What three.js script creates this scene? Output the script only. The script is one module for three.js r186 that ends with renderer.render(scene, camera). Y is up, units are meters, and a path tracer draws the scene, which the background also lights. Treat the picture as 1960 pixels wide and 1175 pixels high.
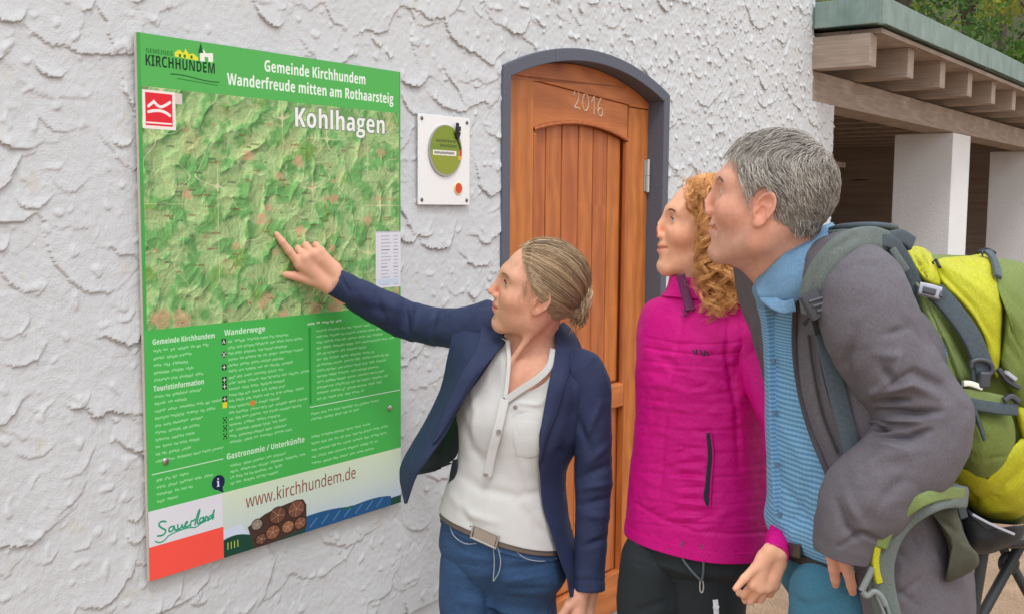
import * as THREE from 'three';
import { mergeGeometries } from 'three/addons/utils/BufferGeometryUtils.js';
import { RoundedBoxGeometry } from 'three/addons/geometries/RoundedBoxGeometry.js';
import { ImprovedNoise } from 'three/addons/math/ImprovedNoise.js';

// ---------------------------------------------------------------- camera, sky, sun, exposure
const scene = new THREE.Scene();
const FOCAL = 2057.8, PITCH = 0.09408, ROLL = 0.00807, EYE = 1.62;      // lens of the photograph, in pixels of its 1960 x 1175 frame
const camera = new THREE.PerspectiveCamera(THREE.MathUtils.radToDeg(2 * Math.atan(587.5 / FOCAL)), 1960 / 1175, 0.05, 900);
camera.position.set(0, EYE, 0);
camera.rotation.order = 'YXZ';
camera.rotation.set(-PITCH, 0, ROLL);
scene.add(camera);
const renderer = new THREE.WebGLRenderer({ antialias: true });
renderer.toneMapping = THREE.LinearToneMapping;
renderer.toneMappingExposure = 0.9;
renderer.shadowMap.enabled = true;
const SUN_DIR = new THREE.Vector3(0.14, 1.0, 0.62).normalize();
{ // overcast sky: brightest overhead and around the veiled sun, no disc
  const w = 256, h = 128, data = new Float32Array(w * h * 4);
  for (let j = 0; j < h; j++) for (let i = 0; i < w; i++) {
    const el = ((j + 0.5) / h - 0.5) * Math.PI, az = ((i + 0.5) / w - 0.5) * 2 * Math.PI;
    const d = [Math.cos(az) * Math.cos(el), Math.sin(el), Math.sin(az) * Math.cos(el)];
    const s = Math.max(0, Math.sin(el)), c = d[0] * SUN_DIR.x + d[1] * SUN_DIR.y + d[2] * SUN_DIR.z;
    const l = 1.55 * (0.52 + 0.48 * s) + 1.0 * Math.exp((c - 1) * 2.6), o = (j * w + i) * 4;
    data[o] = l * 0.985; data[o + 1] = l; data[o + 2] = l * 1.03; data[o + 3] = 1;
  }
  const sky = new THREE.DataTexture(data, w, h, THREE.RGBAFormat, THREE.FloatType);
  sky.mapping = THREE.EquirectangularReflectionMapping; sky.magFilter = THREE.LinearFilter; sky.needsUpdate = true;
  scene.background = sky; scene.environment = sky;
}
const sun = new THREE.DirectionalLight(new THREE.Color(1, 0.975, 0.94), 1.1);
sun.position.copy(SUN_DIR).multiplyScalar(20);
sun.castShadow = true; sun.shadow.radius = 22; sun.shadow.mapSize.set(2048, 2048);
Object.assign(sun.shadow.camera, { left: -9, right: 12, top: 9, bottom: -6, near: 1, far: 60 });
scene.add(sun, sun.target);

// ---------------------------------------------------------------- helpers
let SEED = 7;
const rnd = () => { SEED = (SEED + 0x6d2b79f5) | 0; let t = Math.imul(SEED ^ (SEED >>> 15), 1 | SEED); t = (t + Math.imul(t ^ (t >>> 7), 61 | t)) ^ t; return ((t ^ (t >>> 14)) >>> 0) / 4294967296; };
const rr = (a, b) => a + (b - a) * rnd();
const pn = new ImprovedNoise(), V = (x, y, z) => new THREE.Vector3(x, y, z);
const fbm = (x, y, z, o = 4) => { let s = 0, a = 0.5; for (let i = 0; i < o; i++) { s += a * pn.noise(x, y, z + i * 7.3); x *= 2.03; y *= 2.03; z *= 2.03; a *= 0.5; } return s; };
const clamp = (x, a = 0, b = 1) => Math.min(b, Math.max(a, x)), mix = (a, b, t) => a + (b - a) * t;
const smooth = (a, b, x) => { const t = clamp((x - a) / (b - a)); return t * t * (3 - 2 * t); };
const camR = new THREE.Matrix4().makeRotationFromEuler(camera.rotation);
// the point of the place that stands at pixel (px, py) of the photograph, d metres in front of the lens along the ground
const P = (px, py, d) => { const v = V((px - 980) / FOCAL, (587.5 - py) / FOCAL, -1).applyMatrix4(camR); v.multiplyScalar(-d / v.z); v.y += EYE; return v; };
const camInv = camR.clone().invert();
const toPx = (v) => { const q = V(v.x, v.y - EYE, v.z).applyMatrix4(camInv); return [980 - (FOCAL * q.x) / q.z, 587.5 + (FOCAL * q.y) / q.z]; };
const names = {};
const numbered = (n) => { const k = names[n] = (names[n] ?? -1) + 1; return k ? n + '_' + String(k).padStart(3, '0') : n; };
function mesh(name, g, m, parent) { const o = new THREE.Mesh(Array.isArray(g) ? mergeGeometries(g) : g, m); o.name = parent ? name : numbered(name); o.castShadow = o.receiveShadow = true; (parent ?? scene).add(o); return o; }
function thing(name, label, category, group) { const o = new THREE.Group(); o.name = numbered(name); o.userData = { label, category }; if (group) o.userData.group = group; scene.add(o); return o; }
const structure = (o) => { o.userData.kind = 'structure'; return o; };
const lin = (r, g, b) => new THREE.Color().setRGB(r, g, b);
const std = (color, roughness = 0.8, o = {}) => new THREE.MeshStandardMaterial({ color: typeof color === 'string' || typeof color === 'number' ? new THREE.Color(color) : color, roughness, ...o });
function tex(w, h, f, srgb) { // f(u, v, out) fills rgb 0..1
  const data = new Uint8Array(w * h * 4), o = [0, 0, 0];
  for (let j = 0; j < h; j++) for (let i = 0; i < w; i++) { f(i / w, j / h, o); const k = (j * w + i) * 4; for (let c = 0; c < 3; c++) data[k + c] = clamp(o[c]) * 255; data[k + 3] = 255; }
  const t = new THREE.DataTexture(data, w, h, THREE.RGBAFormat); t.wrapS = t.wrapT = THREE.RepeatWrapping; t.magFilter = THREE.LinearFilter; t.minFilter = THREE.LinearMipmapLinearFilter; t.generateMipmaps = true; if (srgb) t.colorSpace = THREE.SRGBColorSpace; t.needsUpdate = true; return t;
}
const rep = (t, sx, sy = sx) => { const c = t.clone(); c.repeat.set(sx, sy); c.needsUpdate = true; return c; };
const gray = (f) => (u, v, o) => { o[0] = o[1] = o[2] = f(u, v); };
// seamless noise on the unit square
const tn = (u, v, k, z = 0) => { const a = u * 2 * Math.PI, b = v * 2 * Math.PI, r = k / 6.283; return pn.noise(Math.cos(a) * r + 11, Math.sin(a) * r + z, Math.cos(b) * r) * 0.6 + pn.noise(Math.cos(a) * r, Math.sin(b) * r + 5 + z, Math.sin(a + 1) * r + Math.cos(b) * r) * 0.6; };
const box = (w, h, d, x, y, z, r = 0) => { const g = r ? new RoundedBoxGeometry(w, h, d, 2, r) : new THREE.BoxGeometry(w, h, d); g.translate(x, y, z); if (!g.index) return g; return g; };
const flat = (g) => (g.index ? g.toNonIndexed() : g);
const merge = (list) => mergeGeometries(list.map(flat));
// uv in metres by the dominant direction of every face
function boxUV(g, du = 0, dv = 0, swap = false) {
  g = flat(g); const p = g.attributes.position, n = (g.computeVertexNormals(), g.attributes.normal), uv = new Float32Array(p.count * 2);
  for (let i = 0; i < p.count; i++) {
    const ax = Math.abs(n.getX(i)), ay = Math.abs(n.getY(i)), az = Math.abs(n.getZ(i)); let u, v;
    if (az >= ax && az >= ay) { u = p.getX(i); v = p.getY(i); } else if (ax >= ay) { u = p.getZ(i); v = p.getY(i); } else { u = p.getX(i); v = p.getZ(i); }
    if (swap) [u, v] = [v, u];
    uv[2 * i] = u + du; uv[2 * i + 1] = v + dv;
  }
  g.setAttribute('uv', new THREE.BufferAttribute(uv, 2)); return g;
}
// ---------------------------------------------------------------- textures of the place
const plasterBump = tex(1024, 1024, gray((u, v) => 0.5 + 0.35 * tn(u, v, 40) + 0.25 * tn(u, v, 110, 3) + 0.2 * tn(u, v, 260, 9)));
const plasterMap = tex(1024, 1024, (u, v, o) => { const m = 0.955 + 0.04 * tn(u, v, 9) + 0.03 * tn(u, v, 60, 4), s = smooth(0.52, 0.7, pn.noise(u * 34, v * 34, 6) + 0.35 * pn.noise(u * 120, v * 120, 2)) * 0.5; o[0] = m * (1 - 0.05 * s); o[1] = m * (1 - 0.09 * s); o[2] = m * (1 - 0.26 * s); });
const woodMap = tex(1024, 1024, (u, v, o) => { // grain runs along v
  const w = tn(u, v, 5) * 0.05, g = Math.sin((u + w) * 90 + 6 * tn(u, v * 0.5, 6, 2)), f = tn(u * 1, v, 14, 4), q = pn.noise(u * 160, v * 7, 3), kx = Math.hypot((u % 0.5) - 0.21, ((v + 0.13) % 0.5) - 0.3) * 26;
  const k = Math.exp(-kx * kx), t = 0.5 + 0.19 * g + 0.24 * f + 0.22 * q + 0.12 * tn(u, v, 4, 7);
  o[0] = mix(0.66, 0.84, t) * (1 - 0.35 * k); o[1] = mix(0.385, 0.53, t) * (1 - 0.45 * k); o[2] = mix(0.20, 0.30, t) * (1 - 0.4 * k);
}, true);
const woodBump = tex(512, 512, gray((u, v) => 0.5 + 0.3 * pn.noise(u * 120, v * 5, 3) + 0.2 * pn.noise(u * 40, v * 3, 8)));
const timberMap = tex(512, 512, (u, v, o) => { // weathered beam, grain along u
  const g = pn.noise(u * 5, v * 60, 1) * 0.5 + pn.noise(u * 12, v * 150, 4) * 0.35 + tn(u, v, 9) * 0.5, c = smooth(0.62, 0.75, Math.abs(pn.noise(u * 3, v * 24, 9)) + 0.2 * pn.noise(u * 20, v * 40, 2)), t = 0.5 + 0.5 * g;
  o[0] = mix(0.58, 0.84, t) * (1 - 0.55 * c); o[1] = mix(0.53, 0.79, t) * (1 - 0.55 * c); o[2] = mix(0.49, 0.74, t) * (1 - 0.55 * c);
}, true);
const patinaMap = tex(512, 512, (u, v, o) => { const t = 0.5 + 0.5 * tn(u, v, 7) + 0.25 * tn(u, v, 30, 2) + 0.15 * pn.noise(u * 90, v * 6, 1); o[0] = mix(0.40, 0.60, t); o[1] = mix(0.49, 0.66, t); o[2] = mix(0.47, 0.63, t); }, true);
const gravelMap = tex(1024, 1024, (u, v, o) => { const a = tn(u, v, 220, 1), b = tn(u, v, 14, 5), c = tn(u, v, 420, 8), t = clamp(0.5 + 0.35 * a + 0.25 * b + 0.3 * c); o[0] = mix(0.55, 0.83, t); o[1] = mix(0.47, 0.73, t); o[2] = mix(0.39, 0.62, t); }, true);
const gravelBump = tex(1024, 1024, gray((u, v) => 0.5 + 0.5 * tn(u, v, 220, 1) + 0.3 * tn(u, v, 420, 8)));

// ---------------------------------------------------------------- ground
{
  const g = new THREE.PlaneGeometry(800, 800, 8, 8); g.rotateX(-Math.PI / 2);
  const uv = g.attributes.uv; for (let i = 0; i < uv.count; i++) uv.setXY(i, uv.getX(i) * 800, uv.getY(i) * 800);
  structure(mesh('ground', g, std(lin(0.78, 0.72, 0.68), 0.95, { map: rep(gravelMap, 0.7), bumpMap: rep(gravelBump, 0.7), bumpScale: 0.006 })));
}

// ---------------------------------------------------------------- the house: x along the wall, y up, z out of the wall
const YAW = 0.92981;
const HX = -0.8108, HZ = -2.3158;
const seat = (o) => { o.position.set(HX, 0, HZ); o.rotation.y = YAW; return o; };
const wallPt = (x, y, z) => V(x, y, z).applyAxisAngle(V(0, 1, 0), YAW).add(V(HX, 0, HZ));
const house = seat(thing('house', 'white roughcast house wall with an arched wooden door', 'house'));
const ARC = { x0: 1.295, x1: 2.352, spring: 2.045, rise: 0.105 };
function arcTop(inset) { // top edge of the arch, set in by inset
  const c = ARC.x1 - ARC.x0, R = (c * c / 4 + ARC.rise * ARC.rise) / (2 * ARC.rise), cx = (ARC.x0 + ARC.x1) / 2, cy = ARC.spring + ARC.rise - R;
  return (x) => cy + Math.sqrt(Math.max(0, (R - inset) ** 2 - (x - cx) ** 2));
}
const WX0 = -0.75, WX1 = 4.134, WY0 = 0.45, WY1 = 2.75;
{ // trowel-thrown plaster: overlapping dabs, each ending in a thick lip
  const cell = 0.004, nx = Math.round((WX1 - WX0) / cell), ny = Math.round((WY1 - WY0) / cell), H = new Float32Array((nx + 1) * (ny + 1));
  const dabs = [];
  for (let i = 0; i < 1700; i++) {
    const x = rr(WX0 - 0.1, WX1 + 0.1), y = rr(WY0 - 0.1, WY1 + 0.1), rough = smooth(0.9, 1.9, x + 0.25 * pn.noise(x * 2, y * 2, 0)) * 0.75 + (y < 1.15 ? 0.35 : 0), big = rnd() > 0.5 + rough * 0.4;
    const L = big ? rr(0.1, 0.22) : rr(0.02, 0.07), W = L * rr(0.55, 1.15), a = -Math.PI / 2 + rr(-0.75, 0.75) + (rnd() < 0.12 ? rr(-2, 2) : 0);
    dabs.push({ x, y, L, W, c: Math.cos(a), s: Math.sin(a), lip: rnd() < 0.5 ? rr(0.001, 0.0026) : (big ? rr(0.0022, 0.0058) : rr(0.002, 0.0058)), z: rr(0, 0.0022), k: rr(0, 90) });
  }
  for (const d of dabs) {
    const R = (d.L + d.W) * 1.15, i0 = Math.max(0, Math.floor((d.x - R - WX0) / cell)), i1 = Math.min(nx, Math.ceil((d.x + R - WX0) / cell)), j0 = Math.max(0, Math.floor((d.y - R - WY0) / cell)), j1 = Math.min(ny, Math.ceil((d.y + R - WY0) / cell));
    for (let j = j0; j <= j1; j++) for (let i = i0; i <= i1; i++) {
      const x = WX0 + i * cell - d.x, y = WY0 + j * cell - d.y; let s = (x * d.c + y * d.s) / d.L, t = (-x * d.s + y * d.c) / d.W;
      s += 0.13 * pn.noise(x * 13 + d.k, y * 13, d.k) + 0.035 * pn.noise(x * 45, y * 45 + d.k, 1); t += 0.2 * pn.noise(x * 14, y * 14 + d.k, 3 + d.k);
      const edge = 0.62 - 0.6 * t * t + 0.025 * pn.noise(x * 80 + d.k, y * 80, 4);       // the lip's outline
      if (s > edge || s < -1 || Math.abs(t) > 1) continue;
      const u = (s + 1) / (edge + 1), h = d.z + d.lip * (Math.pow(u, 3) + 0.35 * Math.exp(-(((1 - u) * 9) ** 2))) * (1 - smooth(0.4, 1, Math.abs(t))), q = j * (nx + 1) + i;
      if (h > H[q]) H[q] = h;
    }
  }
  for (let j = 0; j <= ny; j++) for (let i = 0; i <= nx; i++) {
    const x = WX0 + i * cell, y = WY0 + j * cell, r = smooth(0.9, 2, x) * 0.7 + 0.45;
    const n = pn.noise(x * 24, y * 30, 2), pit = smooth(0.34, 0.6, pn.noise(x * 38, y * 34, 7) + 0.35 * n);
    H[j * (nx + 1) + i] += 0.0012 * fbm(x * 9, y * 9, 1, 4) + r * (0.0024 * Math.max(0, n) + 0.0015 * pn.noise(x * 60, y * 60, 5)) + r * 0.0055 * pit;
  }
  const pos = new Float32Array((nx + 1) * (ny + 1) * 3), uv = new Float32Array((nx + 1) * (ny + 1) * 2), idx = [], top = arcTop(0.014);
  for (let j = 0; j <= ny; j++) for (let i = 0; i <= nx; i++) {
    const q = j * (nx + 1) + i, x = WX0 + i * cell, y = WY0 + j * cell, h = H[q];
    pos[3 * q] = i === nx ? x : x; pos[3 * q + 1] = y - 1.05 * h; pos[3 * q + 2] = h - 0.004; uv[2 * q] = x; uv[2 * q + 1] = y;
  }
  const open = (i, j) => { const x = WX0 + (i + 0.5) * cell, y = WY0 + (j + 0.5) * cell; return (x > ARC.x0 + 0.014 && x < ARC.x1 - 0.014 && y < top(x)) || (x > 3.826 && y > 2.15); };
  for (let j = 0; j < ny; j++) for (let i = 0; i < nx; i++) if (!open(i, j)) { const a = j * (nx + 1) + i, b = a + nx + 1; idx.push(a, a + 1, b + 1, a, b + 1, b); }
  const g = new THREE.BufferGeometry(); g.setAttribute('position', new THREE.BufferAttribute(pos, 3)); g.setAttribute('uv', new THREE.BufferAttribute(uv, 2)); g.setIndex(idx); g.computeVertexNormals();
  const plaster = std(lin(0.625, 0.65, 0.67), 0.93, { map: rep(plasterMap, 0.45), bumpMap: rep(plasterBump, 2.2), bumpScale: 0.0016 });
  mesh('wall', g, plaster, house);
  // masonry behind the plaster: left of the door, right of it, above it, the return at the corner, the back
  const core = [box(1.295 - WX0, 2.9, 0.35, (1.295 + WX0) / 2, 1.45, -0.185), box(3.826 - 2.352, 2.9, 0.35, (3.826 + 2.352) / 2, 1.45, -0.185), box(2.352 - 1.295, 0.74, 0.35, (2.352 + 1.295) / 2, 2.9 - 0.37 + 0.0, -0.185),
    box(4.134 - 3.826, 2.15, 0.35, (4.134 + 3.826) / 2, 1.075, -0.185), box(0.3, 2.44, 5.2, 3.98, 1.22, -2.97), box(4.89, 0.7, 0.35, 1.69, 3.25, -0.185), box(4.5, 0.1, 3, 1.5, 3.65, -1.6)];
  mesh('masonry', merge(core), plaster, house);
}
{ // dark grey stone surround, one piece each side of the joint, and its deep reveal
  const ot = arcTop(0), it = arcTop(0.036), stone = std(lin(0.105, 0.115, 0.15), 0.8, { bumpMap: rep(plasterBump, 3), bumpScale: 0.0012 });
  const piece = (x0, x1, leftLeg, rightLeg) => {
    const s = new THREE.Shape(), N = 24, a0 = leftLeg ? ARC.x0 : x0, a1 = rightLeg ? ARC.x1 : x1, b0 = leftLeg ? ARC.x0 + 0.034 : x0, b1 = rightLeg ? ARC.x1 - 0.038 : x1;
    if (leftLeg) s.moveTo(a0, 0.0); else s.moveTo(a0, ot(a0));
    for (let i = 0; i <= N; i++) { const x = mix(a0, a1, i / N); s.lineTo(x, ot(x)); }
    if (rightLeg) { s.lineTo(a1, 0.0); s.lineTo(b1, 0.0); }
    for (let i = N; i >= 0; i--) { const x = mix(b0, b1, i / N); s.lineTo(x, it(x)); }
    if (leftLeg) s.lineTo(b0, 0.0);
    const g = new THREE.ExtrudeGeometry(s, { depth: 0.145, bevelEnabled: true, bevelSize: 0.003, bevelThickness: 0.003, bevelSegments: 2, curveSegments: 1 }); g.translate(0, 0, -0.1395); return boxUV(g);
  };
  const fr = mesh('door_frame', piece(ARC.x0, 1.571, true, false), stone, house); fr.userData.label = 'dark grey stone door surround left of the joint';
  mesh('door_frame', piece(1.577, ARC.x1, false, true), stone, house);
}
{ // the wooden door
  const door = new THREE.Group(); door.name = 'door'; house.add(door); door.userData.label = 'reddish brown arched wooden door with upright boards';
  const wood = () => std(lin(0.92, 0.84, 0.76), 0.5, { map: woodMap, bumpMap: woodBump, bumpScale: 0.001 });
  const wm = [wood(), wood(), wood()]; wm[1].color.setRGB(0.84, 0.72, 0.74); wm[2].color.setRGB(0.98, 0.93, 0.74);
  const top = arcTop(0.038), zf = -0.06, panelTop = (x) => 1.874 + 0.042 * (1 - ((x - 1.847) / 0.31) ** 2), under = (x) => panelTop(x);
  const slab = (pts, z0, z1, bev, m, name, swap) => { const s = new THREE.Shape(pts.map((p) => new THREE.Vector2(p[0], p[1]))); const g = new THREE.ExtrudeGeometry(s, { depth: z1 - z0 - 2 * bev, bevelEnabled: bev > 0, bevelSize: bev, bevelOffset: -bev, bevelThickness: bev, bevelSegments: 2 }); g.translate(0, 0, z0 + bev); return mesh(name, boxUV(g, rr(0, 1), rr(0, 1), swap), m, door); };
  const line = (f, a, b, n = 20) => Array.from({ length: n + 1 }, (_, i) => { const x = mix(a, b, i / n); return [x, f(x)]; });
  slab([[1.335, 0.05], ...line(top, 1.335, 2.312).map(([x, y]) => [x, y - 0.002]), [2.312, 0.05]].reverse(), zf - 0.055, zf - 0.034, 0, wm[1], 'backing_board');
  slab([[1.338, 0.05], [1.338, 2.03], [1.548, 2.03], [1.548, 0.05]].reverse(), zf - 0.03, zf, 0.003, wm[2], 'stile');
  slab([[2.164, 0.05], [2.164, 1.99], [2.31, 1.99], [2.31, 0.05]].reverse(), zf - 0.03, zf, 0.003, wm[2], 'stile');
  slab([[1.338, 2.033], ...line((x) => Math.min(top(x) - 0.003, 5), 1.34, 2.31), [2.31, 1.993], [2.164, 1.993], [2.164, 1.999], [1.55, 2.0315]].reverse(), zf - 0.03, zf + 0.001, 0.002, wm[0], 'head_rail', true);
  slab([...line(panelTop, 1.551, 2.161).reverse(), [1.551, 2.03], [2.161, 1.998]].reverse(), zf - 0.031, zf - 0.005, 0.002, wm[0], 'arched_rail', true);
  { // moulding under the arched rail
    const c = new THREE.CatmullRomCurve3(line((x) => panelTop(x) - 0.006, 1.552, 2.16, 14).map(([x, y]) => V(x, y, zf - 0.004)));
    const g = new THREE.TubeGeometry(c, 40, 0.0065, 8); mesh('moulding', g, wm[1], door);
    for (const x of [1.5565, 2.1555]) mesh('moulding', box(0.016, 0.92, 0.02, x, 1.4, zf - 0.008, 0.006), wm[0], door);
  }
  const xs = [1.567, 1.655, 1.752, 1.858, 1.955, 2.052, 2.146];
  for (let i = 0; i < 6; i++) { const a = xs[i] + 0.003, b = xs[i + 1] - 0.003; slab([[a, 0.955], ...line((x) => panelTop(x) - 0.008, a, b, 4), [b, 0.955]].reverse(), zf - 0.036, zf - 0.024, 0.004, wm[[1, 0, 1, 0, 1, 2][i]], 'plank'); }
  slab([[1.551, 0.856], [1.551, 0.948], [2.161, 0.948], [2.161, 0.856]].reverse(), zf - 0.03, zf + 0.002, 0.008, wm[0], 'lock_rail', true);
  for (let i = 0; i < 6; i++) { const a = xs[i] + 0.003, b = xs[i + 1] - 0.003; slab([[a, 0.215], [a, 0.85], [b, 0.85], [b, 0.215]].reverse(), zf - 0.036, zf - 0.024, 0.004, wm[[0, 1, 0, 2, 0, 1][i]], 'plank'); }
  slab([[1.551, 0.05], [1.551, 0.208], [2.161, 0.208], [2.161, 0.05]].reverse(), zf - 0.03, zf + 0.001, 0.006, wm[0], 'bottom_rail', true);
  const steel = std(lin(0.62, 0.62, 0.6), 0.35, { metalness: 0.9 });
  for (const y of [1.738, 1.0]) mesh('hinge', merge([flat(new THREE.CylinderGeometry(0.0085, 0.0085, 0.062, 14).translate(2.298, y + 0.032, zf + 0.009)), flat(new THREE.CylinderGeometry(0.0085, 0.0085, 0.062, 14).translate(2.298, y - 0.032, zf + 0.009)), flat(box(0.02, 0.12, 0.004, 2.288, y, zf + 0.0025))]), steel, door);
  { // the year chalked on the arched rail
    const chalk = std(lin(0.72, 0.55, 0.42), 0.95), parts = [];
    const stroke = (pts) => parts.push(new THREE.TubeGeometry(new THREE.CatmullRomCurve3(pts.map(([x, y]) => V(1.79 + x * 0.075, 1.955 + y * 0.075 - x * 0.006, zf - 0.0045))), 24, 0.0026, 5));
    stroke([[0, 0.62], [0.15, 0.9], [0.38, 0.88], [0.42, 0.6], [0.25, 0.3], [0.05, 0.08], [0.3, 0.12], [0.55, 0.08]]);
    stroke([[1.0, 0.9], [0.8, 0.7], [0.78, 0.35], [0.95, 0.08], [1.2, 0.2], [1.28, 0.55], [1.2, 0.8], [1.0, 0.9]]);
    stroke([[1.5, 0.55], [1.7, 0.78], [1.78, 0.9]]); stroke([[1.78, 0.9], [1.78, 0.5], [1.78, 0.05]]);
    stroke([[2.45, 0.95], [2.2, 0.65], [2.1, 0.3], [2.25, 0.05], [2.5, 0.1], [2.52, 0.35], [2.3, 0.42], [2.12, 0.25]]);
    mesh('chalk_year', merge(parts), chalk, door);
  }
  mesh('threshold', boxUV(box(0.98, 0.05, 0.2, 1.823, 0.025, -0.06, 0.006)), std(lin(0.2, 0.2, 0.2), 0.8), house);
}

// ---------------------------------------------------------------- timber porch beyond the house corner
{
  const porch = seat(thing('timber_porch', 'open timber porch with white piers and a green metal roof edge', 'porch'));
  const timber = std(lin(0.72, 0.665, 0.63), 0.85, { map: timberMap, bumpMap: rep(timberMap, 1), bumpScale: 0.004 }), dark = timber, white = std(lin(0.80, 0.81, 0.82), 0.92, { bumpMap: rep(plasterBump, 2), bumpScale: 0.003 });
  mesh('beam', boxUV(box(8.5, 0.15, 0.2, 3.83 + 4.25, 2.22, -0.1, 0.006)), timber, porch);
  const rafter = boxUV(box(0.1, 0.155, 5.6, 0, 0, 0, 0.004), 0, 0, false);
  for (let i = 0; i < 13; i++) { const m = mesh('rafter', rafter, timber, porch); m.position.set(3.862 + i * 0.6, 2.3745 + 0.003 * i, 0.28 - 2.8); }
  // boarded soffit and roof with a folded metal edge
  for (let i = 0; i < 10; i++) mesh('roof_board', boxUV(box(8.3, 0.022, 0.148, 8.02, 2.466 + 0.001 * i, 0.24 - i * 0.15 - (i ? 0.001 * i : 0))), dark, porch);
  mesh('roof_board', boxUV(box(8.8, 0.02, 4.4, 8.27, 2.48, -3.4)), dark, porch).userData.kind = 'stuff';
  const zinc = std(lin(0.98, 1.0, 1.0), 0.5, { map: patinaMap, metalness: 0.0, bumpMap: rep(patinaMap, 1), bumpScale: 0.002 });
  const roof = mesh('roof', boxUV(box(8.75, 0.1, 5.9, 3.83 + 4.35, 2.545, -2.64)), zinc, porch);
  for (let i = 0; i < 8; i++) { const a = 3.806 + i * 1.05, w = Math.min(1.046, 12.2 - a); const m = mesh('roof_edge', boxUV(box(w, 0.125, 0.012, a + w / 2, 2.553 + 0.0035 * i, 0.336, 0.003), i * 0.37), zinc, roof); }
  mesh('roof_edge', boxUV(box(0.012, 0.125, 0.32, 3.797, 2.553, 0.171, 0.003)), zinc, roof);
  mesh('corner_seam', box(0.03, 0.14, 0.03, 3.808, 2.553, 0.332, 0.006), zinc, roof);
  for (let i = 0; i < 3; i++) mesh('pier', boxUV(box(0.46, 2.143, 0.4, 6.65 + i * 2.78, 1.0715, -0.202, 0.006)), white, porch);
  // back wall of dark boards, side wall, cross beams
  for (let i = 0; i < 10; i++) mesh('wall_board', boxUV(box(9.2, 0.222, 0.03, 8.5, 0.115 + i * 0.228, -5.4 + (i % 2) * 0.006)), dark, porch);
  mesh('back_wall', box(9.4, 2.44, 0.06, 8.5, 1.22, -5.46), timber, porch);
  mesh('end_wall', box(0.06, 2.44, 5.5, 12.5, 1.22, -2.75), timber, porch);
  for (let i = 0; i < 5; i++) mesh('rail', boxUV(box(2.2, 0.035, 0.05, 5.26, 1.93 - i * 0.075, -0.75 - i * 0.28)), dark, porch);
}
{ // table standing in the dark porch
  const t = seat(thing('garden_table', 'small wooden table in the dark porch behind the first pier', 'table')), m = std(lin(0.45, 0.36, 0.26), 0.7, { map: timberMap });
  mesh('tabletop', boxUV(box(1.0, 0.05, 0.6, 7.6, 1.1, -1.9, 0.006)), m, t);
  for (const [x, z] of [[7.15, -1.65], [8.05, -1.65], [7.15, -2.15], [8.05, -2.15]]) mesh('leg', boxUV(box(0.06, 1.075, 0.06, x, 0.5375, z, 0.004)), m, t);
}
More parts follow.
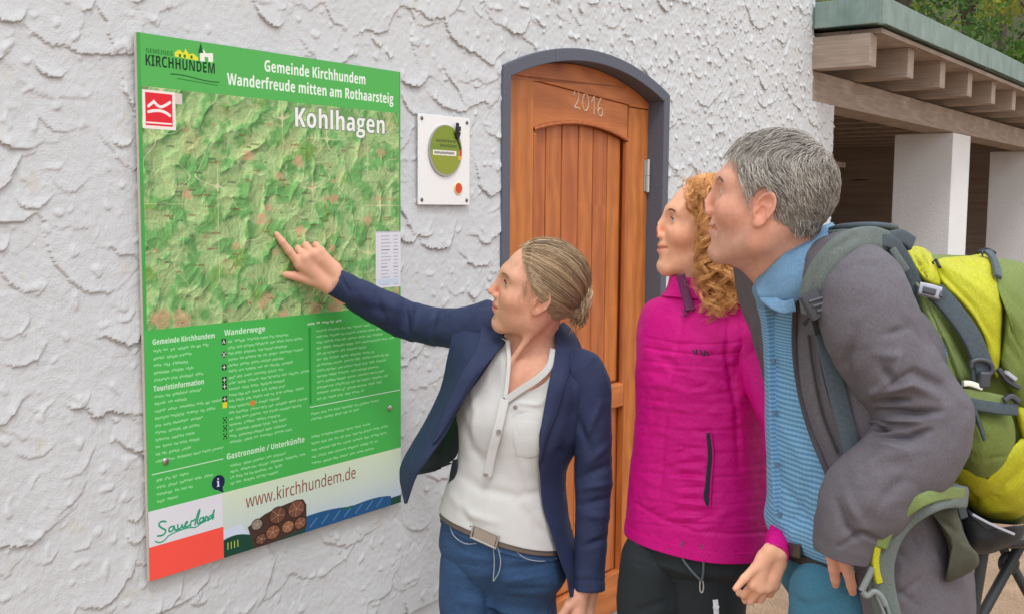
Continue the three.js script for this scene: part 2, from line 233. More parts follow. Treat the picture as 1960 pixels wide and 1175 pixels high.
// ---------------------------------------------------------------- woods on the slope behind the porch
{
  const g = new THREE.PlaneGeometry(160, 90, 60, 40); g.rotateX(-Math.PI / 2); const p = g.attributes.position;
  for (let i = 0; i < p.count; i++) { const x = p.getX(i), z = p.getZ(i); p.setY(i, smooth(45, -45, z) * 26 - 0.3 + 1.2 * fbm(x * 0.08, z * 0.08, 3)); }
  g.computeVertexNormals(); g.translate(30, 0, -72);
  structure(mesh('hillside', g, std(lin(0.075, 0.085, 0.03), 0.95, { bumpMap: rep(gravelBump, 20), bumpScale: 0.2 })));
  const leafM = ['#466428', '#66762c', '#7c7c34', '#3a5428', '#6a7632'].map((c) => { const m = new THREE.MeshPhysicalMaterial({ color: new THREE.Color(c), roughness: 1, specularIntensity: 0.2, side: THREE.DoubleSide, transmission: 0.4, thickness: 0 }); m.color.multiplyScalar(1.75); return m; }), bark = std(lin(0.08, 0.06, 0.045), 0.95);
  const leaf = (x, y, z, s, out) => { const a = V(rr(-1, 1), rr(-1, 1), rr(-1, 1)).normalize(), b = V(rr(-1, 1), rr(-1, 1), rr(-1, 1)).cross(a).normalize(); a.multiplyScalar(s); b.multiplyScalar(s * 0.5); out.push(x - a.x, y - a.y, z - a.z, x + b.x, y + b.y, z + b.z, x + a.x, y + a.y, z + a.z, x - a.x, y - a.y, z - a.z, x + a.x, y + a.y, z + a.z, x - b.x, y - b.y, z - b.z); };
  const label = ['dark green tree above the left end of the roof edge', 'yellow-green tree above the middle of the roof edge', 'golden leafy tree at the top right behind the roof', 'deep green tree low above the roof edge', 'olive tree in the top right corner of the photo', 'tall dull green tree behind the golden one', 'broad yellow-green tree farthest back on the slope'];
  [[7.6, -22, 9, 2.6, 3], [10.2, -25, 11, 3.0, 1], [12.6, -24, 11, 2.8, 2], [11.2, -20.5, 6.6, 1.9, 0], [14.8, -27, 13, 3.3, 4], [10.6, -31, 15, 3.6, 4], [15.5, -35, 17, 4.2, 1]].forEach(([x, z, h, r, m], i) => {
    const t = thing('leafy_tree', label[i], 'tree', 'trees behind the porch roof'); t.position.set(x, 0, z);
    const gy = smooth(45, -45, z + 72) * 26 - 0.3, parts = [];
    const tube = (a, b, r0, r1) => { const d = b.clone().sub(a), q = new THREE.CylinderGeometry(r1, r0, d.length(), 8); q.translate(0, d.length() / 2, 0); q.applyQuaternion(new THREE.Quaternion().setFromUnitVectors(V(0, 1, 0), d.normalize())); q.translate(a.x, a.y, a.z); parts.push(flat(q)); };
    tube(V(0, 0, 0), V(0.2, h * 0.75, 0), 0.22, 0.07);
    const clumps = []; for (let k = 0; k < 70; k++) { const a = rr(0, 6.283), u = rr(0.12, 1), rad = r * Math.sqrt(Math.sin(u * Math.PI)) * rr(0.25, 1), c = V(Math.cos(a) * rad, h * u, Math.sin(a) * rad); clumps.push([c, rr(0.35, 0.75) * r * 0.36]); if (k % 4 === 0) tube(V(0.1, h * u * 0.7, 0), c, 0.05, 0.015); }
    mesh('trunk', merge(parts), bark, t);
    const out = []; for (const [c, cr] of clumps) for (let k = 0; k < 130; k++) { const d = V(rr(-1, 1), rr(-1, 1), rr(-1, 1)).normalize().multiplyScalar(cr * Math.cbrt(rnd()) * 1.15); leaf(c.x + d.x, c.y + d.y * 0.8, c.z + d.z, rr(0.05, 0.1), out); }
    const gg = new THREE.BufferGeometry(); gg.setAttribute('position', new THREE.Float32BufferAttribute(out, 3)); gg.computeVertexNormals(); mesh('crown', gg, leafM[m], t).userData.kind = 'stuff';
  });
}
// ---------------------------------------------------------------- information board
{
  const board = seat(thing('information_board', 'large green hiking map board screwed to the white wall', 'sign'));
  const W = 1400, H = 2044, cv = document.createElement('canvas'); cv.width = W; cv.height = H; const c = cv.getContext('2d');
  const X = (u) => u * W, Y = (v) => v * H;
  const gs = c.createLinearGradient ? '#3fae49' : '#3fae49';
  c.fillStyle = gs; c.fillRect(0, 0, W, H);
  { // printed relief map
    const x0 = 14, x1 = W - 10, y0 = Math.round(Y(0.093)), y1 = Math.round(Y(0.533)), w = x1 - x0, h = y1 - y0, im = c.createImageData(w, h);
    const rg = (x, y, z) => 1 - Math.min(1, Math.abs(pn.noise(x, y, z)) * 2.1), hf = (x, y) => { const qx = x + 34 * pn.noise(x * 0.007, y * 0.007, 8) + 10 * pn.noise(x * 0.03, y * 0.03, 2), qy = y + 34 * pn.noise(x * 0.007, y * 0.007, 18) + 10 * pn.noise(x * 0.03, y * 0.03, 12), a = rg(qx * 0.0072 + qy * 0.0034, qy * 0.0052 - qx * 0.003, 1); return 24 * a + 11 * rg(qx * 0.0165, qy * 0.0155, 4) * (0.4 + 0.6 * a) + 3 * rg(qx * 0.04, qy * 0.038, 7) + 0.8 * pn.noise(x * 0.11, y * 0.11, 6); };
    const hs = new Float32Array((w + 1) * (h + 1)); for (let j = 0; j <= h; j++) for (let i = 0; i <= w; i++) hs[j * (w + 1) + i] = hf(i, j);
    const towns = []; for (let i = 0; i < 24; i++) towns.push([rr(20, w), rr(120, h), rr(14, 36)]); towns.push([60, h - 40, 50], [150, h - 34, 44], [840, h - 20, 40], [960, h - 20, 44]);
    const tA = new Float32Array(w * h); for (const [tx, ty, tr] of towns) for (let j = Math.max(0, ty - 2 * tr | 0); j < Math.min(h, ty + 2 * tr); j++) for (let i = Math.max(0, tx - 2.4 * tr | 0); i < Math.min(w, tx + 2.4 * tr); i++) { const d = Math.hypot((i - tx) / 1.25, j - ty) / tr + 0.5 * pn.noise(i * 0.05, j * 0.05, 2); tA[j * w + i] = Math.max(tA[j * w + i], smooth(1, 0.5, d)); }
    for (let j = 0; j < h; j++) for (let i = 0; i < w; i++) {
      const q = j * (w + 1) + i, s = (hs[q + 1] - hs[q]) * 0.9 + (hs[q + w + 1] - hs[q]) * 0.75, sh = clamp(0.68 + s * 0.27, 0.15, 1), e = hs[q], k = (j * w + i) * 4;
      const forest = smooth(-0.32, 0.2, pn.noise(i * 0.012, j * 0.012, 11) + 0.5 * pn.noise(i * 0.04, j * 0.04, 3) + (e - 28) * 0.02), warm = smooth(0.1, 0.7, pn.noise(i * 0.008, j * 0.008, 21));
      let r = mix(mix(190, 205, warm), mix(132, 152, warm), forest), g = mix(mix(216, 212, warm), mix(190, 186, warm), forest), b = mix(158, mix(120, 98, warm), forest);
      const m = 0.5 + 0.62 * sh; r *= m * 0.9; g *= m * 0.94; b *= m * 0.88;
      const road = Math.abs(pn.noise(i * 0.006, j * 0.007, 31)), rd = smooth(0.011, 0.004, road), r2 = smooth(0.012, 0.005, Math.abs(pn.noise(i * 0.011, j * 0.01, 41)));
      r = mix(r, 226, rd * 0.8); g = mix(g, 214, rd * 0.8); b = mix(b, 176, rd * 0.8); r = mix(r, 190, r2 * 0.5); g = mix(g, 120, r2 * 0.5); b = mix(b, 96, r2 * 0.5);
      const t = 0.8 * tA[j * w + i] * (0.45 + 0.55 * (pn.noise(i * 0.21, j * 0.21, 5) > 0.02 ? 1 : 0)); r = mix(r, 222, t); g = mix(g, 160, t); b = mix(b, 132, t);
      im.data[k] = r; im.data[k + 1] = g; im.data[k + 2] = b; im.data[k + 3] = 255;
    }
    c.putImageData(im, x0, y0);
    for (let i = 0; i < 110; i++) { c.fillStyle = rnd() < 0.5 ? 'rgba(60,60,50,.75)' : 'rgba(120,50,40,.7)'; const x = rr(x0 + 20, x1 - 60), y = rr(y0 + 150, y1 - 10), n = 3 + rnd() * 6 | 0; for (let k = 0; k < n; k++) c.fillRect(x + k * 6, y + rr(-1, 1), 3.5, rr(5, 9)); }
  }
  c.fillStyle = '#5ab55c'; c.fillRect(0, 0, W, Y(0.0935)); c.fillStyle = '#45a850'; c.fillRect(0, 0, 14, H); c.fillRect(W - 9, 0, 9, Y(0.53));
  c.fillStyle = '#4ab755'; c.fillRect(0, Y(0.532), W, Y(0.336));
  c.textBaseline = 'alphabetic';
  const text = (s, x, y, size, col, o = {}) => { c.save(); c.translate(x, y); c.font = (o.style ?? 'bold') + ' ' + size + 'px ' + (o.font ?? 'sans-serif'); const m = c.measureText(s).width; if (o.width) c.scale(o.width / m, 1); if (o.rot) c.rotate(o.rot); c.fillStyle = col; c.textAlign = 'left'; if (o.edge) { c.strokeStyle = o.edge; c.lineWidth = o.lw ?? 5; c.lineJoin = 'round'; c.strokeText(s, 0, 0); } c.fillText(s, 0, 0); c.restore(); };
  text('Gemeinde Kirchhundem', X(0.42), Y(0.0385), 62, '#eef6ee', { width: X(0.418) });
  text('Wanderfreude mitten am Rothaarsteig', X(0.287), Y(0.073), 62, '#eef6ee', { width: X(0.68) });
  text('GEMEINDE', X(0.025), Y(0.034), 24, '#2f7a3a', { width: X(0.085) });
  text('KIRCHHUNDEM', X(0.022), Y(0.0565), 56, '#173a20', { width: X(0.226) });
  c.strokeStyle = '#2d6d37'; c.lineWidth = 5; c.beginPath(); c.moveTo(X(0.1), Y(0.067)); c.bezierCurveTo(X(0.15), Y(0.062), X(0.2), Y(0.075), X(0.26), Y(0.071)); c.stroke(); c.lineWidth = 3; c.beginPath(); c.moveTo(X(0.12), Y(0.073)); c.lineTo(X(0.255), Y(0.0775)); c.stroke();
  c.fillStyle = '#e6e23c'; c.beginPath(); c.moveTo(X(0.115), Y(0.034)); for (const [u, v] of [[0.115, 0.026], [0.13, 0.02], [0.143, 0.026], [0.15, 0.017], [0.16, 0.026], [0.175, 0.024], [0.19, 0.03], [0.19, 0.036]]) c.lineTo(X(u), Y(v)); c.fill();
  c.fillStyle = '#2b7a36'; for (const u of [0.128, 0.143, 0.165]) c.fillRect(X(u), Y(0.028), 10, 12);
  c.fillStyle = '#f0f3e6'; c.beginPath(); c.moveTo(X(0.197), Y(0.036)); for (const [u, v] of [[0.197, 0.022], [0.208, 0.013], [0.216, 0.02], [0.24, 0.018], [0.24, 0.035], [0.224, 0.035], [0.224, 0.027], [0.212, 0.027], [0.212, 0.036]]) c.lineTo(X(u), Y(v)); c.fill(); c.fillStyle = '#1e5a2a'; c.beginPath(); c.moveTo(X(0.19), Y(0.022)); c.lineTo(X(0.2), Y(0.002)); c.lineTo(X(0.208), Y(0.02)); c.fill();
  text('Kohlhagen', X(0.53), Y(0.1425), 112, '#eef0ec', { width: X(0.40), edge: 'rgba(110,130,110,.9)', lw: 9 });
  // red wave sign of the trail
  c.fillStyle = '#f2e8e2'; c.fillRect(X(0.012), Y(0.099), X(0.102), Y(0.069)); c.fillStyle = '#e2303c'; c.fillRect(X(0.021), Y(0.1035), X(0.083), Y(0.0585));
  c.strokeStyle = '#f6eeea'; c.lineWidth = 11; c.lineCap = 'round'; c.beginPath(); c.moveTo(X(0.03), Y(0.128)); c.lineTo(X(0.047), Y(0.119)); c.bezierCurveTo(X(0.065), Y(0.131), X(0.068), Y(0.13), X(0.097), Y(0.118)); c.stroke(); c.beginPath(); c.moveTo(X(0.03), Y(0.138)); c.bezierCurveTo(X(0.06), Y(0.132), X(0.08), Y(0.134), X(0.096), Y(0.142)); c.stroke(); c.lineWidth = 6; c.beginPath(); c.moveTo(X(0.024), Y(0.157)); c.lineTo(X(0.1), Y(0.157)); c.stroke();
  c.fillStyle = '#d9c9c2'; c.fillRect(X(0.114), Y(0.1), X(0.022), Y(0.02));
  // legend slip at the right edge
  c.fillStyle = '#dcdce4'; c.fillRect(X(0.88), Y(0.361), X(0.12), Y(0.128)); c.fillStyle = '#b9b9c6'; c.fillRect(X(0.88), Y(0.361), X(0.12), 6); for (let i = 0; i < 15; i++) { c.fillStyle = i % 5 === 4 ? '#8d90a0' : '#b3b4c4'; c.fillRect(X(0.905), Y(0.371) + i * 16, X(rr(0.03, 0.05)), 5); c.fillRect(X(0.965), Y(0.371) + i * 16, X(0.022), 5); }
  c.fillStyle = '#c6d6e8'; c.fillRect(X(0.89), Y(0.47), X(0.1), Y(0.012));
  // small print, too small to read: rows of word-length strokes
  const rows = (u0, u1, v0, v1, step, col = 'rgba(190,234,190,.68)', fill = 0.75) => { for (let v = v0; v < v1; v += step) { let x = X(u0); const end = X(u0) + (X(u1) - X(u0)) * rr(0.45, fill + 0.3); while (x < end) { const w = rr(14, 70); c.fillStyle = col; for (let k = 0; k < w; k += 7) c.fillRect(x + k, Y(v) - rr(0, 5), 5.2, rr(7, 11)); x += w + 12; } } };
  const lt = '#d6eed6';
  text('Gemeinde Kirchhundem', X(0.025), Y(0.559), 28, lt, { width: X(0.205) }); rows(0.028, 0.2, 0.57, 0.628, 0.0135);
  text('Touristinformation', X(0.025), Y(0.646), 28, lt, { width: X(0.165) }); rows(0.028, 0.235, 0.655, 0.78, 0.0135);
  c.strokeStyle = '#cfe8cf'; c.lineWidth = 4; c.beginPath(); c.moveTo(X(0.015), Y(0.8)); c.lineTo(X(0.25), Y(0.8)); c.stroke(); rows(0.028, 0.19, 0.812, 0.862, 0.0135);
  text('Wanderwege', X(0.262), Y(0.557), 32, lt, { width: X(0.15) }); rows(0.275, 0.56, 0.569, 0.775, 0.0118);
  for (const v of [0.567, 0.592, 0.617, 0.642, 0.655, 0.68]) { c.fillStyle = '#1c2a1e'; c.fillRect(X(0.252), Y(v) - 8, 22, 24); c.strokeStyle = '#e8efe8'; c.lineWidth = 3.5; c.beginPath(); const x = X(0.252), y = Y(v) - 8; if (v === 0.592) { c.moveTo(x + 3, y + 3); c.lineTo(x + 19, y + 21); c.moveTo(x + 19, y + 3); c.lineTo(x + 3, y + 21); } else if (v === 0.567) { c.moveTo(x + 5, y + 19); c.lineTo(x + 11, y + 6); c.lineTo(x + 17, y + 19); } else { c.moveTo(x + 4, y + 12); c.lineTo(x + 18, y + 12); c.moveTo(x + 11, y + 4); c.lineTo(x + 11, y + 20); } c.stroke(); }
  c.fillStyle = '#e3d735'; c.fillRect(X(0.252), Y(0.692) - 8, 22, 24); c.fillStyle = '#1c2a1e'; for (const v of [0.722, 0.738, 0.754]) for (let k = 0; k < 3; k++) { c.fillRect(X(0.252) + (k % 2) * 4, Y(v) + k * 9 - 8, 6, 6); c.fillRect(X(0.252) + 14 - (k % 2) * 4, Y(v) + k * 9 - 8, 6, 6); }
  c.fillStyle = '#d9853f'; c.beginPath(); c.arc(X(0.36), Y(0.7), 13, 0, 7); c.fill();
  text('Gastronomie / Unterkünfte', X(0.262), Y(0.803), 34, lt, { width: X(0.3) }); rows(0.275, 0.555, 0.817, 0.862, 0.0118);
  rows(0.578, 0.82, 0.552, 0.553, 0.02, '#d6eed6', 1); rows(0.615, 0.97, 0.569, 0.72, 0.0122);
  c.beginPath(); c.moveTo(X(0.586), Y(0.731)); c.lineTo(X(0.995), Y(0.731)); c.stroke(); rows(0.59, 0.95, 0.745, 0.765, 0.012); rows(0.59, 0.97, 0.795, 0.86, 0.0145);
  c.fillStyle = '#2f9a44'; c.fillRect(X(0.582), Y(0.56), 14, Y(0.165));
  c.fillStyle = '#20264a'; c.beginPath(); c.ellipse(X(0.232), Y(0.845), 32, 30, 0, 0, 7); c.fill(); c.beginPath(); c.moveTo(X(0.222), Y(0.857)); c.lineTo(X(0.25), Y(0.868)); c.lineTo(X(0.245), Y(0.852)); c.fill(); text('i', X(0.226), Y(0.853), 46, '#e6e8f2', { font: 'serif' });
  // lower strip: web address, landscape, region logo
  const sk = c.createLinearGradient(0, Y(0.868), 0, Y(0.99)); sk.addColorStop(0, '#d4e4c8'); sk.addColorStop(0.55, '#ccdad2'); sk.addColorStop(1, '#b8cbdc'); c.fillStyle = sk; c.fillRect(X(0.247), Y(0.868), W, Y(0.132));
  text('www.kirchhundem.de', X(0.329), Y(0.9115), 74, '#8a4134', { width: X(0.455), style: 'normal' });
  c.fillStyle = '#cfdcef'; c.beginPath(); c.moveTo(X(0.247), Y(0.945)); c.lineTo(X(0.31), Y(0.94)); c.lineTo(X(0.34), Y(0.97)); c.lineTo(X(0.247), Y(0.98)); c.fill();
  c.fillStyle = '#214a3c'; c.beginPath(); c.moveTo(X(0.247), H); c.lineTo(X(0.247), Y(0.964)); c.quadraticCurveTo(X(0.29), Y(0.955), X(0.34), Y(0.968)); c.lineTo(X(0.6), Y(0.985)); c.lineTo(X(1), Y(0.982)); c.lineTo(W, H); c.fill();
  c.fillStyle = '#27598a'; c.beginPath(); c.moveTo(X(0.56), Y(0.966)); c.quadraticCurveTo(X(0.66), Y(0.962), X(0.76), Y(0.974)); c.quadraticCurveTo(X(0.88), Y(0.966), X(0.95), Y(0.978)); c.lineTo(X(0.95), H); c.lineTo(X(0.56), H); c.fill(); c.strokeStyle = '#5a8fc0'; c.lineWidth = 5; for (let i = 0; i < 7; i++) { c.beginPath(); c.moveTo(X(0.58 + i * 0.05), Y(0.992)); c.lineTo(X(0.61 + i * 0.05), Y(0.976)); c.stroke(); }
  c.fillStyle = '#1f6b50'; c.fillRect(X(0.72), Y(0.972), X(0.05), 10);
  { // print of stacked logs
    c.fillStyle = '#4b3832'; c.beginPath(); c.moveTo(X(0.335), Y(0.952)); c.lineTo(X(0.40), Y(0.935)); c.quadraticCurveTo(X(0.5), Y(0.922), X(0.552), Y(0.926)); c.lineTo(X(0.566), Y(0.94)); c.lineTo(X(0.566), Y(0.99)); c.lineTo(X(0.42), Y(1)); c.lineTo(X(0.36), Y(1)); c.fill();
    for (const [u, v, r, col] of [[0.37, 0.952, 26, '#8d8275'], [0.45, 0.945, 40, '#6e4a3a'], [0.525, 0.943, 42, '#7c5140'], [0.43, 0.978, 34, '#8a5a42'], [0.49, 0.976, 30, '#9a6a4c'], [0.54, 0.976, 30, '#845440'], [0.385, 0.985, 26, '#6b4a3c']]) { c.fillStyle = col; c.beginPath(); c.ellipse(X(u), Y(v), r * 1.15, r * 0.9, 0, 0, 7); c.fill(); c.strokeStyle = 'rgba(35,22,18,.8)'; c.lineWidth = 4; c.stroke(); c.strokeStyle = 'rgba(220,190,165,.55)'; c.lineWidth = 2.5; for (let k = 0; k < 5; k++) { const a = k * 1.26 + u * 20; c.beginPath(); c.moveTo(X(u), Y(v)); c.lineTo(X(u) + Math.cos(a) * r, Y(v) + Math.sin(a) * r * 0.8); c.stroke(); } }
    c.strokeStyle = '#cfe04a'; c.lineWidth = 4; for (let k = 0; k < 4; k++) { c.beginPath(); c.moveTo(X(0.262 + k * 0.012), Y(0.985)); c.lineTo(X(0.262 + k * 0.012), Y(0.972)); c.stroke(); }
  }
  c.fillStyle = '#dfe1e8'; c.fillRect(0, Y(0.868), X(0.247), Y(0.07)); c.fillStyle = '#fb5a4d'; c.fillRect(0, Y(0.936), X(0.247), Y(0.064));
  { // handwritten region name in green
    c.strokeStyle = '#2f9c78'; c.lineCap = c.lineJoin = 'round'; c.lineWidth = 7; // a quick brush hand: S a u e r l a n d
    const pen = (pts) => { c.beginPath(); const q = pts.map(([a, b]) => [X(0.024 + a * 0.19), Y(0.925 - b * 0.034)]); c.moveTo(...q[0]); for (let i = 1; i < q.length - 1; i++) c.quadraticCurveTo(q[i][0], q[i][1], (q[i][0] + q[i + 1][0]) / 2, (q[i][1] + q[i + 1][1]) / 2); c.lineTo(...q[q.length - 1]); c.stroke(); };
    pen([[0.16, 0.88], [0.1, 1.0], [0.03, 0.85], [0.08, 0.6], [0.17, 0.4], [0.12, 0.15], [0.02, 0.2]]); pen([[0.3, 0.5], [0.22, 0.55], [0.2, 0.25], [0.27, 0.25], [0.3, 0.5], [0.31, 0.25], [0.35, 0.25]]); pen([[0.36, 0.52], [0.36, 0.24], [0.41, 0.26], [0.44, 0.52], [0.44, 0.28], [0.47, 0.28]]); pen([[0.48, 0.36], [0.54, 0.5], [0.51, 0.58], [0.48, 0.38], [0.5, 0.24], [0.57, 0.32]]); pen([[0.58, 0.25], [0.59, 0.55], [0.63, 0.5], [0.66, 0.56]]); pen([[0.66, 0.25], [0.7, 0.8], [0.76, 1.15], [0.73, 0.7], [0.69, 0.3], [0.73, 0.26]]); pen([[0.82, 0.54], [0.75, 0.56], [0.74, 0.28], [0.8, 0.32], [0.82, 0.54], [0.82, 0.28]]); pen([[0.84, 0.28], [0.85, 0.58], [0.88, 0.54], [0.9, 0.28]]); pen([[0.97, 0.54], [0.91, 0.52], [0.91, 0.3], [0.97, 0.4], [1.02, 0.95], [0.98, 0.3]]);
    c.lineWidth = 5; c.beginPath(); c.moveTo(X(0.02), Y(0.927)); c.quadraticCurveTo(X(0.04), Y(0.938), X(0.06), Y(0.924)); c.quadraticCurveTo(X(0.11), Y(0.914), X(0.15), Y(0.922)); c.quadraticCurveTo(X(0.18), Y(0.914), X(0.215), Y(0.912)); c.stroke();
  }
  const t = new THREE.CanvasTexture(cv); t.colorSpace = THREE.SRGBColorSpace; t.anisotropy = 8;
  const BW = 0.8146, BH = 1.189, y0 = 0.788;
  mesh('panel', box(BW, BH, 0.008, BW / 2, y0 + BH / 2, 0.0135), std(lin(0.55, 0.5, 0.42), 0.6), board);
  const f = new THREE.PlaneGeometry(BW, BH); f.translate(BW / 2, y0 + BH / 2, 0.0195);
  mesh('printed_face', f, new THREE.MeshPhysicalMaterial({ map: t, roughness: 0.6, specularIntensity: 0.35, color: lin(0.97, 0.97, 0.97) }), board);
  const steel = std(lin(0.45, 0.42, 0.4), 0.35, { metalness: 0.9 });
  for (const [u, v] of [[0.058, 0.78], [0.945, 0.769]]) { const g = new THREE.SphereGeometry(0.0085, 16, 8, 0, 6.2832, 0, Math.PI / 2); g.rotateX(Math.PI / 2); g.scale(1, 1, 0.6); g.translate(u * BW, y0 + (1 - v) * BH, 0.0195); mesh('screw', g, steel, board); }
}
// ---------------------------------------------------------------- small certificate plate
{
  const plate = seat(thing('certificate_plate', 'small white plate with a round green badge beside the door', 'sign'));
  const white = new THREE.MeshPhysicalMaterial({ color: lin(0.86, 0.86, 0.86), roughness: 0.3 });
  mesh('back_plate', box(0.228, 0.254, 0.004, 1.012, 1.747, 0.0085, 0.0012), white, plate);
  const S = 512, cv = document.createElement('canvas'); cv.width = cv.height = S; const c = cv.getContext('2d');
  c.fillStyle = '#8f9a2e'; c.fillRect(0, 0, S, S); c.fillStyle = '#7f9226'; c.fillRect(0, 0, S, 250); c.fillStyle = '#6a8a2a'; for (let i = 0; i < 6; i++) c.fillRect(0, 200 + i * 12, S, 6);
  c.font = 'bold 52px sans-serif'; c.fillStyle = '#30401a'; c.fillText('wanderbares', 84, 178); c.font = 'bold 46px sans-serif'; c.fillText('Deutschland', 150, 226);
  c.fillStyle = '#ecebe2'; c.fillRect(40, 262, 380, 52); c.fillStyle = '#3a3a34'; for (let x = 60; x < 380; x += 15) c.fillRect(x, 276 + rr(-3, 3), 10, 26);
  c.fillStyle = '#15150f'; c.beginPath(); c.moveTo(392, 120); c.quadraticCurveTo(452, 170, 474, 250); c.lineTo(500, 240); c.quadraticCurveTo(478, 150, 420, 100); c.fill(); c.fillStyle = '#cf3b22'; c.beginPath(); c.moveTo(474, 250); c.lineTo(512, 242); c.lineTo(512, 312); c.lineTo(476, 312); c.fill(); c.fillStyle = '#f0a93c'; c.fillRect(455, 312, 57, 40);
  const t = new THREE.CanvasTexture(cv); t.colorSpace = THREE.SRGBColorSpace;
  const b = new THREE.CylinderGeometry(0.0735, 0.0735, 0.006, 56); b.rotateX(Math.PI / 2); b.translate(1.011, 1.775, 0.0125); mesh('badge_rim', b, std(lin(0.42, 0.42, 0.38), 0.35, { metalness: 0.5 }), plate);
  const d = new THREE.CircleGeometry(0.0695, 56); d.translate(1.013, 1.777, 0.0158); mesh('badge', d, new THREE.MeshPhysicalMaterial({ map: t, roughness: 0.4 }), plate);
  const hk = std(lin(0.02, 0.02, 0.018), 0.6); // little black walking figure over the rim
  mesh('walker', merge([flat(new THREE.SphereGeometry(0.0055, 12, 8).translate(1.056, 1.852, 0.0210)), flat(new THREE.CapsuleGeometry(0.006, 0.014, 4, 10).translate(1.058, 1.837, 0.0200)), flat(box(0.009, 0.014, 0.006, 1.0665, 1.84, 0.02, 0.002)), flat(new THREE.CapsuleGeometry(0.0032, 0.016, 4, 8).rotateZ(0.45).translate(1.052, 1.821, 0.0200)), flat(new THREE.CapsuleGeometry(0.0032, 0.016, 4, 8).rotateZ(-0.4).translate(1.065, 1.821, 0.0200))]), hk, plate);
  const r = new THREE.CylinderGeometry(0.0165, 0.0165, 0.003, 32); r.rotateX(Math.PI / 2); r.translate(1.072, 1.668, 0.0118); mesh('red_sticker', r, std('#d8482a', 0.4), plate); const r2 = new THREE.TorusGeometry(0.0165, 0.002, 8, 32); r2.translate(1.072, 1.668, 0.0118); mesh('sticker_rim', r2, std('#e8d28a', 0.4), plate);
  for (const [x, y] of [[0.912, 1.861], [1.112, 1.861], [0.912, 1.634], [1.112, 1.634]]) { const g = new THREE.SphereGeometry(0.0058, 14, 8); g.scale(1, 1, 0.7); g.translate(x, y, 0.0105); mesh('screw', g, std(lin(0.16, 0.16, 0.16), 0.35, { metalness: 0.7 }), plate); }
}
// ---------------------------------------------------------------- modelling tools for figures and cloth
const smin = (a, b, k) => { const h = Math.max(k - Math.abs(a - b), 0) / k; return Math.min(a, b) - h * h * k * 0.25; };
const smax = (a, b, k) => -smin(-a, -b, k);
function cap(x, y, z, a, b, ra, rb) { // tapered capsule
  const bx = b[0] - a[0], by = b[1] - a[1], bz = b[2] - a[2], px = x - a[0], py = y - a[1], pz = z - a[2], t = clamp((px * bx + py * by + pz * bz) / (bx * bx + by * by + bz * bz + 1e-12));
  const dx = px - bx * t, dy = py - by * t, dz = pz - bz * t; return Math.sqrt(dx * dx + dy * dy + dz * dz) - (ra + (rb - ra) * t);
}
function ell(x, y, z, c, r) { const a = (x - c[0]) / r[0], b = (y - c[1]) / r[1], d = (z - c[2]) / r[2], k0 = Math.sqrt(a * a + b * b + d * d), e = a / r[0], f = b / r[1], g = d / r[2], k1 = Math.sqrt(e * e + f * f + g * g); return k1 < 1e-9 ? -Math.min(r[0], r[1], r[2]) : (k0 * (k0 - 1)) / k1; }
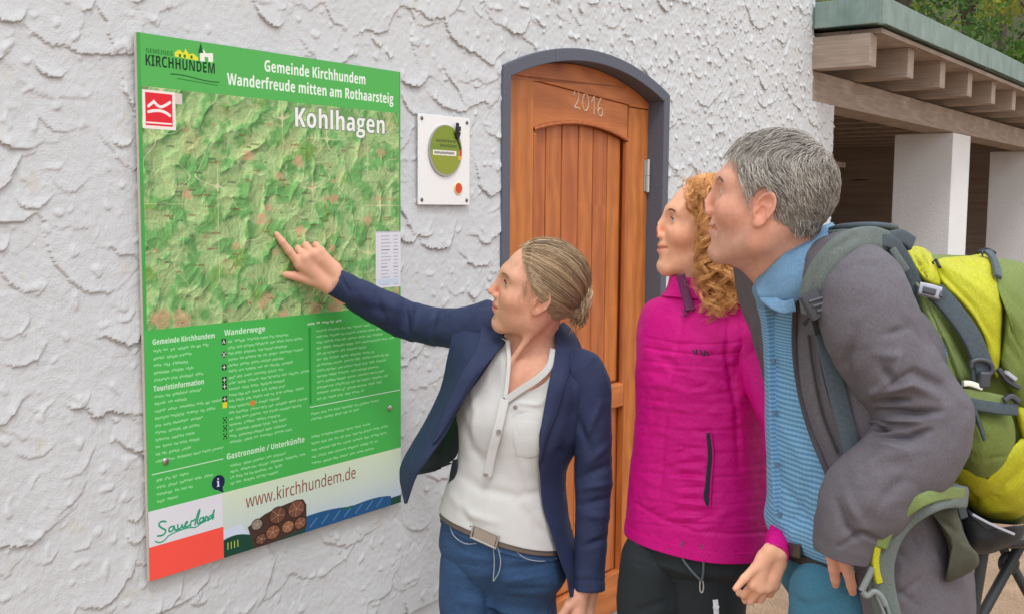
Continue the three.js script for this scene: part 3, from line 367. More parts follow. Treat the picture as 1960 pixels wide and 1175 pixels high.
// skin of a distance field (negative inside): a net of quads, one vertex per crossed cell
function skin(f, lo, hi, cell, color) {
  const n = [0, 1, 2].map((i) => Math.ceil((hi[i] - lo[i]) / cell) + 1), [nx, ny, nz] = n, val = new Float32Array(nx * ny * nz).fill(9), B = 5;
  for (let k = 0; k < nz; k += B) for (let j = 0; j < ny; j += B) for (let i = 0; i < nx; i += B) {
    const d = f(lo[0] + (i + B / 2) * cell, lo[1] + (j + B / 2) * cell, lo[2] + (k + B / 2) * cell), far = Math.abs(d) > cell * B * 1.75;
    for (let c = k; c < Math.min(nz, k + B); c++) for (let b = j; b < Math.min(ny, j + B); b++) for (let a = i; a < Math.min(nx, i + B); a++) val[(c * ny + b) * nx + a] = far ? d : f(lo[0] + a * cell, lo[1] + b * cell, lo[2] + c * cell);
  }
  const id = new Int32Array(nx * ny * nz).fill(-1), pos = [], idx = [], at = (a, b, c) => (c * ny + b) * nx + a;
  const E = [[0, 1], [2, 3], [4, 5], [6, 7], [0, 2], [1, 3], [4, 6], [5, 7], [0, 4], [1, 5], [2, 6], [3, 7]];
  for (let k = 0; k < nz - 1; k++) for (let j = 0; j < ny - 1; j++) for (let i = 0; i < nx - 1; i++) {
    const v = []; let m = 0; for (let c = 0; c < 8; c++) { const w = val[at(i + (c & 1), j + ((c >> 1) & 1), k + (c >> 2))]; v.push(w); if (w < 0) m |= 1 << c; }
    if (m === 0 || m === 255) continue;
    let sx = 0, sy = 0, sz = 0, q = 0;
    for (const [p, r] of E) if ((v[p] < 0) !== (v[r] < 0)) { const t = v[p] / (v[p] - v[r]); sx += (p & 1) + ((r & 1) - (p & 1)) * t; sy += ((p >> 1) & 1) + (((r >> 1) & 1) - ((p >> 1) & 1)) * t; sz += (p >> 2) + ((r >> 2) - (p >> 2)) * t; q++; }
    id[at(i, j, k)] = pos.length / 3; pos.push(lo[0] + (i + sx / q) * cell, lo[1] + (j + sy / q) * cell, lo[2] + (k + sz / q) * cell);
  }
  const quad = (a, b, c, d, flip) => { if (a < 0 || b < 0 || c < 0 || d < 0) return; if (flip) idx.push(a, c, b, a, d, c); else idx.push(a, b, c, a, c, d); };
  for (let k = 1; k < nz - 1; k++) for (let j = 1; j < ny - 1; j++) for (let i = 1; i < nx - 1; i++) {
    const s = val[at(i, j, k)] < 0;
    if (s !== val[at(i + 1, j, k)] < 0) quad(id[at(i, j - 1, k - 1)], id[at(i, j, k - 1)], id[at(i, j, k)], id[at(i, j - 1, k)], !s);
    if (s !== val[at(i, j + 1, k)] < 0) quad(id[at(i - 1, j, k - 1)], id[at(i - 1, j, k)], id[at(i, j, k)], id[at(i, j, k - 1)], !s);
    if (s !== val[at(i, j, k + 1)] < 0) quad(id[at(i - 1, j - 1, k)], id[at(i, j - 1, k)], id[at(i, j, k)], id[at(i - 1, j, k)], !s);
  }
  const g = new THREE.BufferGeometry(); g.setAttribute('position', new THREE.Float32BufferAttribute(pos, 3)); g.setIndex(idx); g.computeVertexNormals();
  const uv = new Float32Array((pos.length / 3) * 2); for (let i = 0; i < pos.length / 3; i++) { uv[2 * i] = pos[3 * i] + pos[3 * i + 2] * 0.8; uv[2 * i + 1] = pos[3 * i + 1]; } g.setAttribute('uv', new THREE.BufferAttribute(uv, 2));
  if (color) { const cl = new Float32Array(pos.length), o = [0, 0, 0]; for (let i = 0; i < pos.length; i += 3) { color(pos[i], pos[i + 1], pos[i + 2], o); cl[i] = o[0]; cl[i + 1] = o[1]; cl[i + 2] = o[2]; } g.setAttribute('color', new THREE.BufferAttribute(cl, 3)); }
  return g;
}
// smooth curve through numbers or points at equal steps
const cr = (p0, p1, p2, p3, t) => 0.5 * (2 * p1 + (p2 - p0) * t + (2 * p0 - 5 * p1 + 4 * p2 - p3) * t * t + (3 * p1 - p0 - 3 * p2 + p3) * t * t * t);
function along(list, t, closed) { const n = list.length, x = closed ? ((t % 1) + 1) % 1 * n : clamp(t) * (n - 1), i = Math.min(Math.floor(x), closed ? n - 1 : n - 2), f = x - i, g = (k) => (closed ? list[((k % n) + n) % n] : k < 0 ? null : k >= n ? null : list[k]); const b = g(i), c = g(i + 1), a = g(i - 1) ?? b.map((v, q) => 2 * v - c[q]), d = g(i + 2) ?? c.map((v, q) => 2 * v - b[q]); return b.map((v, q) => cr(a[q], v, c[q], d[q], f)); }
// folds: each {l: [[px, py], ...], w: px, d: metres}; d > 0 sinks a crease, d < 0 raises a ridge
function foldDepth(folds, x, y) {
  let s = 0;
  for (const f of folds) {
    let m = 1e9, tt = 0; const n = f.l.length - 1;
    for (let i = 0; i < Math.max(1, n); i++) { const a = f.l[i], b = f.l[Math.min(i + 1, n)], bx = b[0] - a[0], by = b[1] - a[1], t = n ? clamp(((x - a[0]) * bx + (y - a[1]) * by) / (bx * bx + by * by + 1e-9)) : 0, d = Math.hypot(x - a[0] - bx * t, y - a[1] - by * t); if (d < m) { m = d; tt = (i + t) / Math.max(1, n); } }
    if (m < f.w * 3) s += f.d * Math.exp(-((m / f.w) ** 2)) * (f.flat ? 1 : 0.35 + 0.65 * Math.sin(Math.PI * clamp(tt, 0.03, 0.97)));
  }
  return s;
}
function crease(g, folds, noise = 0, scale = 18, facing = -0.15, seed = 0) { // moves the cloth along its normals
  g.computeVertexNormals(); const p = g.attributes.position, n = g.attributes.normal, v = V(0, 0, 0), bx = folds.map((f) => [Math.min(...f.l.map((q) => q[0])) - 3 * f.w, Math.max(...f.l.map((q) => q[0])) + 3 * f.w, Math.min(...f.l.map((q) => q[1])) - 3 * f.w, Math.max(...f.l.map((q) => q[1])) + 3 * f.w]), out = new Float32Array(p.count);
  for (let i = 0; i < p.count; i++) {
    v.fromBufferAttribute(p, i); let d = 0;
    if (folds.length && n.getZ(i) > facing) { const [x, y] = toPx(v), near = folds.filter((_, k) => x > bx[k][0] && x < bx[k][1] && y > bx[k][2] && y < bx[k][3]); if (near.length) d = -foldDepth(near, x, y) * smooth(facing, facing + 0.3, n.getZ(i)); }
    if (noise) { const r = 1 - Math.min(1, 2.4 * Math.abs(pn.noise(v.x * scale * 1.3 + 7, v.y * scale * 1.1, v.z * scale * 1.3))); d += noise * (fbm(v.x * scale + seed, v.y * scale, v.z * scale, 3) + 0.35 * r * r * pn.noise(v.x * scale * 0.6, v.y * scale * 0.6, v.z * scale * 0.6 + 9) * 2); }
    out[i] = d;
  }
  for (let i = 0; i < p.count; i++) p.setXYZ(i, p.getX(i) + n.getX(i) * out[i], p.getY(i) + n.getY(i) * out[i], p.getZ(i) + n.getZ(i) * out[i]);
  g.computeVertexNormals(); return g;
}
// a sheet through a net of points (rows of Vector3); thickness makes it a shell
function sheet(rows, { closedU = false, nu = 40, nv = 40, thick = 0, capEnds = false } = {}) {
  const R = rows.map((r) => r.map((p) => [p.x, p.y, p.z])), pos = [], uv = [], idx = [], W = nu + 1;
  for (let j = 0; j <= nv; j++) { const t = j / nv; for (let i = 0; i <= nu; i++) { const s = i / nu, col = R.map((r) => along(r, s, closedU)); const q = along(col, t, false); pos.push(...q); } }
  const d = (a, b) => Math.hypot(pos[3 * a] - pos[3 * b], pos[3 * a + 1] - pos[3 * b + 1], pos[3 * a + 2] - pos[3 * b + 2]); let lu = 0, lv = 0; const mj = Math.floor(nv / 2), mi = Math.floor(nu / 2); for (let i = 0; i < nu; i++) lu += d(mj * W + i, mj * W + i + 1); for (let j = 0; j < nv; j++) lv += d(j * W + mi, (j + 1) * W + mi);
  for (let j = 0; j <= nv; j++) for (let i = 0; i <= nu; i++) uv.push((i / nu) * lu, (1 - j / nv) * lv);
  for (let j = 0; j < nv; j++) for (let i = 0; i < nu; i++) { const a = j * W + i; idx.push(a, a + W, a + 1, a + 1, a + W, a + W + 1); }
  let g = new THREE.BufferGeometry(); g.setAttribute('position', new THREE.Float32BufferAttribute(pos, 3)); g.setAttribute('uv', new THREE.Float32BufferAttribute(uv, 2)); g.setIndex(idx); g.computeVertexNormals();
  if (closedU) { const n = g.attributes.normal; for (let j = 0; j <= nv; j++) { const a = j * W, b = a + nu, x = n.getX(a) + n.getX(b), y = n.getY(a) + n.getY(b), z = n.getZ(a) + n.getZ(b), l = Math.hypot(x, y, z) || 1; for (const k of [a, b]) n.setXYZ(k, x / l, y / l, z / l); } }
  g.userData.net = [nu, nv, closedU, capEnds, thick];
  return g;
}
function finish(g) { // give a creased sheet its thickness, rolled edges and end caps
  const [nu, nv, closedU, capEnds, thick] = g.userData.net, W = nu + 1, p = g.attributes.position, n = g.attributes.normal, uv = g.attributes.uv, idx = [...g.index.array], pos = [...p.array], UV = [...uv.array], N = p.count;
  if (closedU) for (let j = 0; j <= nv; j++) { const a = j * W, b = a + nu; for (let c = 0; c < 3; c++) pos[3 * b + c] = pos[3 * a + c]; }
  if (thick) {
    for (let i = 0; i < N; i++) { pos.push(pos[3 * i] - n.getX(i) * thick, pos[3 * i + 1] - n.getY(i) * thick, pos[3 * i + 2] - n.getZ(i) * thick); UV.push(UV[2 * i], UV[2 * i + 1]); }
    const M = g.index.count; for (let i = 0; i < M; i += 3) idx.push(N + idx[i], N + idx[i + 2], N + idx[i + 1]);
    const edge = (a, b) => idx.push(a, b, N + b, a, N + b, N + a);
    for (let i = 0; i < nu; i++) { edge(i, i + 1); edge(nv * W + i + 1, nv * W + i); }
    if (!closedU) for (let j = 0; j < nv; j++) { edge((j + 1) * W, j * W); edge(j * W + nu, (j + 1) * W + nu); }
  }
  if (capEnds) for (const j of capEnds === true ? [0, nv] : capEnds === 'end' ? [nv] : [0]) { const c = [0, 0, 0]; for (let i = 0; i < nu; i++) for (let q = 0; q < 3; q++) c[q] += pos[3 * (j * W + i) + q] / nu; const k = pos.length / 3; pos.push(...c); UV.push(0, 0); for (let i = 0; i < nu; i++) j ? idx.push(k, j * W + i + 1, j * W + i) : idx.push(k, i, i + 1); }
  const o = new THREE.BufferGeometry(); o.setAttribute('position', new THREE.Float32BufferAttribute(pos, 3)); o.setAttribute('uv', new THREE.Float32BufferAttribute(UV, 2)); o.setIndex(idx); o.computeVertexNormals();
  if (closedU) { const m = o.attributes.normal; for (let j = 0; j <= nv; j++) { const a = j * W, b = a + nu, x = m.getX(a) + m.getX(b), y = m.getY(a) + m.getY(b), z = m.getZ(a) + m.getZ(b), l = Math.hypot(x, y, z) || 1; for (const k of [a, b]) m.setXYZ(k, x / l, y / l, z / l); } }
  return o;
}
// a limb or sleeve: stations [px, py, depth, radius, (radius in depth)]
function limb(st, { nu = 48, nv = 90, thick = 0, capEnds = false, folds = [], noise = 0, scale = 18 } = {}) {
  const P3 = st.map((s) => P(s[0], s[1], s[2])), rows = []; let up = V(0, 0, 1);
  for (let i = 0; i < st.length; i++) {
    const t = P3[Math.min(i + 1, st.length - 1)].clone().sub(P3[Math.max(i - 1, 0)]).normalize(), z = up.clone().addScaledVector(t, -up.dot(t)).normalize(), x = t.clone().cross(z), r = st[i][3], rz = st[i][4] ?? r, row = [];
    for (let k = 0; k < 12; k++) { const a = (k / 12) * 2 * Math.PI - 1.6; row.push(P3[i].clone().addScaledVector(x, Math.cos(a) * r).addScaledVector(z, Math.sin(a) * rz)); }
    rows.push(row);
  }
  return finish(crease(sheet(rows, { closedU: true, nu, nv, thick, capEnds }), folds, noise, scale));
}
// a torso: rings [px, py, depth, half width, half depth, tilt in degrees], all turned by yaw; surface point at height v and angle a (0 = front, growing to image right)
function torso(rings, yaw, pow = 2.3) {
  const R = rings.map((r) => { const c = P(r[0], r[1], r[2]); return [c.x, c.y, c.z, r[3], r[4], THREE.MathUtils.degToRad(r[5] ?? 0), r[1]]; });
  const at = (v, a, off = 0) => {
    const q = along(R, v), ca = Math.cos(a), sa = Math.sin(a), e = 2 / pow, lx = Math.sign(sa) * Math.abs(sa) ** e * (q[3] + off), fz = Math.sign(ca) * Math.abs(ca) ** e * (q[4] + off);
    const x = lx * Math.cos(yaw) - fz * Math.sin(yaw), z = lx * Math.sin(yaw) + fz * Math.cos(yaw);
    return V(q[0] + x * Math.cos(q[5]), q[1] - x * Math.sin(q[5]), q[2] + z);
  };
  const rowOf = (py) => { let a = 0, b = 1; for (let i = 0; i < 40; i++) { const m = (a + b) / 2; if (along(R, m)[6] < py) a = m; else b = m; } return (a + b) / 2; };
  // angle at which the front surface is seen at pixel x, at height v
  const angleAt = (v, px, off = 0) => { let best = 0, e = 1e9; for (let a = -1.62; a <= 1.62; a += 0.02) { const p = at(v, a + yaw, off), d = Math.abs(toPx(p)[0] - px); if (d < e) { e = d; best = a + yaw; } } return best; };
  // point on the surface under a pixel
  const under = (px, py, off = 0) => { let v = rowOf(py), a = 0, p; for (let i = 0; i < 12; i++) { a = angleAt(v, px, off); p = at(v, a, off); const d = py - toPx(p)[1]; if (Math.abs(d) < 0.4) break; v = clamp(v + d * 0.8 / (R[R.length - 1][6] - R[0][6])); } return { v, a, p }; };
  const K = 80, tab = []; for (let i = 0; i <= K; i++) tab.push(along(R, i / K)); const yTop = tab[0][1], yBot = tab[K][1], cy = Math.cos(yaw), sy = Math.sin(yaw);
  const field = (x, y, z, off = 0) => { // distance to the torso, for bodies
    let yy = y, q, u, lx, fz; for (let n = 0; n < 2; n++) { let lo = 0, hi = K; while (hi - lo > 1) { const m = (lo + hi) >> 1; if (tab[m][1] > yy) lo = m; else hi = m; } u = clamp((tab[lo][1] - yy) / (tab[lo][1] - tab[hi][1])); const A = tab[lo], C = tab[hi]; q = A.map((v, i) => v + (C[i] - v) * u); const dx = x - q[0], dz = z - q[2]; lx = dx * cy + dz * sy; fz = -dx * sy + dz * cy; yy = y + Math.sin(q[5]) * dx; }
    const a = q[3] + off, b = q[4] + off, k = Math.pow(Math.pow(Math.abs(lx / a), pow) + Math.pow(Math.abs(fz / b), pow), 1 / pow), side = (k - 1) * Math.min(a, b) * (k > 1 ? 1 + 0.3 * (Math.max(a, b) / Math.min(a, b) - 1) : 1), cap0 = Math.max(yy - yTop, yBot - yy); return Math.max(side, cap0);
  };
  return { at, rowOf, angleAt, under, field, R };
}
// cloth wrapped on a torso from angle a0(v) to a1(v)
function wrap(t, v0, v1, a0, a1, off, { nu = 60, nv = 60, thick = 0, closedU = false, folds = [], noise = 0, scale = 14, capEnds = false } = {}) {
  const rows = [], n = 14, m = 24; for (let j = 0; j <= m; j++) { const v = mix(v0, v1, j / m), s = typeof a0 === 'function' ? a0(v) : a0, e = typeof a1 === 'function' ? a1(v) : a1, row = []; const k = closedU ? 24 : n; for (let i = 0; i < (closedU ? k : k + 1); i++) row.push(t.at(v, mix(s, e, i / k), typeof off === 'function' ? off(v, mix(s, e, i / k)) : off)); rows.push(row); }
  return finish(crease(sheet(rows, { nu, nv, thick, closedU, capEnds }), folds, noise, scale));
}
// a padded piece of cloth with the given outline, d = depth of its middle or a function of the pixel
function cushion(outline, d, thick, { bulge = 4, n = 96, m = 16, folds = [], noise = 0, scale = 20, puff = 1 } = {}) {
  const D = typeof d === 'function' ? d : () => d, pts = outline.map((p) => [p[0], p[1]]), ring = []; for (let i = 0; i < n; i++) ring.push(along(pts, i / n, true)); let cx = 0, cy = 0; for (const p of pts) { cx += p[0] / pts.length; cy += p[1] / pts.length; }
  const pos = [], uv = [], idx = [];
  for (const side of [1, -1]) { for (let j = 0; j <= m; j++) for (let i = 0; i < n; i++) { const r = Math.sin((j / m) * Math.PI / 2), x = mix(cx, ring[i][0], r), y = mix(cy, ring[i][1], r), h = thick * 0.5 * Math.pow(Math.max(0, 1 - Math.pow(r, bulge)), 0.5); const p = P(x, y, D(x, y) - side * h * (side > 0 ? puff : 1)); pos.push(p.x, p.y, p.z); uv.push(p.x, p.y); } }
  const S = (m + 1) * n; for (let s = 0; s < 2; s++) for (let j = 0; j < m; j++) for (let i = 0; i < n; i++) { const a = s * S + j * n + i, b = s * S + j * n + ((i + 1) % n), c = a + n, e = b + n; if (s === 0) idx.push(a, b, c, b, e, c); else idx.push(a, c, b, b, c, e); }
  const g = new THREE.BufferGeometry(); g.setAttribute('position', new THREE.Float32BufferAttribute(pos, 3)); g.setAttribute('uv', new THREE.Float32BufferAttribute(uv, 2)); g.setIndex(idx); g.computeVertexNormals();
  // turn the winding outward if needed
  const nn = g.attributes.normal; if (nn.getZ(3) < 0) { for (let i = 0; i < idx.length; i += 3) [idx[i + 1], idx[i + 2]] = [idx[i + 2], idx[i + 1]]; g.setIndex(idx); g.computeVertexNormals(); }
  return folds.length || noise ? crease(g, folds, noise, scale) : g;
}
// a flat strap along points [px, py, depth], width in px, turned to face outward
function strap(pts, width, thick, { nv = 60, edge = 0.35, folds = [], noise = 0 } = {}) {
  const c = pts.map((p) => P(p[0], p[1], p[2])), rows = [];
  for (let i = 0; i < pts.length; i++) {
    const p = pts[i], w = (p[3] ?? width) / FOCAL * p[2], t = c[Math.min(i + 1, c.length - 1)].clone().sub(c[Math.max(i - 1, 0)]).normalize(), f = V(p[4] ?? 0, 0.15, 1).normalize(), s = t.clone().cross(f).normalize(), nrm = s.clone().cross(t).normalize(), row = [];
    for (const [a, b] of [[-0.5, -0.5], [-0.5, 0.1], [-0.44, 0.5], [0, 0.56], [0.44, 0.5], [0.5, 0.1], [0.5, -0.5], [0, -0.5]]) row.push(c[i].clone().addScaledVector(s, -a * w).addScaledVector(nrm, b * thick));
    rows.push(row);
  }
  return finish(crease(sheet(rows, { closedU: true, nu: 32, nv, capEnds: true }), folds, noise));
}
const rope = (pts, r, n = 40) => new THREE.TubeGeometry(new THREE.CatmullRomCurve3(pts.map((p) => (p.isVector3 ? p : P(p[0], p[1], p[2])))), n, r, 8);
// many fine fibres merged into one mesh; each path is a list of Vector3
class Fibres {
  constructor() { this.pos = []; this.idx = []; this.col = []; this.nor = []; }
  add(path, r, c, tip = 0.25) {
    const n = path.length, b0 = this.pos.length / 3; let side = V(0.3, 0.2, 1);
    for (let i = 0; i < n; i++) {
      const t = path[Math.min(i + 1, n - 1)].clone().sub(path[Math.max(i - 1, 0)]).normalize(); side.addScaledVector(t, -side.dot(t)); if (side.lengthSq() < 1e-6) side.set(t.y, -t.x, 0.1); side.normalize(); const s2 = t.clone().cross(side), rad = r * (1 - (1 - tip) * Math.pow(i / (n - 1), 2));
      for (let k = 0; k < 3; k++) { const a = (k / 3) * 6.2832, q = side.clone().multiplyScalar(Math.cos(a)).addScaledVector(s2, Math.sin(a)); this.pos.push(path[i].x + q.x * rad, path[i].y + q.y * rad, path[i].z + q.z * rad); this.nor.push(q.x, q.y, q.z); this.col.push(c.r, c.g, c.b); }
      if (i) for (let k = 0; k < 3; k++) { const a = b0 + (i - 1) * 3 + k, e = b0 + (i - 1) * 3 + ((k + 1) % 3); this.idx.push(a, e, a + 3, e, e + 3, a + 3); }
    }
  }
  geometry() { const g = new THREE.BufferGeometry(); g.setAttribute('position', new THREE.Float32BufferAttribute(this.pos, 3)); g.setAttribute('normal', new THREE.Float32BufferAttribute(this.nor, 3)); g.setAttribute('color', new THREE.Float32BufferAttribute(this.col, 3)); g.setIndex(this.idx); return g; }
}
let hikerTorso = null; // the tall hiker's trunk, which carries the harness
// ---------------------------------------------------------------- heads
// head frame: x to the nose, y to the crown, z to the wearer's left ear; origin midway between the ear canals
function headFrame(ear, depth, scale, away, pitch, roll) {
  const r = THREE.MathUtils.degToRad, f0 = V(-Math.cos(r(away)), 0, -Math.sin(r(away))), Y = V(0, 1, 0), f = f0.clone().multiplyScalar(Math.cos(r(pitch))).addScaledVector(Y, Math.sin(r(pitch))), u0 = Y.clone().multiplyScalar(Math.cos(r(pitch))).addScaledVector(f0, -Math.sin(r(pitch))), l0 = u0.clone().cross(f);
  const u = u0.clone().multiplyScalar(Math.cos(r(roll))).addScaledVector(l0, Math.sin(r(roll))), l = l0.clone().multiplyScalar(Math.cos(r(roll))).addScaledVector(u0, -Math.sin(r(roll)));
  const o = P(ear[0], ear[1], depth - 0.07 * scale).addScaledVector(l, -0.072 * scale);
  const M = new THREE.Matrix4().makeBasis(f, u, l).scale(V(scale, scale, scale)).setPosition(o), I = M.clone().invert();
  return { M, I, f, u, l, o, scale, w: (x, y, z) => V(x, y, z).applyMatrix4(M), h: (v) => v.clone().applyMatrix4(I) };
}
const SC = [-0.006, 0.04, 0], SR = [0.093, 0.086, 0.0745];     // skull
function headField(o = {}) { // o: jaw, nose, lip, brow, back
  const jaw = o.jaw ?? 1, ns = o.nose ?? 1, lp = o.lip ?? 1, smi = o.smile ?? 0, br = o.brow ?? 1, bk = o.back ?? 0, ck = o.cheek ?? 1, chn = o.chin ?? 0;
  return (x, y, z) => {
    const az = Math.abs(z);
    let d = ell(x, y, z, [SC[0] - bk / 2, SC[1], 0], [SR[0] + bk / 2, SR[1], SR[2]]);
    d = smin(d, ell(x, y, z, [0.036, -0.012, 0], [0.055, 0.09, 0.0585 * (0.55 + 0.45 * jaw)]), 0.03);
    d = smin(d, cap(x, y, az, [0.002, -0.055, 0.047 * jaw], [0.068, -0.094, 0.016], 0.016, 0.015), 0.03);
    d = smin(d, cap(x, y, az, [0.002, -0.055, 0.047 * jaw], [-0.004, -0.01, 0.054], 0.014, 0.016), 0.03);
    if (o.full) d = smin(d, ell(x, y, az, [0.04, -0.046, 0.037], [0.034, 0.032, 0.0215 * o.full]), 0.03);
    d = smin(d, ell(x, y, z, [0.073 + chn, -0.092, 0], [0.019, 0.02, 0.023]), 0.022);
    d = smin(d, ell(x, y, z, [0.07, -0.052, 0], [0.028, 0.032, 0.032]), 0.018);
    d = smin(d, ell(x, y, az, [0.057, -0.012, 0.042], [0.026, 0.021, 0.022 * ck]), 0.028);
    d = smin(d, cap(x, y, az, [0.086, 0.038, 0.012], [0.066, 0.041, 0.047], 0.0095 * br, 0.009 * br), 0.022);
    d = smax(d, -ell(x, y, az, [0.093, 0.018, 0.034], [0.0165, 0.0135, 0.0195]), 0.014);
    // eyelids over the ball, with the slit between them
    const lx = x - 0.0715, ly = y - 0.0185, lz = az - 0.032, lr = Math.sqrt(lx * lx + ly * ly + lz * lz);
    let lid = lr - 0.0141; lid = smax(lid, -Math.max(Math.abs(ly + 0.0008 - 0.05 * lz * lz * 10) - 0.0041 + 12 * lz * lz * 1.2, 0.007 - lx), 0.0015); d = smin(d, lid, 0.0045);
    d = smin(d, cap(x, y, z, [0.091, 0.03, 0], [0.1085 + 0.004 * (ns - 1), -0.015, 0], 0.0068, 0.0088 * ns), 0.013);
    d = smin(d, ell(x, y, z, [0.1095 + 0.006 * (ns - 1), -0.019, 0], [0.0105 * ns, 0.0095 * ns, 0.0105 * ns]), 0.008);
    d = smin(d, ell(x, y, az, [0.0985, -0.0245, 0.0105], [0.0095 * ns, 0.0075 * ns, 0.0068 * ns]), 0.006);
    d = smax(d, -ell(x, y, az, [0.1035, -0.031, 0.0062], [0.0052, 0.0042, 0.0032]), 0.003);
    d = smax(d, -cap(x, y, z, [0.103, -0.035, 0], [0.101, -0.043, 0], 0.0022, 0.0025), 0.004);
    const ys = y - smi * az * az, xl = x + 13 * az * az;
    d = smin(d, ell(xl, ys, z, [0.0918, -0.0478, 0], [0.0082, 0.006 * lp, 0.03]), 0.007);
    d = smin(d, ell(xl, ys, z, [0.0906, -0.0608, 0], [0.0082, 0.0066 * lp, 0.026]), 0.007);
    d = smax(d, -ell(x + 21 * az * az, ys, z, [0.1012, -0.0541, 0], [0.0095, 0.0016 + (o.open ?? 0) * (1 - 20 * az), 0.0305]), 0.003);
    d = smax(d, -ell(x, y, z, [0.0995, -0.0765, 0], [0.0095, 0.0075, 0.02]), 0.012);
    d = smax(d, -cap(x, y, az, [0.082, -0.0505 + smi * 0.0004, 0.0285], [0.079, -0.0535 + smi * 0.0005, 0.0315], 0.0022, 0.0012), 0.004);
    if (o.age) { d = smax(d, -cap(x, y, az, [0.094, -0.027, 0.0175], [0.078, -0.056, 0.032], 0.0015, 0.001), 0.006 * o.age); for (const q of [0.004, -0.004, -0.011]) d = smax(d, -cap(x, y, az, [0.071, 0.014 + q * 0.4, 0.053], [0.056, 0.012 + q * 1.4, 0.0605], 0.0008, 0.0004), 0.003 * o.age); }
    // ears
    const ex = x + 0.004, ey = y - 0.003, es = o.ear ?? 1, ezz = az - (o.earOut ?? 0.079) - 0.42 * Math.max(0, -ex) + 0.002, tx = (ex + 0.22 * ey) / es, ty = ey / es, taper = ty < 0 ? 1 + 0.28 * Math.min(1, -ty / 0.03) : 1, rr2 = Math.hypot((tx * taper) / 0.0185, ty / 0.0318);
    let ear = Math.max((rr2 - 1) * 0.019, Math.abs(ezz) - 0.0026 - 0.0048 * smooth(0.6, 0.92, rr2) * (ty < -0.018 ? 0.3 : 1));
    ear = smax(ear, -ell(tx, ty, ezz, [0.0035, -0.005, 0.0055], [0.0082, 0.0115, 0.0095]), 0.002); ear = smax(ear, -ell(tx, ty, ezz, [0.0, 0.0135, 0.0058], [0.0085, 0.0088, 0.0062]), 0.002);
    ear = smin(ear, cap(tx, ty, ezz, [-0.009, -0.012, 0.0035], [-0.0085, 0.006, 0.004], 0.0024, 0.0024), 0.002); ear = smin(ear, ell(tx, ty, ezz, [0.004, -0.0255, 0], [0.0082, 0.0085, 0.0042]), 0.004); ear = smin(ear, ell(tx, ty, ezz, [0.0125, -0.004, 0.002], [0.004, 0.006, 0.004]), 0.003);
    d = smin(d, ear, 0.006);
    return d;
  };
}
const EYE_AT = [0.0713, 0.0185, 0.032];
function faceColor(base, o = {}) { // blood under the skin, lips, brows' ground; grain only
  return (x, y, z, c) => {
    const az = Math.abs(z); let r = base[0], g = base[1], b = base[2];
    const lip = smooth(1.15, 0.8, Math.hypot((y - (o.smile ?? 0) * az * az + 0.0545) / (0.0125), az / 0.0275)) * smooth(0.07, 0.08, x), cheek = Math.exp(-(((x - 0.06) / 0.03) ** 2) - ((y + 0.02) / 0.028) ** 2 - ((az - 0.045) / 0.03) ** 2), nose = Math.exp(-(((x - 0.108) / 0.016) ** 2) - ((y + 0.015) / 0.018) ** 2), ear = smooth(0.066, 0.073, az) * smooth(0.03, 0.01, Math.abs(x)), n = 1 + 0.15 * fbm(x * 70, y * 70, z * 70, 4) + 0.06 * pn.noise(x * 400, y * 400, z * 400);
    const red = clamp(0.55 * cheek + 0.45 * nose + 0.3 * ear) * (o.red ?? 1); r *= mix(1, 1.03, red); g *= mix(1, 0.78, red); b *= mix(1, 0.76, red);
    const L = lip * (o.lips ?? 0.8); r = mix(r, base[0] * 0.86, L); g = mix(g, base[1] * 0.52, L); b = mix(b, base[2] * 0.58, L);
    if (o.stubble) { const s = smooth(-0.03, -0.05, y) * smooth(0.0, 0.03, x) * (1 - lip) * o.stubble * (0.7 + 0.6 * pn.noise(x * 900, y * 900, z * 900)); r *= 1 - 0.25 * s; g *= 1 - 0.2 * s; b *= 1 - 0.12 * s; }
    c[0] = r * n; c[1] = g * n; c[2] = b * n;
  };
}
function eyes(F, parent, iris) { // two balls with iris and pupil, looking along the face
  for (const s of [1, -1]) {
    const g = new THREE.SphereGeometry(0.0123 * F.scale, 40, 28), p = g.attributes.position, c = new Float32Array(p.count * 3), look = F.f.clone(), v = V(0, 0, 0);
    for (let i = 0; i < p.count; i++) { v.fromBufferAttribute(p, i).normalize(); const a = Math.acos(clamp(v.dot(look), -1, 1)), k = a < 0.19 ? [0.01, 0.01, 0.01] : a < 0.47 ? iris : [0.62, 0.58, 0.55]; c.set(k, i * 3); }
    g.setAttribute('color', new THREE.BufferAttribute(c, 3)); const at = F.w(EYE_AT[0], EYE_AT[1], s * EYE_AT[2]); g.translate(at.x, at.y, at.z); mesh('eye', g, new THREE.MeshPhysicalMaterial({ vertexColors: true, roughness: 0.15, clearcoat: 1, clearcoatRoughness: 0.05 }), parent);
  }
}
function brows(F, parent, col, len = 1, thick = 1) {
  for (const s of [1, -1]) { const fb = new Fibres(); for (let i = 0; i < 130; i++) { const t = rnd(), z = mix(0.012, 0.05 * len, t), y = 0.034 + 0.009 * Math.sin(t * 2.2) - 0.004 * t + rr(-0.0026, 0.0026) * thick * (1 - 0.5 * t), x = 0.0955 - 0.28 * (z - 0.012) - 5.2 * (z - 0.012) ** 2, path = []; for (let k = 0; k < 4; k++) { const q = k / 3; path.push(F.w(x + 0.0015 + q * 0.001 - 0.35 * q * 0.008, y + q * 0.0035 * (1 - t), (z + q * 0.008) * s)); } fb.add(path, 0.00045 * F.scale * thick, col); } mesh('eyebrow', fb.geometry(), new THREE.MeshStandardMaterial({ vertexColors: true, roughness: 0.7 }), parent); }
}
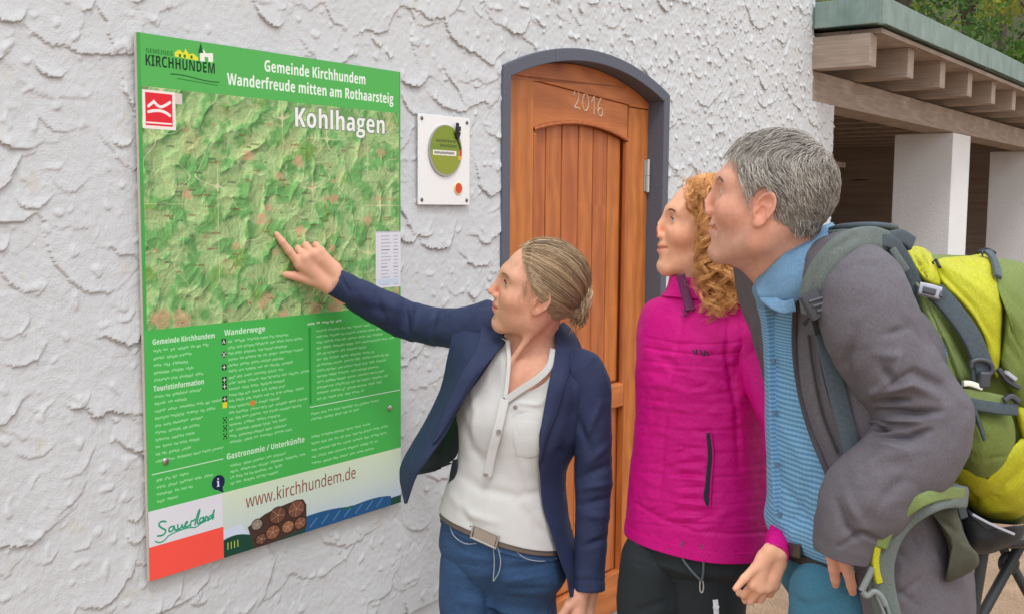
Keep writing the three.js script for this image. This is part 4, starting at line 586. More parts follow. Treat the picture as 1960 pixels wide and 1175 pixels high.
// ---------------------------------------------------------------- hands
// W wrist, d to the fingers, n out of the back of the hand, s to the thumb; curls = [[base, middle, tip] degrees] for index..little
function handField(W, d, n, s, k, curls, thumb, spread = [0.16, 0.04, -0.08, -0.2], fore = null) {
  const at = (a, b, c) => [W.x + (d.x * a + s.x * b + n.x * c) * k, W.y + (d.y * a + s.y * b + n.y * c) * k, W.z + (d.z * a + s.z * b + n.z * c) * k];
  const base = [[0.088, 0.027, 0], [0.092, 0.007, 0.002], [0.086, -0.012, 0.001], [0.077, -0.03, -0.003]], len = [[0.043, 0.026, 0.021], [0.048, 0.03, 0.022], [0.044, 0.028, 0.022], [0.034, 0.021, 0.019]], rad = [0.0092, 0.0094, 0.0089, 0.008], B = [];
  for (let f = 0; f < 4; f++) { let p = base[f], a = 0; const q = [p]; for (let j = 0; j < 3; j++) { a += THREE.MathUtils.degToRad(curls[f][j]); const L = len[f][j]; p = [p[0] + Math.cos(a) * L * Math.cos(spread[f]), p[1] + Math.cos(a) * L * Math.sin(spread[f]), p[2] - Math.sin(a) * L]; q.push(p); } B.push(q.map((x) => at(...x))); }
  const T = thumb.map((x) => at(...x)), pal = base.map((b) => at(...b)), w0 = at(0, 0.013, 0), w1 = at(0, -0.013, 0), heel = at(0.022, 0.016, -0.006), heel2 = at(0.022, -0.02, -0.006), fore0 = fore ? [fore.x, fore.y, fore.z] : at(-0.05, 0.01, 0), fore1 = fore ? fore0 : at(-0.05, -0.01, 0);
  return (x, y, z) => {
    let m = smin(cap(x, y, z, fore0, w0, 0.019 * k, 0.0165 * k), cap(x, y, z, fore1, w1, 0.019 * k, 0.0165 * k), 0.02 * k);
    m = smin(m, cap(x, y, z, w0, heel, 0.0165 * k, 0.017 * k), 0.015 * k); m = smin(m, cap(x, y, z, w1, heel2, 0.0165 * k, 0.016 * k), 0.015 * k);
    const st = [heel, heel, heel2, heel2]; for (let f = 0; f < 4; f++) m = smin(m, cap(x, y, z, st[f], pal[f], 0.0155 * k, (rad[f] + 0.003) * k), 0.014 * k);
    for (let f = 0; f < 4; f++) { const q = B[f], r = rad[f] * k; let e = cap(x, y, z, q[0], q[1], r * 1.12, r); e = smin(e, cap(x, y, z, q[1], q[2], r * 1.02, r * 0.9), 0.003 * k); e = smin(e, cap(x, y, z, q[2], q[3], r * 0.9, r * 0.74), 0.003 * k); m = smin(m, e, 0.0065 * k); }
    let t = cap(x, y, z, T[0], T[1], 0.0165 * k, 0.0115 * k); t = smin(t, cap(x, y, z, T[1], T[2], 0.0112 * k, 0.0102 * k), 0.004 * k); t = smin(t, cap(x, y, z, T[2], T[3], 0.0102 * k, 0.0078 * k), 0.003 * k);
    return smin(m, t, 0.01 * k);
  };
}
const handColor = (base) => (x, y, z, c) => { const n = 1 + 0.12 * fbm(x * 60, y * 60, z * 60, 3) + 0.05 * pn.noise(x * 500, y * 500, z * 500); c[0] = base[0] * n; c[1] = base[1] * n * (1 + 0.05 * pn.noise(x * 40, y * 40, z * 40)); c[2] = base[2] * n; };
const skinMat = () => new THREE.MeshPhysicalMaterial({ vertexColors: true, roughness: 0.52, specularIntensity: 0.4, sheen: 0.25, sheenRoughness: 0.6, sheenColor: lin(0.6, 0.25, 0.18), bumpMap: rep(plasterBump, 14), bumpScale: 0.0009 });
const bounds = (pts, m) => { const lo = [1e9, 1e9, 1e9], hi = [-1e9, -1e9, -1e9]; for (const p of pts) [p.x, p.y, p.z].forEach((v, i) => { lo[i] = Math.min(lo[i], v - m); hi[i] = Math.max(hi[i], v + m); }); return [lo, hi]; };
// cloth textures
const weaveBump = tex(256, 256, gray((u, v) => 0.5 + 0.25 * Math.sin(u * 256) * Math.sin(v * 256) + 0.25 * tn(u, v, 40)));
const heather = tex(512, 512, gray((u, v) => 0.9 + 0.1 * tn(u, v, 150, 2) + 0.09 * pn.noise(u * 512, v * 60, 3) + 0.07 * pn.noise(u * 60, v * 512, 8)), true);
const cloth = (color, o = {}) => new THREE.MeshPhysicalMaterial({ color, roughness: o.rough ?? 0.85, sheen: o.sheen ?? 0.3, sheenRoughness: 0.5, sheenColor: o.sheenColor ?? new THREE.Color(color).lerp(lin(1, 1, 1), 0.4), bumpMap: rep(weaveBump, o.rep ?? 12), bumpScale: o.bump ?? 0.0006, side: THREE.DoubleSide, map: o.map ?? rep(heather, 3), ...(o.more ?? {}) });
// ================================================================ the guide in the navy blazer
{
  const D = 2.6, SK = [0.77, 0.41, 0.285];
  const T = torso([[1020, 632, D + 0.01, 0.058, 0.056, 8], [1016, 662, D + 0.005, 0.1, 0.066, 11], [1010, 700, D, 0.160, 0.088, 13], [1000, 755, D, 0.158, 0.104, 12], [988, 815, D - 0.01, 0.148, 0.112, 11], [974, 890, D - 0.01, 0.126, 0.1, 11], [966, 960, D - 0.01, 0.137, 0.104, 12], [962, 1030, D - 0.01, 0.157, 0.112, 12], [962, 1100, D - 0.01, 0.167, 0.116, 8], [964, 1160, D - 0.01, 0.17, 0.118, 6]], -THREE.MathUtils.degToRad(-27));
  const who = thing('person', 'woman in a navy blazer and jeans pointing at the board', 'person'); const base = P(965, 1040, D); base.y = 0; who.position.copy(base);
  const add = (name, g, m, parent) => { if (!parent || parent === who) g.translate(-base.x, 0, -base.z); else g.translate(-base.x, 0, -base.z); return mesh(name, g, m, parent ?? who); };
  const F = headFrame([1032, 580], D - 0.06, 0.985, -5, 11, 15);
  const H = headField({ jaw: 0.97, nose: 0.88, lip: 1.05, brow: 0.85, cheek: 1.12, full: 1.05, open: 0.0012, smile: 6 }), sc = F.scale, e = F.I.elements;
  const loc = (x, y, z) => [e[0] * x + e[4] * y + e[8] * z + e[12], e[1] * x + e[5] * y + e[9] * z + e[13], e[2] * x + e[6] * y + e[10] * z + e[14]];
  const nk = (() => { const p = P(1018, 648, D + 0.012); return [p.x, p.y, p.z]; })(), n0 = F.w(-0.02, -0.035, 0).toArray(), n1 = F.w(0.012, -0.055, 0).toArray(), notch = (() => { const q = T.under(968, 708, -0.006).p; return [q.x, q.y, q.z]; })(), mast = F.w(-0.02, -0.035, 0.05).toArray();
  const body = (x, y, z) => { const q = loc(x, y, z); let d = H(q[0], q[1], q[2]) * sc; let k = smin(cap(x, y, z, n0, nk, 0.05, 0.056), cap(x, y, z, n1, nk, 0.038, 0.05), 0.02); k = smin(k, cap(x, y, z, mast, notch, 0.009, 0.007), 0.03); d = smin(d, k, 0.022); return smin(d, T.field(x, y, z, -0.011), 0.028); };
  const fc = faceColor(SK, { red: 1.05, lips: 0.85, smile: 6 });
  const hd = [F.w(0.12, 0.13, 0), F.w(-0.11, -0.12, 0), F.w(0, 0, 0.09), F.w(0, 0, -0.09), P(905, 700, D), P(1120, 770, D)]; let [lo, hi] = bounds(hd, 0.012); lo[1] = P(960, 800, D).y;
  const parts = [skin(body, lo, hi, 0.0029, (x, y, z, c) => { const q = loc(x, y, z); fc(q[0], q[1], q[2], c); })];
  // right hand, index finger on the map
  const W = P(638, 541, 2.668), tip = P(541, 443, 2.606), d = tip.clone().sub(W).normalize(), s0 = V(-0.72, -0.66, 0.12), s = s0.addScaledVector(d, -s0.dot(d)).normalize(), n = s.clone().cross(d).normalize(); if (n.z < 0) n.negate();
  const rh = handField(W, d, n, s, 1.05, [[-4, 4, 6], [62, 78, 40], [70, 80, 40], [74, 80, 40]], [[0.014, 0.017, -0.006], [0.043, 0.038, -0.006], [0.076, 0.055, -0.004], [0.106, 0.077, -0.002]], [-0.13, 0.0, -0.06, -0.12]);
  const hb = bounds([W.clone().addScaledVector(d, -0.05), tip, W.clone().addScaledVector(s, 0.1).addScaledVector(d, 0.05), W.clone().addScaledVector(s, -0.05).addScaledVector(d, 0.06), W.clone().addScaledVector(n, -0.06).addScaledVector(d, 0.1)], 0.02); parts.push(skin(rh, hb[0], hb[1], 0.0028, handColor(SK)));
  // left hand hanging
  const W2 = P(1124, 1122, 2.5), d2 = V(-0.12, -1, 0.06).normalize(), n2 = V(0.72, 0, 0.7), s2 = V(-0.7, 0, 0.72); n2.addScaledVector(d2, -n2.dot(d2)).normalize(); s2.addScaledVector(d2, -s2.dot(d2)).addScaledVector(n2, -s2.dot(n2)).normalize();
  const lh = handField(W2, d2, n2, s2, 1.0, [[30, 40, 25], [36, 46, 28], [42, 48, 30], [46, 50, 30]], [[0.015, 0.02, -0.008], [0.045, 0.042, -0.014], [0.075, 0.05, -0.026], [0.1, 0.05, -0.04]]);
  const b2 = bounds([W2.clone().addScaledVector(d2, -0.05), W2.clone().addScaledVector(d2, 0.19), W2.clone().addScaledVector(s2, 0.07), W2.clone().addScaledVector(n2, -0.09).addScaledVector(d2, 0.1)], 0.035); parts.push(skin(lh, b2[0], b2[1], 0.0032, handColor(SK)));
  // the rest of the body, under the clothes
  const J = (a, b, c) => P(a, b, c).toArray(), feet = [[888, 1590, 2.6], [1030, 1600, 2.56]], rest = [[J(895, 632, 2.69), J(770, 612, 2.78), 0.036, 0.03], [J(770, 612, 2.78), J(640, 542, 2.67), 0.028, 0.019], [J(1128, 735, 2.53), J(1135, 925, 2.52), 0.036, 0.03], [J(1135, 925, 2.52), J(1125, 1120, 2.5), 0.028, 0.018], [J(912, 1080, D), J(905, 1330, D), 0.055, 0.04], [J(905, 1330, D), J(890, 1580, 2.62), 0.045, 0.03], [J(1012, 1090, D - 0.03), J(1020, 1340, D - 0.03), 0.055, 0.04], [J(1020, 1340, D - 0.03), J(1028, 1590, 2.58), 0.045, 0.03]];
  const yCrotch = P(965, 1085, D).y, inner = (x, y, z) => { let q = Math.max(T.field(x, y, z, -0.045), yCrotch - y); for (const c of rest) q = smin(q, cap(x, y, z, c[0], c[1], c[2], c[3]), 0.03); return q; };
  const bb = bounds([P(640, 600, 2.7), P(1150, 640, 2.5), P(900, 1600, 2.7), P(1040, 1620, 2.5)], 0.1); parts.push(skin(inner, bb[0], bb[1], 0.014, handColor(SK)));
  add('body', merge(parts), skinMat());
  const shift = new THREE.Group(); // eyes and brows are built in the place's own axes
  const hairC = (t) => lin(mix(0.22, 0.76, t), mix(0.15, 0.55, t), mix(0.092, 0.34, t));
  const at0 = who.children.length; eyes(F, who, [0.05, 0.09, 0.12]); brows(F, who, lin(0.33, 0.2, 0.12), 0.95, 0.75); for (let i = at0; i < who.children.length; i++) who.children[i].geometry.translate(-base.x, 0, -base.z);
  for (const sg of [1, -1]) { // lashes: a dark line on the lid rim
    const fb = new Fibres(); for (let i = 0; i < 26; i++) { const t = i / 25, z = mix(0.0205, 0.0435, t), y = 0.0212 + 0.002 * Math.sin(t * 3.1), x = 0.0848 - 9 * (z - 0.031) ** 2 * 3, p = []; for (let k = 0; k < 3; k++) p.push(F.w(x + k * 0.0022, y - 0.001 + k * k * 0.0008, sg * (z + k * 0.0006))); fb.add(p, 0.0006, lin(0.03, 0.02, 0.015)); } add('eyelash', fb.geometry(), std(lin(0.03, 0.02, 0.015), 0.7));
  }
  { // hair drawn back to a loose knot low on the head
    const xh = [[-0.075, -0.055], [-0.045, -0.036], [-0.02, -0.02], [0.0, 0.002], [0.022, 0.018], [0.045, 0.034], [0.07, 0.05], [0.09, 0.062], [0.105, 0.064], [0.13, 0.075]], line = (y) => { for (let i = 1; i < xh.length; i++) if (y < xh[i][0]) { const a = xh[i - 1], b = xh[i]; return mix(a[1], b[1], clamp((y - a[0]) / (b[0] - a[0]))); } return 0.075; };
    const knot = [-0.102, -0.004, 0.006];
    const cap0 = (x, y, z) => { let q = ell(x, y, z, [SC[0] - 0.004, SC[1] + 0.001, 0], [SR[0] + 0.009, SR[1] + 0.008, SR[2] + 0.009]); q = smin(q, ell(x, y, z, [-0.045, -0.012, 0], [0.05, 0.05, 0.064]), 0.03); const r = (x - line(y)) * 0.85; q = smax(q, r, 0.01); q = smax(q, -(y + 0.058 + 0.35 * (x + 0.03)), 0.012); return smin(q, ell(x, y, z, knot, [0.034, 0.045, 0.045]), 0.02); };
    const f = (x, y, z) => { const q = loc(x, y, z); return (cap0(q[0], q[1], q[2]) + 0.003 + 0.006 * pn.noise(q[0] * 22, q[1] * 30, q[2] * 22) + 0.0012 * Math.sin(260 * q[1] + 60 * q[0] + 6 * pn.noise(q[0] * 30, q[1] * 30, q[2] * 30))) * sc; }, [l1, h1] = bounds([F.w(0.12, 0.14, 0), F.w(-0.14, -0.1, 0), F.w(0, 0, 0.1), F.w(0, 0, -0.1)], 0.02);
    const hair = add('hair', skin(f, l1, h1, 0.0036, (x, y, z, c) => { const k = hairC(0.16 + 0.25 * pn.noise(x * 120, y * 120, z * 120)); c[0] = k.r; c[1] = k.g; c[2] = k.b; }), new THREE.MeshPhysicalMaterial({ vertexColors: true, roughness: 0.6, sheen: 0.3, sheenColor: lin(0.6, 0.45, 0.25) }));
    const fb = new Fibres(), C = V(SC[0] - 0.004, SC[1], 0), Rr = V(SR[0] + 0.0105, SR[1] + 0.0095, SR[2] + 0.0105), onE = (d, k) => V(C.x + d.x * Rr.x * k, C.y + d.y * Rr.y * k, C.z + d.z * Rr.z * k), kd = V((knot[0] - C.x) / Rr.x, (knot[1] - C.y) / Rr.y, (knot[2]) / Rr.z).normalize();
    for (let i = 0; i < 4600; i++) {
      const yy = Math.pow(rnd(), 0.8) * 0.175 - 0.045, sgn = rnd() < 0.72 ? 1 : -1, back = rnd() < 0.35 ? rr(0, 0.07) : rr(0, 0.006), x = line(yy) - back; let zz = 1 - ((x - C.x) / Rr.x) ** 2 - ((yy - C.y) / Rr.y) ** 2; if (zz < 0) { if (rnd() < 0.6) continue; zz = 0; }
      const d0 = V((x - C.x) / Rr.x, (yy - C.y) / Rr.y, sgn * Math.sqrt(zz)).normalize(), ang = d0.angleTo(kd), path = [], n = 9, lift = rr(-0.03, 0.075), w = rr(-0.1, 0.1), frizz = rnd() < 0.12 ? rr(0.03, 0.12) : 0; if (ang < 0.25) continue;
      const sag = V(0, rr(-0.16, 0.22), 0); for (let k = 0; k <= n; k++) { const t = k / n, q = d0.clone().multiplyScalar(Math.sin((1 - t) * ang) / Math.sin(ang)).addScaledVector(kd, Math.sin(t * ang) / Math.sin(ang)).addScaledVector(sag, Math.sin(t * Math.PI) * 0.5); q.addScaledVector(V(0, 1, 0).cross(q), w * Math.sin(t * 3.14)).normalize(); q.add(V(0, 0.07 * pn.noise(q.x * 4 + 3, q.y * 4, q.z * 4), 0.03 * pn.noise(q.x * 5, q.y * 5 + 9, q.z * 5)).multiplyScalar(Math.sin(t * Math.PI))).normalize(); const p = onE(q, 1 + lift * Math.sin(t * Math.PI) * 0.7 + frizz * Math.sin(t * 3.14) * t + (k ? 0.005 : -0.04)); path.push(p.applyMatrix4(F.M)); }
      fb.add(path, rr(0.0003, 0.00075), hairC(clamp(0.5 + 0.6 * rr(-1, 1) + 0.25 * pn.noise(yy * 60, sgn * 3, x * 60))), 0.5);
    }
    for (let i = 0; i < 420; i++) { // loops of the knot and loose ends behind it
      const a0 = rr(0, 6.28), r = rr(0.018, 0.043), tl = rr(-0.6, 0.6), ll = rr(2.5, 6), path = [], off = V(rr(-0.012, 0.006), rr(-0.012, 0.012), rr(-0.014, 0.014)); for (let k = 0; k <= 10; k++) { const a = a0 + (k / 10) * ll, q = V(knot[0] - 0.006 + Math.sin(a) * tl * 0.025, knot[1] + Math.sin(a) * r, knot[2] + Math.cos(a) * r).add(off); path.push(q.applyMatrix4(F.M)); } fb.add(path, rr(0.0006, 0.0014), hairC(rr(0.15, 1)), 0.4);
    }
    for (let i = 0; i < 80; i++) { const p0 = V(rr(-0.105, -0.085), rr(-0.04, -0.01), rr(-0.02, 0.035)), path = [], dx = rr(-0.035, 0.008), dy = rr(-0.055, -0.012), cu = rr(-1, 1); for (let k = 0; k <= 8; k++) { const t = k / 8; path.push(V(p0.x + dx * Math.sin(t * 2.4) , p0.y + dy * t + 0.012 * Math.sin(t * 3), p0.z + 0.012 * cu * t).applyMatrix4(F.M)); } fb.add(path, rr(0.0005, 0.001), hairC(rr(0.3, 1)), 0.3); }
    for (let i = 0; i < 160; i++) { // long loose strands swept over the side and back
      const yy = rr(-0.01, 0.12), x = line(yy) - rr(0, 0.05), sgn = rnd() < 0.8 ? 1 : -1; let zz = 1 - ((x - C.x) / Rr.x) ** 2 - ((yy - C.y) / Rr.y) ** 2; if (zz < 0.01) continue; const d0 = V((x - C.x) / Rr.x, (yy - C.y) / Rr.y, sgn * Math.sqrt(zz)).normalize(), ang = d0.angleTo(kd), path = [], a1 = rr(0, 6), f = rr(3, 8), am = rr(0.004, 0.05), top = rr(0.03, 0.13); if (ang < 0.3) continue;
      for (let k = 0; k <= 14; k++) { const t = k / 14, q = d0.clone().multiplyScalar(Math.sin((1 - t) * ang) / Math.sin(ang)).addScaledVector(kd, Math.sin(t * ang) / Math.sin(ang)); q.y += am * Math.sin(a1 + t * f); path.push(onE(q.normalize(), 1 + top * Math.sin(t * 3.14) + 0.006).applyMatrix4(F.M)); } fb.add(path, rr(0.0005, 0.0012), hairC(rr(0.2, 1)), 0.5);
    }
    for (let i = 0; i < 26; i++) { const p0 = V(rr(0.02, 0.05), rr(0.0, 0.06), 0.07 * (rnd() < 0.7 ? 1 : -1)), path = [], l = rr(0.02, 0.05); for (let k = 0; k <= 6; k++) { const t = k / 6; path.push(V(p0.x - 0.012 * t + 0.006 * Math.sin(t * 3), p0.y - l * t, p0.z * (1 + 0.04 * t)).applyMatrix4(F.M)); } fb.add(path, 0.00045, hairC(rr(0.4, 1)), 0.3); }
    add('strands', fb.geometry(), new THREE.MeshPhysicalMaterial({ vertexColors: true, roughness: 0.45 }), hair);
  }
  // ---- white blouse
  const blouseM = cloth(lin(0.60, 0.60, 0.59), { sheen: 0.1, bump: 0.0003, rep: 30, more: { map: null } });
  const poly = (pts) => (y) => { if (y <= pts[0][1]) return pts[0][0]; for (let i = 1; i < pts.length; i++) if (y <= pts[i][1]) return mix(pts[i - 1][0], pts[i][0], (y - pts[i - 1][1]) / (pts[i][1] - pts[i - 1][1])); return pts[pts.length - 1][0]; };
  const yOf = (v) => { const q = T.at(v, T.angleAt(v, 965)); return toPx(q)[1]; };
  const edgeL = poly([[970, 650], [973, 690], [969, 730], [965, 762], [957, 830], [946, 880], [937, 930], [933, 1060]]), edgeR = poly([[1066, 650], [1057, 690], [1030, 722], [992, 745], [967, 764], [956, 830], [943, 880], [933, 930], [928, 1060]]);
  const memo = (f) => { const c = new Map(); return (v) => { const k = Math.round(v * 400); if (!c.has(k)) c.set(k, f(k / 400)); return c.get(k); }; };
  const vTop = T.rowOf(655), vHem = T.rowOf(1006);
  const bf = [{ l: [[880, 790], [905, 860], [930, 890]], w: 9, d: 0.0068 }, { l: [[900, 730], [912, 790], [905, 850]], w: 7, d: -0.0051 }, { l: [[945, 690], [940, 740]], w: 4, d: 0.0043 }, { l: [[953, 690], [949, 745]], w: 4, d: 0.0043 }, { l: [[985, 770], [1030, 775], [1045, 762]], w: 5, d: -0.0051 }, { l: [[975, 790], [1030, 800]], w: 6, d: 0.0043 }, { l: [[870, 900], [920, 935], [990, 950], [1050, 940]], w: 10, d: 0.0051 }, { l: [[865, 950], [900, 985], [950, 1000]], w: 9, d: -0.0068 }, { l: [[990, 960], [1030, 1010], [1060, 1030]], w: 9, d: 0.0068 }, { l: [[880, 960], [900, 1005]], w: 7, d: 0.0051 }, { l: [[1000, 880], [1020, 950]], w: 9, d: -0.0051 }, { l: [[930, 800]], w: 42, d: -0.018 }, { l: [[1010, 815]], w: 38, d: -0.012 }, { l: [[950, 850], [920, 900]], w: 7, d: 0.0051 }];
  const aL = memo((v) => T.angleAt(v, edgeL(yOf(v)), 0.004)), aR = memo((v) => T.angleAt(v, edgeR(yOf(v)), 0.004)), puff = (v) => 0.004 + 0.012 * smooth(T.rowOf(880), T.rowOf(980), v);
  const blouse = add('blouse', wrap(T, vTop, vHem, (v) => aR(v), (v) => aL(v) + 2 * Math.PI, puff, { nu: 170, nv: 120, thick: 0.0012, folds: bf, noise: 0.0025, scale: 16 }), blouseM);
  const onT = (px, py, off) => T.under(px, py, off).p;
  { // placket, its edge bands, buttons
    const band = (pts, w, off) => strap(pts.map(([x, y]) => { const q = onT(x, y, off); return [x, y, -q.z]; }), w, 0.003);
    add('placket', band([[966, 764], [958, 800], [950, 835], [941, 870], [933, 912]], 17, 0.022), blouseM, blouse);
    add('collar_band', band([[972, 652], [974, 690], [971, 730], [967, 762]], 8, 0.012), blouseM, blouse); add('collar_band', band([[1060, 668], [1052, 700], [1030, 724], [995, 747], [969, 766]], 13, 0.014), blouseM, blouse);
    for (const [x, y] of [[956, 826], [931, 908], [987, 780]]) { const q = onT(x, y, 0.0255), g = new THREE.CylinderGeometry(0.0055, 0.0055, 0.003, 20); g.rotateX(1.5); g.translate(q.x, q.y, q.z); add('button', g, std(lin(0.25, 0.22, 0.19), 0.3), blouse); }
    add('pocket', cushion([[985, 800], [1040, 792], [1040, 850], [1030, 872], [1000, 876], [986, 862]], (x, y) => -onT(x, y, 0.006).z, 0.004, { bulge: 10, n: 60 }), blouseM, blouse);
  }
  // ---- jeans and belt
  const denim = tex(512, 512, (u, v, o) => { const t = 0.5 + 0.3 * tn(u, v, 5) + 0.22 * pn.noise(u * 30, v * 220, 2) + 0.2 * pn.noise(u * 300, v * 40, 5); o[0] = mix(0.14, 0.38, t); o[1] = mix(0.26, 0.56, t); o[2] = mix(0.42, 0.74, t); }, true);
  const denimM = cloth(lin(0.5, 0.55, 0.62), { map: rep(denim, 2.2), sheen: 0, bump: 0.0006, rep: 30 });
  const jf = [{ l: [[945, 1085], [938, 1175]], w: 12, d: 0.012, flat: 1 }, { l: [[858, 1030], [880, 1050], [905, 1060]], w: 3, d: 0.003 }, { l: [[965, 1060], [963, 1085], [945, 1098]], w: 3, d: 0.003, flat: 1 }, { l: [[880, 1060], [930, 1072]], w: 5, d: -0.004 }, { l: [[965, 1075], [1040, 1070]], w: 5, d: -0.004 }, { l: [[970, 1128], [1050, 1126]], w: 6, d: 0.005 }, { l: [[870, 1150], [930, 1160]], w: 6, d: -0.004 }, { l: [[868, 1075], [930, 1088]], w: 4, d: 0.003 }, { l: [[870, 1100], [935, 1104]], w: 5, d: -0.003 }, { l: [[960, 1090], [1040, 1082]], w: 4, d: 0.003 }, { l: [[955, 1115], [1050, 1100]], w: 5, d: -0.003 }, { l: [[880, 1130], [930, 1140]], w: 5, d: 0.003 }, { l: [[965, 1140], [1040, 1150]], w: 5, d: 0.003 }];
  const hips = wrap(T, T.rowOf(1000), T.rowOf(1150), 0, 2 * Math.PI, (v) => 0.004 - 0.05 * smooth(T.rowOf(1062), T.rowOf(1140), v), { nu: 90, nv: 40, closedU: true, folds: jf });
  const leg = (st) => limb(st, { nu: 56, nv: 90, folds: jf, noise: 0.004, scale: 12 });
  const jeans = add('jeans', merge([hips, leg([[915, 1010, D, 0.06], [906, 1060, D, 0.078], [903, 1130, D, 0.082], [905, 1220, D, 0.074], [903, 1330, D, 0.06], [898, 1450, 2.61, 0.056], [890, 1580, 2.62, 0.05]]), leg([[995, 1020, D - 0.01, 0.06], [1003, 1070, D - 0.01, 0.077], [1003, 1140, D - 0.01, 0.08], [1010, 1230, D - 0.02, 0.074], [1020, 1340, D - 0.03, 0.061], [1025, 1460, 2.58, 0.057], [1028, 1592, 2.58, 0.05]])]), denimM);
  const jb = (pts, w, th, off) => strap(pts.map(([x, y]) => [x, y, -onT(x, y, off).z]), w, th);
  add('waistband', wrap(T, T.rowOf(994), T.rowOf(1026), 0, 2 * Math.PI, 0.008, { nu: 90, nv: 12, closedU: true }), denimM, jeans);
  for (const l of [[[952, 1045], [958, 1072], [955, 1095], [945, 1112]], [[944, 1044], [946, 1075], [944, 1112]], [[985, 1052], [1005, 1068], [1035, 1074], [1066, 1068]], [[860, 1002], [868, 1024], [890, 1040], [912, 1040]]]) add('stitching', rope(l.map(([x, y]) => [x, y, -onT(x, y, 0.008).z]), 0.0012), std(lin(0.32, 0.36, 0.4), 0.8), jeans);
  const belt = add('belt', wrap(T, T.rowOf(998), T.rowOf(1016), 0, 2 * Math.PI, 0.0125, { nu: 90, nv: 12, closedU: true, thick: 0.004 }), std(lin(0.13, 0.1, 0.085), 0.5));
  { const a = onT(905, 1017, 0.018), b = onT(950, 1037, 0.018), m = a.clone().add(b).multiplyScalar(0.5), dir = b.clone().sub(a).normalize(), w = a.distanceTo(b) * 1.06, M = new THREE.Matrix4().makeBasis(dir, V(0, 1, 0).addScaledVector(dir, -dir.y).normalize(), V(0, 0, 0)); const z = dir.clone().cross(V(0, 1, 0)).normalize(); M.makeBasis(dir, z.clone().cross(dir), z); M.setPosition(m);
    const st = std(lin(0.55, 0.53, 0.5), 0.32, { metalness: 0.9 }); const fr = merge([box(w, 0.005, 0.004, 0, 0.016, 0, 0.0015), box(w, 0.005, 0.004, 0, -0.016, 0, 0.0015), box(0.005, 0.036, 0.004, w / 2, 0, 0, 0.0015), box(0.005, 0.036, 0.004, -w / 2, 0, 0, 0.0015), box(w * 0.86, 0.026, 0.002, 0, 0, -0.001)]); fr.applyMatrix4(M); add('buckle', fr, st, belt); }
  for (const [x, y, z] of feet) { const p = P(x, y, z), g = new THREE.CapsuleGeometry(0.042, 0.15, 6, 16); g.rotateX(Math.PI / 2); g.scale(1, 0.9, 1); g.rotateY(-0.3); g.translate(p.x - 0.02, 0.04, p.z + 0.05); add('shoe', g, std(lin(0.05, 0.04, 0.035), 0.5)); }
  // ---- navy blazer
  const navy = cloth(lin(0.021, 0.036, 0.108), { sheen: 0.2, sheenColor: lin(0.12, 0.19, 0.4), bump: 0.0005, rep: 26, rough: 0.75 }), lining = cloth(lin(0.018, 0.024, 0.04), { sheen: 0.2, rough: 0.6 });
  const frontR = poly([[1072, 640], [1064, 690], [1048, 760], [1034, 830], [1031, 890], [1036, 960], [1052, 1030], [1070, 1100], [1076, 1160]]), aF = memo((v) => T.angleAt(v, frontR(yOf2(v)), 0.016)); function yOf2(v) { return toPx(T.at(v, T.angleAt(v, 1050), 0.016))[1]; }
  const zf = [{ l: [[1100, 780], [1080, 850], [1085, 900]], w: 12, d: 0.005 }, { l: [[1060, 860], [1090, 870]], w: 8, d: 0.004 }, { l: [[1070, 900], [1080, 1000]], w: 14, d: -0.006 }, { l: [[1095, 720], [1100, 790]], w: 8, d: 0.004 }];
  const blazer = add('blazer', wrap(T, T.rowOf(668), T.rowOf(1088), (v) => aF(v), () => Math.PI + 0.75, (v, a) => 0.016 + 0.026 * smooth(T.rowOf(860), T.rowOf(1080), v), { nu: 90, nv: 110, thick: 0.0022, folds: zf, noise: 0.006, scale: 12 }), navy);
  const S = (rows) => rows.map((r) => r.map((p) => P(...p)));
  const rf = [{ l: [[930, 660], [890, 740], [840, 830]], w: 10, d: -0.004 }, { l: [[880, 690], [830, 800]], w: 8, d: 0.003 }];
  // right front, pulled aside by the raised arm
  add('front_panel', finish(crease(sheet(S([
    [[868, 628, 2.65], [905, 622, 2.635], [940, 622, 2.625], [975, 640, 2.61]], [[858, 672, 2.63], [890, 668, 2.575], [925, 668, 2.55], [960, 660, 2.55]], [[845, 735, 2.63], [870, 732, 2.55], [900, 728, 2.515], [922, 716, 2.51]], [[818, 795, 2.62], [842, 795, 2.54], [865, 788, 2.51], [888, 766, 2.505]], [[790, 845, 2.61], [812, 848, 2.53], [832, 845, 2.50], [858, 822, 2.50]], [[768, 885, 2.6], [785, 890, 2.54], [802, 888, 2.50], [822, 872, 2.49]], [[765, 915, 2.6], [776, 925, 2.55], [788, 922, 2.52], [799, 904, 2.5]], [[773, 962, 2.58], [775, 964, 2.56], [777, 962, 2.55], [780, 955, 2.54]]]), { nu: 40, nv: 90, thick: 0.003 }), rf, 0.0025, 14)), navy, blazer);
  add('lapel', finish(crease(sheet(S([
    [[938, 578, 2.68], [960, 600, 2.665], [975, 625, 2.65], [985, 638, 2.635]], [[925, 610, 2.625], [945, 628, 2.61], [962, 640, 2.60], [974, 648, 2.595]], [[912, 665, 2.545], [930, 665, 2.54], [945, 664, 2.538], [960, 662, 2.54]], [[884, 712, 2.505], [900, 712, 2.497], [912, 710, 2.495], [926, 706, 2.502]], [[858, 765, 2.50], [872, 764, 2.492], [884, 760, 2.49], [896, 752, 2.497]], [[842, 805, 2.497], [850, 804, 2.49], [862, 798, 2.49], [872, 790, 2.495]], [[826, 850, 2.495], [832, 846, 2.49], [840, 838, 2.49], [846, 832, 2.495]]]), { nu: 24, nv: 70, thick: 0.004 }), [], 0.001, 20)), navy, blazer);
